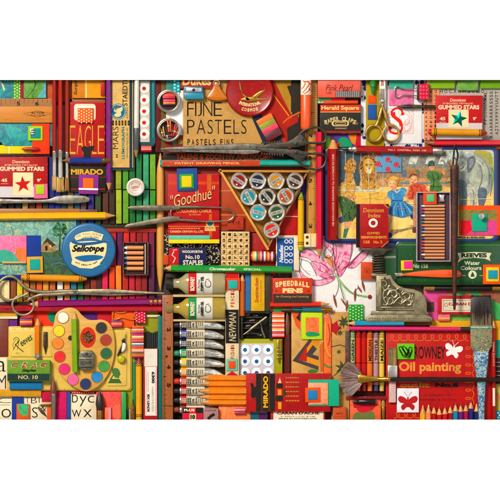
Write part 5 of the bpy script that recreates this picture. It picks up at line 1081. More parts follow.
scroll([(387, 296), (390, 291), (395, 290.6), (397, 294.6), (394, 297.6), (391.4, 295)], 1.1); scroll([(393, 304), (396, 300), (400, 297), (402, 300), (401, 304), (398, 302.6)]); scroll([(384, 291), (388, 288.6), (392, 288.6)])
scroll([(402, 303.6), (406, 300), (410, 301), (410.6, 304.4), (407.4, 305)], 1.1); scroll([(402, 295), (405, 292.6), (409.6, 294.4), (409, 298.4), (405.4, 298.8), (404.8, 296.4)], 1.1); scroll([(412.6, 294.4), (411, 299), (411.6, 303)]); scroll([(398.6, 292.6), (399.6, 296), (402, 299)])
scroll([(396, 290), (399, 287.8), (403, 290), (401, 293)]); scroll([(383, 299), (386, 297), (388, 301), (386, 305), (382.6, 304)]); scroll([(404, 299), (401, 302), (404.6, 305.6)]); scroll([(390, 285), (388, 288), (392, 293)], 1); scroll([(409, 294), (413, 297), (412, 302), (408.6, 305.6)])
for x, y in ((384.6, 278), (384, 308.4)): f.p('screw').cyl(x, y, 1, 9, 9.5, 'oldmetal:#3a342c', .2, 12)
f.p('bar').box(380.6, 306.6, 412, 308.2, 9, 10, IR, .4); f.p('bar').box(380, 279, 381.4, 307, 9, 10, IR, .4)
f.p('shoulder').box(371, 273.6, 386.6, 276.4, 1.4, 8.8, IR, .7)
for (a_, b_) in (((386, 276), (392, 276)),): pass
t.p('base_step').prism([(370.6, 314.6), (371.6, 311), (426.6, 311), (429, 314.6)], .2, 8.6, IR, .6)
s_ = t.p('coil_spring')
P = []
for k in range(96): a = k*math.pi/6; P.append((378.2+5.4*math.cos(a), 254.4+k*.212, 5.6+3.6*math.sin(a)))
s_.tube(P, .95, 'oldmetal:#6a6254', 6); t.p('spindle').rod([(250, 2.6), (276, 2.6)], 'oldmetal:#3c362e', 378.4, 5.6, 14, flip=True)
c = t.p('striking_cap'); c.prism([(361.6, 248), (392.6, 248), (393.2, 250.4), (386.6, 251.4), (383.6, 255), (373, 255), (370, 251.6), (361.4, 250)], 1.6, 9.6, 'oldmetal:#6a6254', 1)
# speedball box
t = card('pen_nib_box', 'orange and brown box of pens with arched cream lettering on the lily sheet', 'box', 273, 278, 312, 303.4, 0, 12.6, 'card:#cc4420'); t.rect(273.3, 294, 311.7, 303.1, 'ink:#43302a')
q = t.p('lettering')
for i, c in enumerate('SPEEDBALL'): q.text(c, 275.4+i*3.85, 281.2-1.4*math.sin(math.pi*i/8)+.8, 278.6+i*3.85, 286.6-1.4*math.sin(math.pi*i/8)+.8, 'ink:#e8cf9c', bold=.05)
q.text('PENS', 282.6, 288, 303, 293, 'ink:#e8cf9c', bold=.06); q.text('for Drawing and Lettering', 276, 295.4, 309, 298, 'ink:#bfa07a', shear=.3); q.dot(276.4, 291, 1, 'ink:#8c2c18'); q.dot(308.8, 291, 1, 'ink:#8c2c18')
pencil('red pencil with pale wood point under the orange pen box', 270, 304.8, 330, 304, 4.6, 8, '#d23a24', tip=9)
t = T('paint_brush', 'teal handled brush lying under the red pencil below the pen box', 'paint brush', 303, 310, 7.6)
t.p('bristles').rod([(279.6, .2), (283, 1.4), (289, 1.9), (294, 1.7)], 'wood:#4a2a1a', 310, 2, 14); t.p('ferrule').rod([(293.6, 1.9), (296, 2.1), (303, 2.1)], 'metal:#3a8a9c', 310, 2.2, 14)
t.p('handle').rod([(302.6, 2.1), (320, 2.3), (322, 2.2)], 'gloss:#12728f', 310, 2.3, 14); t.p('gold_ring').rod([(321.8, 2.4), (324, 2.5), (330, 2.5), (332.6, 2)], 'metal:#c08a3c', 310, 2.4, 14)
card('card', 'green strip of card beside the brush tip under the pen box', 'card', 272.6, 306.4, 292, 312.4, 0, 7, 'card:#3a9648')
# oil bottles
card('tray_floor', 'dark brown tray holding the oil bottles and paint tubes', 'tray', 163, 272, 226, 420, 0, 2, 'card:#2c2018')
for lb, y, lc, t1, oc in (('upper oil bottle with red and white label and black screw cap', 283.6, '#c4282c', 'POPPY OIL', '#d6caa0'), ('lower oil bottle with green and white label and pale golden oil', 308.6, '#2a9458', 'LINSEED OIL', '#dcc25c')):
    t = T('oil_bottle', lb, 'bottle', 195, y, 2.1)
    b = t.p('glass_body'); b.rod([(172, 4), (175, 4.6), (178, 4.6), (182, 7), (186, 10.6), (192, 11.2), (223, 11.2), (225, 10.4), (225.6, 8)], 'glass:'+oc, y, 8, 32, sz=.72)
    b.p('oil').rod([(181, 5.5), (186.4, 9.4), (192, 10), (222, 10), (223.6, 8.6)], 'gloss:'+oc, y, 8, 24, sz=.6)
    t.p('screw_cap').rod([(166, 5.6), (166.6, 6.3), (172.4, 6.3), (173, 6)], 'plastic:'+('#221a16' if y < 300 else '#8a7448'), y, 7, 28, sz=.9)
    def band(nm, xa, xb, m):
        e = t.p(nm); n = 20; vs = []; fs = []
        for i in range(n+1):
            a = math.radians(8+164*i/n); vs += [(xa, y+11.4*math.cos(a), 8+11.4*.72*math.sin(a)), (xb, y+11.4*math.cos(a), 8+11.4*.72*math.sin(a))]
        for i in range(n): fs.append((2*i, 2*i+1, 2*i+3, 2*i+2))
        e.add(vs, fs, m); return e
    band('colour_label', 188.6, 196.6, 'paper:'+lc); band('white_label', 196.6, 212.6, 'paper:#d9d6cc')
    q = t.p('lettering'); z = 16.4
    q.text('ROWNEY', 190.2, y-7, 194.8, y+7, 'ink:#f0dcc8', rot=90, bold=.05, z=z); q.text('Purified', 198, y-4, 199.8, y+4, 'ink:#1c1a18', rot=90, z=z); q.text(t1, 200.6, y-7.4, 203.6, y+7.4, 'ink:#1c1a18', rot=90, bold=.06, z=z)
    q.line([(206, y-3), (205.4, y+2), (208, y+3.4), (210.6, y+2), (210.4, y-2), (208.4, y-3.4)], .6, 'ink:#3a3a36', z=z, smooth=4); q.line([(206, y-4), (209, y-5)], .5, 'ink:#3a3a36', z=z)
t = card('divider', 'pale card divider between the two oil bottles', 'divider', 173, 294.6, 225, 297, 2.1, 13, 'card:#c9b48a'); t = card('divider', 'cream card divider below the lower oil bottle', 'divider', 173, 319.4, 225, 321.4, 2.1, 12, 'card:#c9b48a')
# paint tubes
tub = [('#2c2622', 'black', 324.8), ('#2b3a9c', 'ultramarine', 334.2), ('#1c2858', 'indigo', 343.7), ('#18946a', 'emerald', 353.2), ('#e3c81c', 'lemon', 362.7), ('#e8a52a', 'golden yellow', 372.2), ('#d03226', 'vermilion', 381.7), ('#b51d2c', 'crimson', 391.2), ('#b8382c', 'light red', 400.7), ('#8c4028', 'burnt sienna', 410.2)]
ordn = 'first second third fourth fifth sixth seventh eighth ninth tenth'.split()
for i, (c, nm, y) in enumerate(tub):
    t = T('paint_tube', f'silver paint tube with {nm} band, {ordn[i]} from the top of the column', 'paint tube', 197, y, 2.1, random.uniform(-1, 1), 'silver paint tubes in a column')
    t.p('cap').rod([(173.4, 2.6), (173.8, 3), (178.4, 3), (178.8, 3.4)], 'plastic:#26201c' if i % 3 else 'plastic:'+c, y, 5, 16)
    b = t.p('tube_body'); n = 18; dn = random.uniform(-.7, .7); ds_ = random.uniform(2.2, 4.4); de = random.uniform(-2.5, .6); vs = []; fs = []; st = [(178.6, 1.8, 1.8), (180, 4.2, 4), (181, 4.5, 4.3), (200, 4.5, 4.1), (208, 4.5+dn*.3, 3.6-abs(dn)), (214, 4.1-dn*.6, 2.4+dn*.6), (219+de*.4, 3.2+dn*.5, 1.2), (224.4+de, 1.6, .5)]
    for (x, ry, rz) in st:
        for k in range(n): a = 2*math.pi*k/n; vs.append((x, y+ry*math.cos(a)+(0 if x < 205 else ((x-205)/19)**2*ds_), 5+rz*math.sin(a)-(0 if x < 205 else (x-205)*.09)))
    for j in range(len(st)-1):
        for k in range(n): fs.append((j*n+k, j*n+(k+1) % n, (j+1)*n+(k+1) % n, (j+1)*n+k))
    fs.append(tuple(range(len(st)*n-n, len(st)*n))); b.add(vs, fs, 'foil:#e8e4dc')
    def bnd(nm_, xa, xb, m, r=.12):
        e = t.p(nm_); vs = []; fs = []
        for k in range(13):
            a = math.radians(10+160*k/12)
            for x in (xa, xb): vs.append((x, y+(4.5+r)*math.cos(a), 5+(4.3+r)*math.sin(a)))
        for k in range(12): fs.append((2*k, 2*k+1, 2*k+3, 2*k+2))
        e.add(vs, fs, m); return e
    bnd('colour_band', 181, 186.4, 'paper:'+c); e = bnd('paper_label', 186.4, 204.6, 'paper:#d4cab6')
    g = t.p('printed_grid')
    for k in range(3): g.rect(182.6+k*1.5, y-2.6, 182.9+k*1.5, y+2.6, 'ink:#efe6d6', z=9.5)
    for k in range(3): g.rect(181.2, y-1.9+k*1.7, 186.2, y-1.6+k*1.7, 'ink:#efe6d6', z=9.5)
    g.rect(186.6, y-2.8, 191, y+2.8, 'ink:#25201c', z=9.46)
    for k in range(2):
        for l in range(3): g.rect(187.2+k*1.8, y-2.2+l*1.7, 188.4+k*1.8, y-1.1+l*1.7, 'ink:#b8b0a0', z=9.5)
    q = t.p('lettering'); q.text('OIL', 192.2, y-2.4, 194.2, y+2.4, 'ink:#1c1816', rot=90, bold=.05, z=9.55); q.text('COLOUR', 195.4, y-2.8, 197.2, y+2.8, 'ink:#1c1816', rot=90, bold=.05, z=9.55)
    for k in range(3): q.rect(198.4+k*1.9, y-2.6, 199.1+k*1.9, y+1.4, 'ink:#4a4440', z=9.5)
# newman pencil box
t = card('charcoal_box', 'tall narrow cream and black box with upright lettering beside the oil bottles', 'box', 225.4, 272, 239, 376, 0, 12.6, 'card:#e0cfae')
t.rect(225.7, 272.3, 238.7, 278, 'ink:#c8242c'); t.rect(225.7, 309.6, 238.7, 343.4, 'ink:#1f1b18'); t.poly([(225.8, 375.6), (232, 371), (238.8, 375.6)], 'ink:#c8242c')
q = t.p('lettering'); q.text('NEWMAN', 229, 312, 236, 341.4, 'ink:#d9c9a6', rot=90, shear=.2, bold=.0)
for k, c in enumerate('PENCIL'): q.text(c, 230.6, 305-k*3, 234.4, 307-k*3, 'ink:#b5242a', rot=90, bold=.03)
for k, c in enumerate('FUSAIN'): q.text(c, 230.6, 357-k*2.4, 234.4, 358.8-k*2.4, 'ink:#b5242a', rot=90, bold=.03)
nested('orange square with turquoise centre at the top of the tall black and cream box', [(224.4, 278, 240, 290, 'paper:#e8501c'), (228.4, 280.4, 237.4, 288.8, 'paper:#2cb0b4')], 12.9)
nested('turquoise square with orange centre low on the tall black and cream box', [(226.4, 359, 237.4, 370.6, 'paper:#6cc0b4'), (228.6, 361, 235.2, 368.4, 'paper:#e8561f')], 12.9)
pencil('short orange brown pencil standing upright right of the tall lettered box', 242.2, 316, 242.4, 273, 4.8, 7, '#cc6a2c', tip=8)
card('card', 'cornflower blue slip between orange brown pencil and yellow box', 'card', 245, 273, 250.8, 311, 0, 8.6, 'paper:#3a74b8')
t = card('eraser_box', 'yellow box with sideways red script lettering beside the blue slip', 'box', 251, 272.6, 264.6, 311, 0, 10.4, 'card:#dcae1f')
q = t.p('lettering'); q.text('Soennecken', 254.4, 278, 258.6, 303, 'ink:#a8341c', rot=90, shear=.3, bold=.02); q.text('PEN & INK ERASER', 260.2, 280, 261.6, 302, 'ink:#8c4a1c', rot=90)
card('card', 'dark olive card beside the yellow box', 'card', 264.6, 272.6, 271, 311, 0, 9, 'card:#4c4030')
card('card', 'deep red upright strip left of the pen nib boxes', 'card', 271, 276, 273, 340, 0, 8, 'card:#9a1c22'); card('card', 'dark red board below the pen box and brush', 'card', 271, 312.4, 334, 420, 0, 3.4, 'card:#6a1f18')
# nib compartment
t = T('nib_tray', 'black compartment tray of silver pen nibs and holders', 'tray', 256, 325)
t.box(241, 311.4, 272, 340, 0, 3, 'card:#1c1714', .3)
for q_ in ((241, 311.4, 272, 313.4), (241, 311.4, 243, 340), (269.6, 311.4, 272, 340)): t.box(*q_, 0, 9.6, 'card:#2a221d', .4)
for k in range(4): t.p('divider').box(243, 317+k*5.4, 262-k, 318+k*5.4, 3, 7, 'card:#4a4038', .2)
t = T('pen_holder', 'slender silver pen resting diagonally across the black nib tray', 'pen', 255, 326, 9.7); t.tube([(243.6, 334.6, 1), (250, 330, 1.1), (252, 328, 1.2), (266.6, 317, 1.2)], [.4, .9, 1.3, 1], 'oldmetal:#a89c88', 8)
t = T('pen_holder', 'second silver pen lying steeply in the black nib tray', 'pen', 262, 329, 5); t.tube([(260, 320, 1), (262, 330, 1.1), (265, 338, 1.2)], [.5, 1.1, 1.2], 'oldmetal:#8a8274', 8)
for i, (x, y) in enumerate(((247, 315), (252, 320.6), (248, 326), (255, 315.6), (259, 335))): 
    t = T('pen_nib', f'{["first", "second", "third", "fourth", "fifth"][i]} small grey nib counted down the black tray', 'pen nib', x, y, 3.2, random.uniform(-20, 20)); t.prism([(x-3.4, y), (x-1, y-.9), (x+3, y-1), (x+3, y+1), (x-1, y+.9)], 0, 1.2, 'oldmetal:#8c857a', .4)
# sticker sheet
t = card('sticker_sheet', 'lime framed sheet of nine white circles with blue dots', 'sticker sheet', 239.2, 339, 282.4, 380, 0, 7.4, 'paper:#a8a81f'); t.rect(239.4, 343.6, 273.8, 379.8, 'paper:#c9c9d4')
for i in range(3):
    for j in range(3):
        e = t.p('sticker'); x, y = 245+i*11.6, 350+j*11.5; e.cyl(x, y, 5, 7.4, 8, 'paper:#eff0f2', .15); e.dot(x, y, 2, 'ink:#1f68a8', z=8.06)
t = T('gold_nib', 'brass pen nib standing on the lime edge of the dotted sheet', 'pen nib', 279, 352, 7.6)
t.prism([(277, 340), (281.4, 340), (281.2, 352), (280.4, 357), (279.8, 363.4), (278.8, 363.4), (277.8, 357), (277.2, 352)], 0, 1.8, 'metal:#a88c50', .7)
for y in (349.6, 353.4, 357): t.p('raised_rib').box(276.8, y, 281.6, y+1.2, 1, 2.5, 'metal:#c9b07a', .4)
# striped gum
t = T('striped_eraser', 'upright stack of striped eraser bands right of the black nib tray', 'eraser', 278, 324.6, 3.5)
for i, c in enumerate(['#e8402c', '#f08c4a', '#f4d2c0', '#d83a5c', '#f0a02c', '#f4e4d0', '#e8344c', '#e8842c', '#f0c2b4', '#d23a6c', '#eab62a', '#f2dcd0', '#c83a6a', '#e0582c', '#f0b4c4', '#d8342c']): t.p('colour_band').box(272.2, 312.4+i*1.56, 284.4, 312.4+(i+1)*1.56, 0, 7-.1*(i % 2), 'wax:'+c, .2)
t = T('paint_brush', 'brown haired brush tip and dark handle beside the striped eraser stack', 'paint brush', 288, 345, 3.5)
b = t.p('bristles'); b.rod([(311, .3), (316, 1.6), (324, 3), (332, 2.6), (336, 2)], 'wood:#6b3c22:1', 287.4, 3, 14, flip=True); t.p('handle').rod([(335, 3), (345, 3.4), (374, 3.4)], 'gloss:#5c1a12', 287.4, 3.4, 14, flip=True)
# kraft print
t = card('patterned_card', 'kraft card printed with grey, red and orange chevrons', 'printed card', 291.4, 311, 323.6, 376, 3.5, 8, 'card:#d3a868')
q = t.p('printed_chevron'); q.poly([(310, 338.4), (292.4, 361), (318.6, 370.4), (318.6, 366.4), (301, 360.4), (312, 341)], 'ink:#4e4242'); q.poly([(308, 344), (298.6, 360), (307, 361.8), (307, 347)], 'ink:#c2281f'); q.poly([(312, 341), (307, 348), (307, 362), (319, 366), (319, 358), (308.6, 356), (319.6, 344), (319.6, 339)], 'ink:#d9902c')
q.poly([(313, 345), (306, 354.6), (306.4, 356.4), (318.8, 360.4), (318.8, 356.6), (312.6, 354.6), (317, 349)], 'ink:#4e4242'); q.poly([(291.6, 312), (296, 326), (300.6, 331), (300.4, 311.4)], 'ink:#d9602c'); q.poly([(296, 318), (300.6, 311.4), (300.6, 322)], 'ink:#3a2c2a'); q.blob([(308, 371), (312, 369.4), (318, 370.6), (316, 373), (309, 373)], 'ink:#3f7a3a'); q.poly([(319.6, 345), (323.4, 342), (323.4, 372), (320.6, 372)], 'ink:#cf6a2c')
t = card('painted_card', 'lime green card with orange and green painted oblong', 'painted card', 301.6, 312.4, 322.4, 339.4, 8.2, 9.8, 'paper:#b9d61c'); q = t.p('painted_oblong'); q.poly(rr(305.6, 317.4, 319.2, 335.4, 1), 'art:#ee5f24,#f4803a,#e04a1a:90'); q.blob([(306, 333), (311, 331.6), (319, 333.4), (318.6, 336), (308, 336.6)], 'ink:#1f9a6a')
t = T('painted_stick', 'flat orange painted stick with swirls standing by the leaf print', 'painted stick', 327, 350, 3.5); t.prism([(324, 320), (325.6, 315), (327.4, 312.4), (329.6, 315), (331.4, 321), (331.6, 385), (323.8, 385)], 0, 5.6, 'art:#e04a1c,#f07a2c,#d8341a:60', .8); t.top = 5.6
q = t.p('painted_swirl'); q.line([(325.6, 322), (325, 340), (327.6, 352), (331, 357)], .8, 'ink:#e8b03c', smooth=5); q.line([(324.2, 364), (327.6, 367), (331.2, 367.4)], 1.8, 'ink:#4a8a3c'); q.line([(328.4, 324), (330, 336), (328, 346)], .9, 'ink:#b8281c', smooth=5)
t = card('patterned_card', 'kraft card printed with red star and dark green maple leaves', 'printed card', 331.6, 312, 349.4, 420, 0, 7.4, 'card:#c79a5c')
q = t.p('printed_leaves'); q.poly(star(334.6, 328, 8, 4.4, 5, 20), 'ink:#b5222a')
for cx, cy, s_2, a in ((344, 322, 7, 30), (343, 368, 8.4, -20), (339, 352, 3, 60), (346, 390, 6, 10), (340, 333, 4, 70), (336, 400, 5, 40)): q.poly([(max(331.8, min(349.2, x)), y) for x, y in star(cx, cy, s_2, s_2*.42, 7, a)], 'ink:#4a5226')
for P in ([(331.8, 347), (340, 345), (349, 348)], [(334, 376), (340, 371), (346, 362)], [(338, 330), (343, 324)]): q.line(P, .9, 'ink:#3c3430')
q.line([(336, 377), (341, 371), (347, 362)], .4, 'ink:#c9b08a')
# mirado pencil box with five pencils
t = card('pencil_box', 'long red pencil box with black band lettered upright in yellow', 'box', 246, 373.4, 330.4, 411.6, 3.6, 14.2, 'card:#b3191c')
t.rect(249.2+6.8, 373.7, 275, 411.3, 'ink:#26211d'); t.poly([(250, 383), (253, 383.4), (254, 386.6), (258, 387), (258, 397), (254, 397.6), (254, 399), (257, 399.4), (255, 400), (251, 396.6), (251.4, 388)], 'ink:#26211d')
t.rect(261.6, 373.7, 262.2, 411.3, 'ink:#8c2f22'); t.rect(269, 373.7, 269.6, 411.3, 'ink:#8c2f22')
t.p('lettering').text('MIRADO', 263.2, 376, 268, 407.6, 'ink:#e3b41c', rot=90, bold=.04)
q = t.p('printed_pencil'); q.rect(276.4, 383.4, 283, 388, 'ink:#2a2420'); q.rect(275.4, 395.6, 283, 401, 'ink:#2a2420'); q.rect(277.8, 389.4, 281.4, 395, 'ink:#e0a02a'); q.poly([(278, 383), (279.8, 377.6), (281.4, 383)], 'ink:#e8d0a0'); q.rect(278, 402, 281.4, 409, 'ink:#e0a02a'); q.rect(283.4, 389, 286.4, 396, 'ink:#3a3c26')
for i in range(6): q.squig(285.6, 377+i*4.6, 299, 378.2+i*4.6, 3, 'ink:#c08a34')
card('eraser', 'dark maroon ledge under the five orange pencils', 'ledge', 205, 404, 246, 409, 0, 6, 'card:#8c2a1c')
for i, y in enumerate((378.2, 384, 391.2, 397.6, 402.6)): pencil(f'orange writing pencil, {ordn[i]} from the top of five beside the red pencil box', 262 if 0 else 247, y, 196, y+random.uniform(-.6, .6), 5.8 if i != 2 else 7, 7.2, '#e88a1c', tip=13, lead='plastic:#3a3028', group='orange pencils sliding out of the red box', bare='wood:#c88f50')
t = nested('turquoise, salmon and blue squares stacked on the right end of the red pencil box', [(308.4, 379.4, 339, 406, 'paper:#22ad92')], 14.4)
card('painted_card', 'salmon brushed square between the turquoise card and the small orange frame', 'painted card', 308, 382.6, 328, 404.6, 15.5, 16.5, 'art:#e8764a,#f4a884,#d85c34:80')
nested('orange square with bright blue centre, lowest left of the stacked squares', [(305, 387.4, 320, 402, 'paper:#e85820'), (308, 390, 317, 399.4, 'paper:#1f86c8')], 16.6)
# bottom edge, centre
t = card('box', 'magenta and black box numbered ten at the bottom edge below the tubes', 'box', 182.4, 407.4, 203, 424, 11.6, 14.2, 'card:#cc1f4c'); t.rect(182.6, 407.6, 202.8, 413, 'ink:#1f1a18'); t.rect(189.4, 407.6, 195.6, 413.4, 'ink:#d8324c'); t.rect(189.6, 413.6, 196, 423, 'ink:#d9c9a6')
q = t.p('lettering'); q.text('PLUS', 184, 408.8, 194.6, 411.2, 'ink:#ead9c0', bold=.05); q.text('10', 190.4, 414.6, 195.2, 419.2, 'ink:#1f1a18', bold=.08)
t = card('box', 'mauve card with dark capsule drawing at the bottom edge', 'box', 203.4, 408.4, 218.4, 424, 8, 14, 'card:#a87c80'); t.p('lettering').text('SCHOLAR', 205, 409.6, 216.4, 411.2, 'ink:#3a2020', bold=.02); t.line([(208, 419), (211, 416), (214.6, 414)], 3, 'ink:#241a1c')
t = card('painted_card', 'bright orange and coral brushed card at the bottom edge', 'painted card', 218.6, 406, 250.6, 424, 0, 8.6, 'art:#f0602c,#f8904a,#e8482c:40,2,.4')
t = T('eraser', 'small striped magenta and cream eraser on the coral card', 'eraser', 240, 410.8, 8.7)
for i, c in enumerate(['#e84a4c', '#f4c8c0', '#8c2a5c', '#d83a7c', '#a81f4c']): t.p('colour_band').box(234.4, 408.2+i*1.15, 245.4, 409.35+i*1.15, 0, 3.4-.08*(i % 2), 'wax:'+c, .2)
t = card('fabric_card', 'navy, teal and violet checked card at the bottom edge', 'card', 250.8, 406, 267.4, 424, 0, 9, 'card:#1d3560'); t.rect(251, 413.4, 258.6, 423, 'ink:#1c6a80'); t.rect(258.8, 413.4, 267, 423, 'ink:#5a1f6a'); t.rect(251, 412.4, 267.2, 413.2, 'ink:#8c9ab8')
t = card('label_box', 'white label with red lettering below the red pencil box', 'box', 270.6, 409, 325, 424, 3.6, 11.4, 'card:#b8241f'); t.rect(273.4, 409.8, 323.4, 423, 'paper:#e6dcc6'); q = t.p('lettering'); q.text("CARAN D'ACHE", 277, 411.6, 319.4, 414.6, 'ink:#8c2420', bold=.05); q.text('F. TOUT L.C.D. & CIE', 281, 416, 315, 417.2, 'ink:#2a2018', bold=.02); q.text('MADE IN SWITZERLAND', 279, 418, 317, 419.2, 'ink:#2a2018', bold=.04)
t = card('eraser', 'terracotta eraser block with stamped numbers at the bottom edge', 'eraser', 333, 407, 346, 424, 7.5, 12.4, 'card:#c4562c'); t.p('stamped_mark').text('001', 336, 412.4, 342.4, 414.4, 'ink:#7a2c1a', bold=.02); t.rect(333.6, 416.6, 345.4, 417, 'ink:#8c3a1c')

# ================================================================= lower left
card('card', 'vermilion sheet behind the palette and yellow paint box', 'card', 20, 312, 75, 345, 0, 4, 'paper:#e0421f'); NODES[-1].blob([(47, 316), (52, 311.6), (57, 313), (58, 322), (51, 322.6)], 'ink:#1f9478')
card('card', 'violet sheet behind the upper right of the palette', 'card', 75, 312.4, 97, 330, 0, 4.2, 'paper:#5c2a84'); card('card', 'crimson sheet left of the orange wire clip', 'card', 97, 312.4, 112, 345, 0, 4.4, 'paper:#c42438')
card('box', 'mustard box with cream edge at the far left under the crimson pencil', 'box', -6, 311.6, 17, 319, 0, 7, 'card:#d3a334'); NODES[-1].rect(-6, 316.6, 17, 318.8, 'ink:#efe4c8')
t = card('wooden_box', 'red brown wooden box lid at the far left', 'box', -8, 319, 8.4, 357, 0, 6, 'wood:#7a2f14'); card('card', 'small violet square beside the wooden lid', 'card', 8.4, 318, 17, 334, 0, 5, 'paper:#6a2c8c')
def writing(t, rows, m='ink:#171410'):
    q = t.p('lettering')
    for (s, x0, y0, x1, y1) in rows: q.text(s, x0, y0, x1, y1, m, bold=-.01)
t = card('alphabet_sheet', 'cream sheet of thin rounded letters at far left above the yellow ruler strip', 'printed paper', -8, 357, 10, 391.6, 0, 5, 'paper:#e8dcc4'); writing(t, [('a', -4, 361, 5.4, 372), ('M', -3, 375.4, 5.6, 389)])
card('ruler', 'plain ochre ruler strip above the bottom row of letters', 'ruler', -8, 389.6, 41, 396.8, 0, 8, 'card:#d09a2a')
t = card('alphabet_sheet', 'cream sheet of thin rounded letters along the bottom left edge', 'printed paper', -8, 396.8, 56, 424, 0, 5, 'paper:#e8dcc4'); writing(t, [('C', -2.6, 398, 10.4, 403.4), ('o', 1, 409, 10.6, 418), ('T', 24.6, 397.6, 29.4, 403), ('B', 30.6, 397.6, 36.6, 403.6), ('I', 38.4, 397.6, 39.2, 403), ('S', 31.6, 407.6, 37.4, 418), ('&', 40, 404, 46, 412)])
for x in range(0, 10, 2): t.rect(x, 405, x+1.3, 405.5, 'ink:#2a241c')
t = card('alphabet_sheet', 'cream sheet lettered b y c w x at the bottom edge under the palette', 'printed paper', 70, 394, 96, 424, 0, 5, 'paper:#e8dcc4'); writing(t, [('b', 71.6, 391, 77.6, 403), ('y', 79, 396.4, 86.4, 406.6), ('c', 87.4, 396, 94, 403), ('w', 71.4, 410, 81, 417.4), ('x', 83, 409.6, 91.6, 417.4)])
card('tape', 'red tape strip with white dots along the lower rim of the palette', 'tape strip', 71, 391.6, 95, 394.2, 0, 5.8, 'paper:#b8242c')
for i in range(10): NODES[-1].dot(72.4+i*2.3, 393, .45, 'ink:#f0dcd0', n=8)
card('card', 'royal blue card rising from the bottom edge at the left', 'card', 11.4, 396.9, 23.4, 424, 5.1, 6.4, 'paper:#24409c')
t = card('painted_card', 'orange card with a green painted patch at the bottom left', 'painted card', 16.2, 404, 29.2, 424, 6.5, 7.6, 'paper:#d8642c'); t.blob([(18, 405), (27, 404.4), (28, 410), (26, 416), (20, 414)], 'art:#1f9a5c,#3ab878,#137a48:120')
card('card', 'narrow orange card beside the lettered sheet', 'card', 46.6, 407, 52, 424, 5.1, 6, 'paper:#e0602c'); card('card', 'hot pink card right of the fine brush ferrule', 'card', 55, 392, 66.4, 424, 0, 7, 'paper:#cf1f6c'); card('card', 'magenta slip under the yellow paint box left of the fine brush', 'card', 41.4, 392, 52, 402, 5.1, 6.2, 'paper:#c01f4c'); card('card', 'blue slip between hot pink card and lettered sheet', 'card', 66.4, 392, 70.4, 424, 0, 6.2, 'paper:#2a55a8')
t = T('pen_nib', 'brass nib lying aslant on the bottom letter sheet', 'pen nib', 42, 412, 5.3, 48); t.prism([(35.6, 411), (42, 410.2), (49, 412), (42, 413.8), (35.6, 413)], 0, 1.6, 'oldmetal:#6b5a3c', .5)
t = T('pen_nib', 'slim gold nib lying level above the orange card', 'pen nib', 46, 405, 6.4); t.prism([(38, 404.8), (44, 403.8), (55, 403.6), (55, 406.4), (44, 406)], 0, 1.6, 'metal:#c08a3c', .5)
# yellow enamel paint box
t = T('paint_box', 'yellow enamelled metal paint box under the wooden palette', 'paint box', 68, 360)
t.rbox(6.4, 326.2, 132, 391.6, 0, 6, 'gloss:#d4b04c', 4, 1.2, 6); t.rbox(8, 327.6, 130.6, 390.4, 5.6, 7.4, 'gloss:#dfc068', 4, .9, 6); t.top = 7.4
e = t.p('moulded_panel'); e.rbox(10, 330.4, 52, 357, 7.3, 8.4, 'gloss:#dfc26c', 1.6, .9, 4); e.top = 8.4; e = t.p('moulded_panel'); e.rbox(106, 330, 126.6, 386, 7.3, 8.4, 'gloss:#dfc068', 2, .9, 4)
q = t.p('lettering'); q.top = 8.4; G_ = 'ink:#2a4a24'
q.line([(14, 349), (12.6, 345), (16, 339.6), (18.4, 342), (17, 350)], .5, G_, smooth=4); q.line([(13, 340), (16, 337.4), (19, 339.6), (17.6, 343), (14.6, 344.4)], .7, G_, smooth=4); q.line([(15, 344.6), (19, 348.6), (23.4, 352)], .9, G_); q.line([(18, 341), (13, 350)], .7, G_)
q.text('eeves', 19.4, 338.4, 33, 343.4, G_, rot=33, shear=.3, bold=.02); q.text('ltd', 15.4, 352.4, 18.6, 354, G_, shear=.3)
q = t.p('chipped_spot')
random.seed(9)
for k in range(34):
    x, y = random.choice([(random.uniform(8, 130), random.uniform(389, 390)), (random.uniform(9, 50), random.uniform(328, 329.4)), (random.uniform(128.6, 130), random.uniform(332, 388)), (random.uniform(8, 9.4), random.uniform(332, 388)), (random.uniform(108, 125), random.uniform(331, 385))])
    r = random.uniform(.15, .5); q.poly([(x+r*random.uniform(.6, 1.8), y), (x, y+r), (x-r*random.uniform(.6, 1.8), y), (x, y-r)], 'ink:#5a3a16', z=8.46)
q = t.p('printed_emblem'); q.top = 8.4
q.poly([(107.4, 383.4), (122, 383.4), (119, 379), (110.6, 379)], 'ink:#3f6a3c'); q.line([(110, 380), (114, 374), (119, 378)], 1.4, 'ink:#3f6a3c'); q.blob([(112, 371), (115, 368), (119, 370), (119.6, 376), (116, 378), (113, 375)], 'ink:#4a7a45'); q.line([(113, 371), (112, 367.6)], .8, 'ink:#3f6a3c'); q.line([(118, 371), (120.4, 375)], .9, 'ink:#3f6a3c')
t = T('pen_nib', 'small bronze nib lying on the yellow paint box right of the orange pencil', 'pen nib', 45.4, 343, 8.6); t.prism([(43.2, 332), (47.4, 332), (47.6, 346), (46.6, 350), (45.4, 354.6), (44.2, 350), (43, 346)], 0, 1.4, 'oldmetal:#5a4424', .6); t.p('slit').box(44.9, 338, 45.7, 350, 1.2, 1.6, 'plastic:#120c08', .1)
t = pencil('orange pencil with ribbed silver ferrule standing on the yellow paint box', 37.6, 358.6, 37.6, 316, 5.2, 8.6, '#e07f28', tip=9, lead='plastic:#3a3028', ferrule='metal:#c9c5bc')
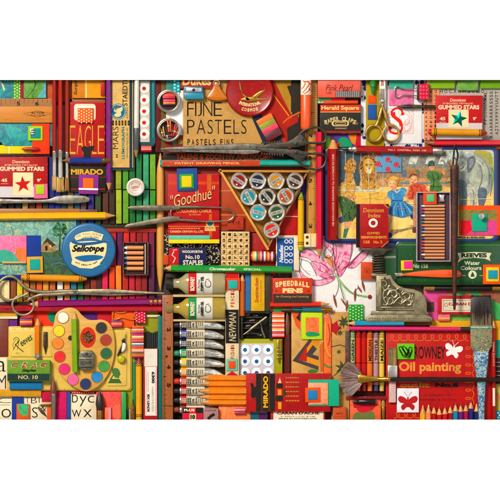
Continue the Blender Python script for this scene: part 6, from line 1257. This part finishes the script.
# staples box
t = card('staples_box', 'green and dark teal staples box lettered on the yellow paint box', 'box', 7.4, 360, 50, 381, 8.5, 15, 'card:#6f9a34'); t.rect(7.7, 373.6, 49.7, 380.7, 'ink:#1f3f3c')
q = t.p('lettering')
for i, c in enumerate('CRAG'):
    q.text(c, 11.4+i*9.6, 362.2, 18.6+i*9.6, 367.8, 'ink:#c23a34', shear=.3, bold=.05); q.text(c, 11+i*9.6, 361.8, 18.2+i*9.6, 367.4, 'ink:#2a4a1c', shear=.3, bold=.015); q.text(c, 11.2+i*9.6, 362, 18.2+i*9.6, 367.4, 'ink:#d9cfa0', shear=.3, bold=-.02)
q.text('Staples', 22, 368.6, 36.4, 372.6, 'ink:#1c2a18', shear=.3, bold=.05); q.text('NO. 10', 18.4, 375.2, 38, 379, 'ink:#d0c394', bold=.02)
t = card('eraser', 'cobalt blue slab below the green staples box', 'eraser', 9.4, 382, 42, 389.4, 7.6, 11, 'paper:#1f78b8')
# palette
t = T('paint_palette', 'wooden kidney shaped palette with twelve round paint cakes', 'palette', 82, 350, 8.6)
P = spl([(54, 322), (56, 314), (62, 309.4), (70, 307.4), (77, 309.6), (82, 315), (88, 319.4), (95, 320), (102, 319.6), (109, 323), (113.4, 331), (115, 343), (114.2, 356), (111, 368), (105, 379), (96, 388), (87, 391.4), (78, 389.4), (69, 383.6), (60, 374), (54, 363), (51, 350), (51.4, 335)], 5, True)
t.prism(P, 0, 3.4, 'wood:#d8aa52', .8); t.top = 3.4
paints = [('#efe6d6', 'white', 63, 317.6), ('#f0d01c', 'yellow', 59, 331), ('#f08a2a', 'orange', 58, 343.4), ('#e42c2c', 'red', 59.8, 356.6), ('#e0247c', 'magenta', 64.4, 369), ('#f06aac', 'pink', 73, 379.6), ('#1f2f6c', 'navy', 85.6, 384), ('#1f8ad0', 'sky blue', 97, 377), ('#3f9a44', 'light green', 104, 366.2), ('#0f6a3c', 'green', 106.2, 353.4), ('#a63c20', 'brick', 105.8, 340), ('#2a2624', 'black', 101.4, 327.8)]
for c, nm, x, y in paints:
    w = t.p('paint_well', f'{nm} paint'); w.lathe(x, y, [(6, 3.3), (6, 3.8), (5.6, 3.9), (5.3, 3.7)], 'wood:#9a6426', 28); w.lathe(x, y, [(0, 3.75), (2, 3.7), (4.4, 3.8), (5.4, 3.75), (5.5, 3.3)], 'wax:'+c, 28)
t.p('centre_well').poly(circ(88, 337.4, 7.8, 10.4, 32), 'gloss:#d23a1c', z=3.5)
t.p('thumb_hole').dot(70.6, 338, 2.6, 'plastic:#3a2210', z=3.5)
t = T('sponge', 'small round brown stippled sponge in the red well of the palette', 'sponge', 88, 337, 12.2)
for k in range(130):
    a = random.uniform(0, 6.28); r = 5.4*math.sqrt(random.random()); t.lathe(88+r*math.cos(a), 336.8+r*math.sin(a), [(0, 0), (.75, .2), (.7, 1), (0, 1.4+random.uniform(0, .5))], random.choice(['wax:#6a4428', 'wax:#8a6240', 'wax:#55341c', 'wax:#b08a60']), 6)
pencil('lime green pencil lying down the middle of the palette', 75.8, 371.8, 74.4, 311, 5.6, 12.2, '#7fae2a', tip=8, lead='wax:#7fae2a')
t = T('metal_sharpener', 'vintage nickel pencil sharpener with stamped lettering on the palette', 'sharpener', 86.8, 359, 12.2)
t.prism([(79, 353.6), (82, 350.6), (92, 350.4), (94.4, 353), (94.6, 358), (94, 368), (91, 370), (82, 370.2), (78.6, 367), (78.6, 358)], 0, 6, 'oldmetal:#8c8a7c', 1.4)
t.p('blade').prism([(80, 352), (93.6, 352), (90, 356), (83, 356)], 6, 7.2, 'metal:#a8a89c', .5); t.p('screw').cyl(87, 353.6, 1.5, 7, 8, 'oldmetal:#4c4a44', .4, 16); t.p('slot').box(80.4, 366.4, 92.6, 367.6, 5.8, 6.2, 'plastic:#161412', .1)
t.p('lettering').text('ROWE', 81, 361, 92, 364.6, 'ink:#3a3830', z=6.1, bold=.02); t.p('ridge').box(79.4, 357.6, 94, 359, 5.8, 6.8, 'oldmetal:#a8a698', .3)
# goldfinch ornament
t = T('bird_charm', 'tiny enamel black and white bird on a yellow bead, on the paint box', 'charm', 122, 350, 8.6)
t.prism(spl([(117, 356), (119, 350), (122, 344), (121.6, 340), (124, 338), (125.4, 341), (125.8, 345), (124, 350), (120.4, 353.6)], 4, True), 0, 2.6, 'gloss:#1f1c1a', 1); t.p('white_wing').prism(spl([(123, 343), (125.6, 344), (125, 349), (121.6, 352), (122, 347)], 4, True), 2.2, 3.2, 'gloss:#e6e0d4', .4)
b = t.p('yellow_bead'); b.lathe(121.4, 359.4, [(0, 0), (3, .6), (4.2, 2), (3, 4), (0, 5)], 'gloss:#b8b02a', 24); t.p('perch').tube([(125, 341, 1.4), (125.6, 334, 1.4)], .3, 'metal:#6a5a34', 6)
# wire clip on orange
t = card('card', 'orange card under the bulldog wire by the palette', 'card', 111.6, 308, 134, 327.6, 0, 8, 'paper:#e8641f')
t = T('wire_clip', 'amber bent wire clip lying on the orange card', 'clip', 123, 314.6, 8.2); t.tube(spl([(113, 310.4, 1), (118, 312.6, 1), (124, 312.4, 1), (133, 308.8, 1), (136, 311, 1), (134, 315, 1), (136, 319, 1), (130, 319.4, 1), (122, 317.6, 1), (116, 319.6, 1), (112.6, 318.6, 1), (113, 314, 1), (113, 310.4, 1)], 5), .75, 'gloss:#c8702c', 8)
t = T('striped_eraser', 'pink and purple banded eraser on the right corner of the orange card', 'eraser', 117, 323.4, 8.2)
for i, c in enumerate(['#6a2c7c', '#d8506c', '#f0a43c', '#e8346c', '#a82040']): t.p('colour_band').box(111.4, 320.4+i*1.35, 122, 321.75+i*1.35, 0, 4-.08*(i % 2), 'wax:'+c, .2)
t = card('dotted_patch', 'crimson strip with white dots beside the orange wire clip', 'paper square', 135, 304.8, 145.6, 323, 7.4, 9.2, 'paper:#d0204c')
for i in range(4):
    for j in range(6): t.dot(136.6+i*2.6, 306.4+j*2.9+(1.3 if i % 2 else 0), .55, 'ink:#f4dfe0', n=8)
t = T('striped_eraser', 'purple and gold banded eraser under the small shears loop', 'eraser', 25.4, 321.8, 6)
for i, c in enumerate(['#5c2484', '#c83a5c', '#f0b23c', '#e0405c', '#8c2060']): t.p('colour_band').box(19.6, 317.8+i*1.6, 32, 319.4+i*1.6, 0, 3.6-.08*(i % 2), 'wax:'+c, .2)
# right of paint box
card('card', 'olive lime sheet between paint box and teal ruler', 'card', 126, 304, 158, 424, 0, 4, 'paper:#94962a'); card('pointer', 'pale wooden slip with tip above the charcoal sticks', 'slip', 146, 315, 160, 317.4, 4.2, 6, 'wood:#d9cfa8')
t = T('striped_eraser', 'tall stack of bright striped eraser bands between paint box and charcoal sticks', 'eraser', 137.5, 341, 4.1)
for i, c in enumerate(['#e0601c', '#c81f5c', '#e8c8a8', '#e07a2c', '#d8205c', '#5c2484', '#e8405c', '#f0e0c8', '#c8a02c', '#d8245c', '#e86a2c', '#5c2078', '#f0d8d0', '#2f8a8c', '#e0502c', '#d82a6c', '#e8b42c', '#f0c0c8', '#b81f3c', '#4a8a3c', '#e8702c', '#c82460']): t.p('colour_band').box(132, 326+i*1.42, 143.6, 327.42+i*1.42, 0, 7-.1*(i % 2), 'wax:'+c, .2)
for i in range(6):
    t = T('charcoal_stick', f'dark charcoal stick, {ordn[i]} from the left of the six above the white label box', 'charcoal stick', 146+i*2.2, 340, 4.1, 0, 'charcoal sticks in the white label box'); t.rod([(332.6+random.uniform(-1.5, 1), .8), (334, 1.05), (352, 1.05)], 'chalk:#262b2a', 145.6+i*2.25, 1.1, 10, flip=True)
t = card('leads_box', 'white and red box numbered 6300 with sideways print beside the teal ruler', 'box', 143.4, 348.6, 157.6, 424, 4.1, 12, 'card:#b0242c'); t.rect(144.4, 348.9, 157.2, 366.4, 'paper:#ddd6ca'); t.rect(145.2, 366.8, 156.6, 415.6, 'paper:#e6e0d6'); t.line([(146.4, 370), (155.4, 370), (155.4, 414.4), (146.4, 414.4)], .35, 'ink:#a8242c', closed=True)
q = t.p('lettering'); q.text('6300', 151.6, 371.6, 154.8, 383.4, 'ink:#1a1614', rot=-90, bold=.06); q.text('HARDTMUTH', 151.8, 387, 153.6, 411, 'ink:#8c2a2c', rot=-90); q.text('MADE IN CZECHOSLOVAKIA', 147.4, 372, 148.8, 392, 'ink:#8c2a2c', rot=-90); q.text('SIX LEADS', 147.2, 394, 149.6, 412, 'ink:#1a1614', rot=-90, bold=.07)
crayon('golden crayon with magenta tip standing beside the white label box', 139, 423, 138.8, 358, 6.2, 7.4, '#e3a52a', tipc='#a82468')
card('divider', 'narrow teal green card right of the yellow paint box', 'card', 132.6, 362, 135.4, 424, 4.1, 6.4, 'paper:#2a8a5c')
t = card('ruler', 'bright green plastic strip below the yellow paint box', 'strip', 121.4, 392, 126, 424, 0, 9, 'plastic:#22a04c')
t = card('painted_card', 'hot coral and pink folded card below the paint box', 'painted card', 96, 392, 121.2, 424, 0, 6.4, 'art:#e8245c,#f0503c,#e01f5c:60'); t.poly([(105, 412), (119, 398), (120.8, 416), (118, 421)], 'art:#ee4a3a,#f06a4c,#e03a30:90'); t.line([(100, 402), (110, 410), (119.6, 398)], .5, 'ink:#c81f3c')
card('card', 'orange slip at the bottom edge below the coral card', 'card', 104.6, 407.6, 111, 424, 6.5, 9, 'wax:#e8703c'); NODES[-1].rect(108, 407.7, 110.8, 423, 'ink:#e890b0')
card('fabric_card', 'navy and cream striped card at the bottom edge beside the bronze nib', 'card', 126.4, 409, 137, 424, 4.1, 6, 'card:#26244c'); NODES[-1].rect(129, 409.3, 132, 423, 'ink:#c9b08a')
t = T('pen_nib', 'upright bronze nib with ornate shoulder at the bottom edge', 'pen nib', 132.6, 410, 6.6); t.prism([(132.4, 399), (133.4, 404), (134.8, 407), (135.2, 412), (134.6, 424), (130.4, 424), (130, 412), (130.6, 407), (131.8, 404)], 0, 2, 'oldmetal:#8c6a34', .7); t.p('pierced_hole').cyl(132.6, 410, .8, 1.9, 2.2, 'plastic:#140e08', .1, 12)
# brushes bottom left
t = T('fine_brush', 'brush with pointed red brown hairs and grey ferrule over the bottom left letters', 'paint brush', 53.4, 400, 8.9)
b = t.p('bristles'); b.rod([(376.6, .2), (380, 1), (388, 3.2), (392.6, 3.4), (396, 2.2)], 'wood:#7a3c1c:1', 53.4, 3.4, 16, flip=True, sz=.8)
t.p('ferrule').rod([(393, 2.6), (394, 2.9), (397, 2.6), (400, 2.8), (403, 2.5), (424, 2.1)], 'metal:#a8a294', 53.4, 3, 16, flip=True)
t = T('dark_brush', 'plump pointed black haired brush rising from the bottom edge under the palette', 'paint brush', 99.6, 405, 7)
b = t.p('bristles'); b.rod([(389, .2), (392, 1), (398, 3.4), (404, 4.2), (409, 3.2), (411, 2.8)], 'wood:#2a1c16:1', 99.6, 4.2, 16, flip=True); t.p('ferrule').rod([(410.6, 3), (412, 3.2), (424, 3)], 'metal:#b08a50', 99.6, 4.2, 16, flip=True)
# rulers
t = card('ruler', 'upright teal painted ruler edge left of the brown numbered ruler', 'ruler', 157.8, 316, 162.2, 424, 0, 10, 'card:#0f6f70')
t = card('ruler', 'upright brown wooden ruler numbered one to five beside the paint tubes', 'ruler', 162.4, 295, 173, 424, 2.1, 13, 'wood:#a9622a:1')
q = t.p('scale_marking'); ruler_ticks(q, 298, 422, 163.2, 3.6, 1.15, vert=True, every=4)
for k, y in enumerate((311, 329.6, 348.2, 366.8, 385.2)): q.text(str(k+1), 167, y-2.2, 170.6, y+2.2, 'ink:#2a1208', rot=-90, bold=.04)
for y in (312, 331, 350, 369, 387): q.rect(163, y+7.6, 166, y+7.9, 'ink:#2a1208')
q.rect(162.8, 405.6, 172.6, 406.1, 'ink:#3a1c0c'); q.poly([(165, 355.4), (168, 355.4), (166.5, 358)], 'ink:#3a1c0c'); t.p('hole').dot(167.4, 302.6, .6, 'plastic:#1a0e06')

# ================================================================= lower right
# reeves tin
t = T('watercolour_tin', 'long dark green watercolour tin with white banner lettering', 'tin', 440, 264)
t.rbox(395, 240, 512, 285.4, 0, 9.4, 'gloss:#154a24', 7, 1.6, 6); t.rbox(398, 243, 510, 282.4, 9.2, 9.9, 'gloss:#1a5429', 5, .5, 6); t.top = 9.9
scratches(t, box_at(400, 247, 509, 281), 70, 'ink:#0d3318', 7); scratches(t, box_at(400, 247, 509, 281), 40, 'ink:#7fa888', 8)
t.p('hinge_rim').box(398, 244.4, 510, 246, 9.8, 10.6, 'gloss:#3a7a48', .3)
q = t.p('banner'); q.poly([(457.6, 253), (463, 252.6), (475, 252), (486, 252.6), (491.4, 253), (489.6, 257), (490.6, 261), (485, 258.6), (475, 257.8), (464, 258.6), (458, 262.6), (459.4, 257.6)], 'ink:#e3dcc0')
q = t.p('lettering'); q.text('REEVES', 461.4, 253, 487, 257.6, 'ink:#1d3a24', bold=.06); q.text('Water', 464.4, 261, 480, 265, 'ink:#dcd8c0', bold=.02); q.text('Colours', 460.6, 266, 481.6, 270, 'ink:#dcd8c0', bold=.02); t.p('lettering').text('No 158', 413.2, 264, 428, 268, 'ink:#cfd8b8', bold=.02)
q = t.p('round_emblem'); q.dot(472.6, 274.6, 4.2, 'ink:#dcd8c0'); q.poly([(470.6, 276.8), (474.8, 276.8), (474, 274), (472.6, 271.6), (471.4, 274)], 'ink:#2a5a34'); q.line([(462, 275.6), (465.6, 275.6)], .4, 'ink:#dcd8c0'); q.line([(479.6, 275.6), (483, 275.6)], .4, 'ink:#dcd8c0')
t = T('palette_box', 'dark green rounded box corner with silver trim behind the press', 'box', 385, 262, 6.9); t.rbox(376.6, 247, 397, 283, 0, 4, 'gloss:#184f27', 5, 1.2); t.p('silver_trim').box(399-1, 255, 415, 257.8, 3.2, 5, 'metal:#b8c0b4', .3) if 0 else t.p('silver_trim').box(379, 256, 396, 258.6, 4, 4.7, 'metal:#a8b0a0', .3)
nested('yellow square with pink inset on the green tin, left end', [(401, 260.4, 413, 270.4, 'paper:#e3c22a'), (404, 261.2, 412.4, 268.6, 'paper:#e8419c')], 10.6)
nested('orange, yellow and blue nested squares at the right end of the green tin', [(483, 264.6, 501, 284.2, 'paper:#e85a1c'), (486, 267.2, 499, 281.6, 'paper:#e8c42a'), (488.2, 270.2, 497.4, 278.6, 'paper:#189ac0')], 10.2, th=1.6)
t = T('modelling_tool', 'long orange plastic spatula with rounded end across the green tin', 'spatula', 430, 273, 10.8)
t.p('handle').prism(spl([(400, 274.8), (414, 271.8), (430, 270.2), (446, 269.6), (457, 270.2), (461, 272.4), (461, 275.4), (457, 277.4), (440, 277.6), (420, 276.6), (404, 275.8)], 5, True), 0, 3, 'plastic:#ee6424', 1.2); t.p('metal_tip').prism([(394, 273), (402, 272.8), (404, 276), (396, 276.6)], .4, 2.6, 'metal:#d8cfbc', .6)
# black pencil
t = pencil('black lacquered brush handle with gold end below the green tin', 425, 288.4, 512, 288.4, 4.6, 7, '#16120f', tip=0, hexa=False); t.p('gold_ring').rod([(t.x-43.6, 2.36), (t.x-36, 2.4), (t.x-34, 2.36)], 'metal:#c9a668', t.y, 2.3, 16); t.p('gold_ring').rod([(t.x+24, 2.38), (t.x+34, 2.4)], 'metal:#c09a50', t.y, 2.3, 16)
t = card('painted_paper', 'abstract painting of green, magenta and red brushwork behind the wide brush', 'painting', 424, 286, 512, 322, 0, 5, 'art:#2a8a3a,#3f9a5c,#c03a2a,#2f7a8c:30,2')
t.poly([(425, 291), (448, 291), (446, 298), (438, 300), (437.6, 321), (425, 321)], 'art:#d02a8c,#e04fa8,#b01f70:60'); t.rect(427, 302, 434.6, 312, 'ink:#5c4440'); t.blob([(448, 313), (460, 308), (471, 314), (470, 321), (450, 321)], 'art:#5aa03a,#8ab84a:70'); t.blob([(492, 300), (500, 298), (511, 306), (511, 321), (496, 318)], 'art:#1fa04c,#3fc06a:60'); t.blob([(478, 291), (498, 292), (511, 296), (508, 306), (492, 300)], 'art:#a83a24,#8c5a34,#c8442c:60')
t = card('eraser_box', 'red box with white label of red letters crossed by the long dark pen', 'box', 438, 295.6, 474, 314.6, 5.1, 10.4, 'card:#b82228'); t.rect(442, 299, 474, 312, 'paper:#dcd0bc'); t.line([(443.4, 300.4), (473.6, 300.4)], .4, 'ink:#7a2c28'); t.line([(443.4, 310.6), (473.6, 310.6)], .4, 'ink:#7a2c28'); t.line([(443.4, 300.4), (443.4, 310.6)], .4, 'ink:#7a2c28')
q = t.p('lettering'); q.text("CARAN D'", 448.6, 302.4, 473, 305.6, 'ink:#a8242c', bold=.05); q.ring(446.2, 305, 1.6, .5, 'ink:#a8242c')
t = T('eraser', 'small pink and orange banded eraser below the red label box', 'eraser', 444, 317.6, 5.1)
for i, c in enumerate(['#f08cb0', '#e8709c', '#f0b43c', '#d85070']): t.p('colour_band').box(438.4, 314+i*1.75, 450, 315.75+i*1.75, 0, 4.6-.1*(i % 2), 'wax:'+c, .25)
card('card', 'golden yellow strip above the red oil painting box', 'card', 430, 320.8, 512, 331, 0, 6.6, 'paper:#dba524')
pencil('sky blue pencil with pale wood point above the crayon box', 404, 323.2, 345.6, 323.4, 4.8, 9.4, '#2a97c4', tip=9)
card('card', 'brown strip between sky blue pencil and yellow card', 'card', 400, 318, 432, 325.4, 0, 7, 'card:#8a5a20')
t = pencil('thin hot pink pen with black end above the red oil painting box', 472, 329, 349, 328.4, 4, 10.2, '#d82c78', tip=0, hexa=False, finish='plastic'); t.p('black_cap').rod([(t.x-61.6, 2.1), (t.x-50, 2.1)], 'plastic:#241c20', t.y, 2, 16)
# crayon box
card('tray', 'dark maroon tray behind the six crayons', 'tray', 346, 330.6, 387.4, 398, 0, 3, 'card:#4a1214'); t = card('tray_edge', 'thin red edge under the crayon tray', 'tray', 346, 396.6, 387, 400, 0, 9, 'card:#8c1c1c')
for (x, c, nm, wd, xl) in ((352.8, '#aebf8c', 'sage green', 'GREEN', 5.2), (358.6, '#d8341c', 'scarlet', '', 5.2), (364.2, '#c01c24', 'red', '', 5.4), (370, '#e07434', 'orange', 'MEXICAN', 6), (376.2, '#b8909c', 'lilac', 'THISTLE', 5.4), (382, '#ddbf5a', 'straw yellow', 'MAIZE', 5.4)):
    t = T('crayon', f'{nm} crayon standing in the dark tray behind the fan brush', 'crayon', x, 360, 3.1, 0, 'crayons in the dark tray'); r = xl/2
    t.p('wax').rod([(331.6, r*.7), (337, r*.85), (391, r*.85), (391.6, r*.5)], 'wax:'+('#4a3f80' if nm == 'lilac' else c), x, r, 16, flip=True)
    w = t.p('wrapper'); w.rod([(333, r), (385, r)], 'paper:'+c, x, r, 16, flip=True); t.top = 2*r
    for y in (335, 337, 363, 382): t.p('printed_band').tube([(x+(r+.05)*math.sin(a), y, r+(r+.05)*math.cos(a)) for a in [math.radians(-70+140*k/8) for k in range(9)]], .28, 'ink:#241a14', 4)
    if wd: t.p('lettering').text(wd, x-r*.5, 340, x+r*.5, 361, 'ink:#1f1814', rot=90 if nm != 'orange' else 90, bold=.03, z=2*r+.1)
# red oil painting box
t = card('oil_painting_box', 'large red box with black name, ornate loops and white butterfly', 'box', 386, 331, 496, 424, 0, 8, 'card:#c0181c')
q = t.p('lettering'); q.text('ROWNEY', 414.4, 346.6, 445.6, 359, 'ink:#1d1613', bold=.015); q.text('Oil painting', 399, 362, 461.4, 374, 'ink:#e09a50', bold=.03); q.text('outfit', 400, 382.6, 430, 387.6, 'ink:#c87a3c', bold=.05); q.text('No.6', 435.4, 382.6, 459, 387.4, 'ink:#2a1a16', bold=.06)
q.text('A SERIES OF', 424, 394.4, 452, 396, 'ink:#5c1a18', bold=.02); q.text('ROWNEY & CO. LTD.', 420, 399.2, 457.4, 400.8, 'ink:#5c1a18', bold=.04)
q = t.p('looped_border')
def loops(x0, y0, n, dx, dy):
    P = []
    for k in range(n*12+1):
        a = k*math.pi/6; P.append((x0+dx*k/12+3.2*math.sin(a), y0+dy*k/12+3.2*math.cos(a))) if dx else P.append((x0+3.2*math.cos(a)*1.3, y0+dy*k/12+3*math.sin(a)))
    q.line(P, .7, 'ink:#d9752c')
loops(388, 337.6, 10, 8.1, 0); loops(470, 344, 9, 0, 8.4); loops(394, 415, 8, 8.1, 0)
def butterfly(q, cx, cy, k, m, a=0):
    ca, sa = math.cos(math.radians(a)), math.sin(math.radians(a))
    def R(P): return [(cx+k*(x*ca-y*sa), cy+k*(x*sa+y*ca)) for x, y in P]
    for s in (-1, 1):
        q.blob(R([(0, -1), (s*3, -4), (s*7, -5.4), (s*9, -3), (s*7.4, .4), (s*3, 1.4), (0, .6)]), m); q.blob(R([(0, .6), (s*3.6, 1.4), (s*6.2, 4), (s*5, 7.4), (s*2.6, 6.4), (0, 3)]), m); q.line(R([(0, -3), (s*1.2, -6), (s*3.4, -9)]), .45, m, smooth=3)
    q.line(R([(0, -4), (0, 5)]), k*1.6, m)
butterfly(t.p('printed_butterfly'), 453.6, 350, 1.0, 'ink:#f0e8e4', 14)
t = card('butterfly_card', 'white square card with a printed red butterfly', 'card', 397, 388.4, 419, 412.6, 8.2, 9.6, 'paper:#e9e6ea'); butterfly(t.p('printed_butterfly'), 408, 402, 1.1, 'ink:#b8242a', 0)
t = card('clip_card', 'bright green square card holding black paper clips', 'card', 397.4, 343.6, 414.6, 359.4, 8.2, 10, 'paper:#6cc02a')
for i, (x, y, a) in enumerate(((402.6, 351.6, -28), (406, 351, -34), (409.4, 352.6, 20))):
    t = T('paper_clip', f'{["left", "middle", "right"][i]} dark wire paper clip on the bright green square', 'paper clip', x, y, 10.1, a); P = [(x-1.1, y-3), (x-1.1, y+3.4), (x+1.2, y+3.4), (x+1.2, y-4.6), (x-.3, y-5.4), (x-1.8, y-4.4), (x-1.8, y+4.6), (x+.2, y+5.6), (x+2, y+4.4), (x+2, y-3)]; t.tube([(a_, b_, .5) for a_, b_ in spl(P, 4)], .3, 'metal:#3a3c3a', 6)
# flat brush small
t = T('flat_brush', 'flat fawn bristle brush with white ferrule above the butterfly card', 'paint brush', 392.4, 370, 8.2)
b = t.p('bristles'); b.box(388.6, 349.6, 396.6, 367, .6, 3, 'wood:#8c7a4c:1', .8); tuft(b, 367, 392.6, 8.2, 347.6, 8.8, 0, 4, ['wood:#a08c5c:1', 'wood:#7a6840:1', 'wood:#b8a478:1'], 150, 1.2, flip=True)
t.p('ferrule').box(387.6, 365.4, 397.4, 381.6, 0, 4.2, 'metal:#d8d4d0', .8); t.p('handle').box(389, 381, 396, 402.6, 0, 3.8, 'card:#d9b8b8', .8)
# fan brush
t = T('fan_brush', 'wide fan brush with brass ferrule, bristles spread to the left', 'paint brush', 400, 378.6, 13)
random.seed(21); b = t.p('bristles')
for k in range(900):
    a = math.radians(random.uniform(-56, 56)); r0 = 3; r1 = (25.5-6.5*abs(a/.98)**2)*random.uniform(.86, 1.04)*(1 if random.random() > .3 else random.uniform(.6, 1)); sy = 1.15
    c_, s_3 = math.cos(a), math.sin(a); x0, y0 = 365, 378.6+s_3*3.4; z0 = random.uniform(.6, 2.8); j = random.uniform(-.6, .6)
    b.tube([(x0-2, y0, z0), (x0-r1*.5*c_**.5, y0+r1*.42*s_3*sy+j, z0), (x0-r1*c_**.6, y0+r1*.78*s_3*sy+j*1.6, z0+random.uniform(-.2, .4))], [.22, .2, .08], random.choice(['wood:#8c6a5c:1', 'wood:#a89090:1', 'wood:#6a4434:1', 'wood:#b8a8ac:1', 'wood:#7a5444:1']), 3)
t.p('ferrule').prism([(357.6, 375), (361, 374.2), (368, 375.6), (378, 376.6), (378, 381), (368, 382), (361, 383.2), (357.6, 382.4)], 0, 3.8, 'metal:#c9a050', 1.2); t.p('ferrule_tube').rod([(376, 2.2), (384, 2.2), (384.4, 2.5), (386, 2.5), (386.4, 2.1), (388, 2.5), (390.4, 2.1)], 'metal:#d0a858', 379, 2.2, 18)
t.p('handle').rod([(390, 2), (400, 2.5), (430, 2.6), (470, 2.2), (520, 1.8)], 'gloss:#2a1510', 379.4, 2.5, 16)
# under crayons
t = card('painted_card', 'orange and red painted card below the crayon tray', 'painted card', 350, 399.6, 381, 424, 0, 8, 'art:#e0461c,#f06a2c,#d0301c:50'); t.poly([(353, 403), (378, 404), (372, 411), (354, 408)], 'ink:#b8242c'); t.blob([(354, 414), (364, 411), (374, 412.6), (373, 423), (355, 423)], 'art:#7a6a1c,#5a7a2c:80'); t.blob([(357, 409), (366, 407), (372, 410), (362, 413)], 'ink:#d0203c')
t = T('pen_nib_holder', 'short black fountain pen nib section pointing left below the crayons', 'pen', 363, 401.6, 8.2); t.rod([(351.4, .3), (354, 1), (357, 2.1), (358, 1.6), (359, 2.4), (374, 2.5), (375.6, 2.2)], 'gloss:#191216', 401.6, 2.5, 16)
t = T('gold_brush', 'brass ferrule of a brush with ochre hair at the bottom edge', 'paint brush', 383.4, 410, 3); t.p('bristles').rod([(397, .4), (400, 1.6), (405, 2.4), (408, 2)], 'wood:#a8823c:1', 383.4, 3, 14, flip=True); t.p('ferrule').rod([(407, 2.1), (408, 2.4), (414, 2.2), (424, 2)], 'metal:#a88444', 383.4, 3, 14, flip=True)
card('card', 'scarlet strip between painted card and red box at the bottom', 'card', 377, 398, 386, 424, 0, 2.9, 'card:#b81f20')
# leads box left of crayons
t = card('leads_box', 'narrow dark red speckled case between leaf print and crayons', 'box', 345.4, 331, 350, 362, 7.5, 9, 'art:#6a1a24,#3a3c2c,#a83a3c:160')
# wide brush
t = T('wide_brush', 'wide black bristled decorating brush with paint splattered blue handle', 'paint brush', 481, 355, 8.4)
random.seed(31); b = t.p('bristles'); b.prism([(471, 297.4), (474, 296.4), (488, 296.2), (491, 298), (491.6, 327), (470.4, 327)], 1, 5.4, 'wood:#241a17:1', 1.2)
tuft(b, 327, 481, 21, 295.4, 20, 0, 6.6, ['wood:#1e1614:1', 'wood:#2f2420:1', 'wood:#4a3c34:1', 'wood:#16100f:1'], 420, 2.4, flip=True)
for k in range(60):
    x = random.uniform(471, 491); b.tube([(x, 327, 6), (x+random.uniform(-.5, .5), 312+random.uniform(0, 6), 5.4)], [.4, .12], random.choice(['wood:#9a8c78:1', 'wood:#7a6a58:1']), 4)
t.p('ferrule').prism([(470, 325), (492.4, 325), (492, 346), (489, 351), (473, 351), (470.6, 346)], 0, 6.4, 'art:#5c5844,#3f5a54,#a8946a,#7a7a60,#2f5a60,#8c6a3c:170,3', 1)
t.p('paint_crust').box(470.4, 326.6, 492, 328.2, 6, 7, 'art:#2a8a94,#7ac0b8,#d0c8a0:200', .3)
h = t.p('handle'); h.prism([(473, 350.4), (489, 350.4), (487.4, 368), (485.6, 386), (484.6, 404), (484.4, 424), (478.4, 424), (478.4, 404), (476.8, 380), (474.4, 364)], .4, 6, 'art:#0f2a7c,#0a8a9c,#1450b8,#c0dccc,#08708c,#18a8b0:130,3', 1.6)
d = t.p('paint_drip')
for k in range(60):
    x, y = random.uniform(475, 488), random.uniform(332, 372); d.cyl(x, y, random.uniform(.3, .9), 6, 6.5, 'wax:'+random.choice(['#e0d8c0', '#c8b03c', '#2a9aa0', '#1f5aa8', '#d8c8b8', '#3ab0a8']), .15, 8)
# right edge
pencil('red pencil standing at the right of the wide brush', 494, 426, 493.4, 318, 4.4, 8.2, '#a8161c', tip=10, lead='wax:#b8241c'); q = NODES[-4]; r = NODES[-1].root; r.p('lettering').text('CONTE PARIS', r.x+6, r.y-.9, r.x+30, r.y+.9, 'ink:#e0b8a8', z=2*r.ap+.08); r.p('name_plate').box(r.x-34, r.y-1.2, r.x-16, r.y+1.2, 2*r.ap-.3, 2*r.ap+.2, 'plastic:#e8d8d0', .1)
t = card('painted_card', 'yellow and turquoise card at the lower right edge', 'painted card', 496, 330, 512, 358, 0, 7, 'paper:#d9a82a'); t.rect(496.3, 340, 511, 357.6, 'paper:#14988a')
t = card('box', 'black and grey banded box at the right edge', 'box', 496, 358, 512, 384, 0, 8, 'card:#1d1a1a')
for y in (362, 366, 371, 375): t.rect(496.3, y, 511, y+.9, 'ink:#8c8880')
card('painted_card', 'green and orange blurred painting at the lower right corner', 'painting', 496, 384, 512, 411, 0, 7, 'art:#7ab03a,#d8642c,#b8c84a,#e88a2c:30,1'); t = card('washi_tape', 'blue tape with white dots in the bottom right corner', 'tape strip', 496, 411, 512, 424, 0, 7.6, 'paper:#2a9ac0')
for i in range(3): t.dot(498+(i % 2)*2.2, 413+i*2.4, .9, 'ink:#f0f0e8', n=10)
# row of coloured pencils
pc = [('#e3b41c', '#d9b01c', 'yellow', 423, 405), ('#f08c6a', '#e8d8cc', 'peach', 428.6, 404.6), ('#b0201c', '#b0281c', 'brick red', 434, 405.4), ('#c02420', '#a85a3a', 'rust red', 439.4, 406.6), ('#d01f2c', '#c01f5c', 'crimson', 445, 406), ('#a01c24', '#b0502c', 'maroon', 450.4, 405), ('#1f8ab8', '#2a6ab0', 'sky blue', 455.6, 403), ('#6a2a84', '#5c3a84', 'violet', 460.8, 403.6), ('#a82050', '#4a2a84', 'wine', 466, 403), ('#3a2a7c', '#2c3a8c', 'indigo', 471, 400.4), ('#1c2c70', '#e0c060', 'navy', 476.6, 403.4)]
for c, l, nm, x, y in pc: pencil(f'{nm} pencil with its point up in the row at the bottom right edge', x, 428, x, y, 5, 8.2, c, tip=8, lead='wax:'+l, group='coloured pencils along the bottom edge')

# ================================================================= to Blender
for n in NODES:
    n.build()
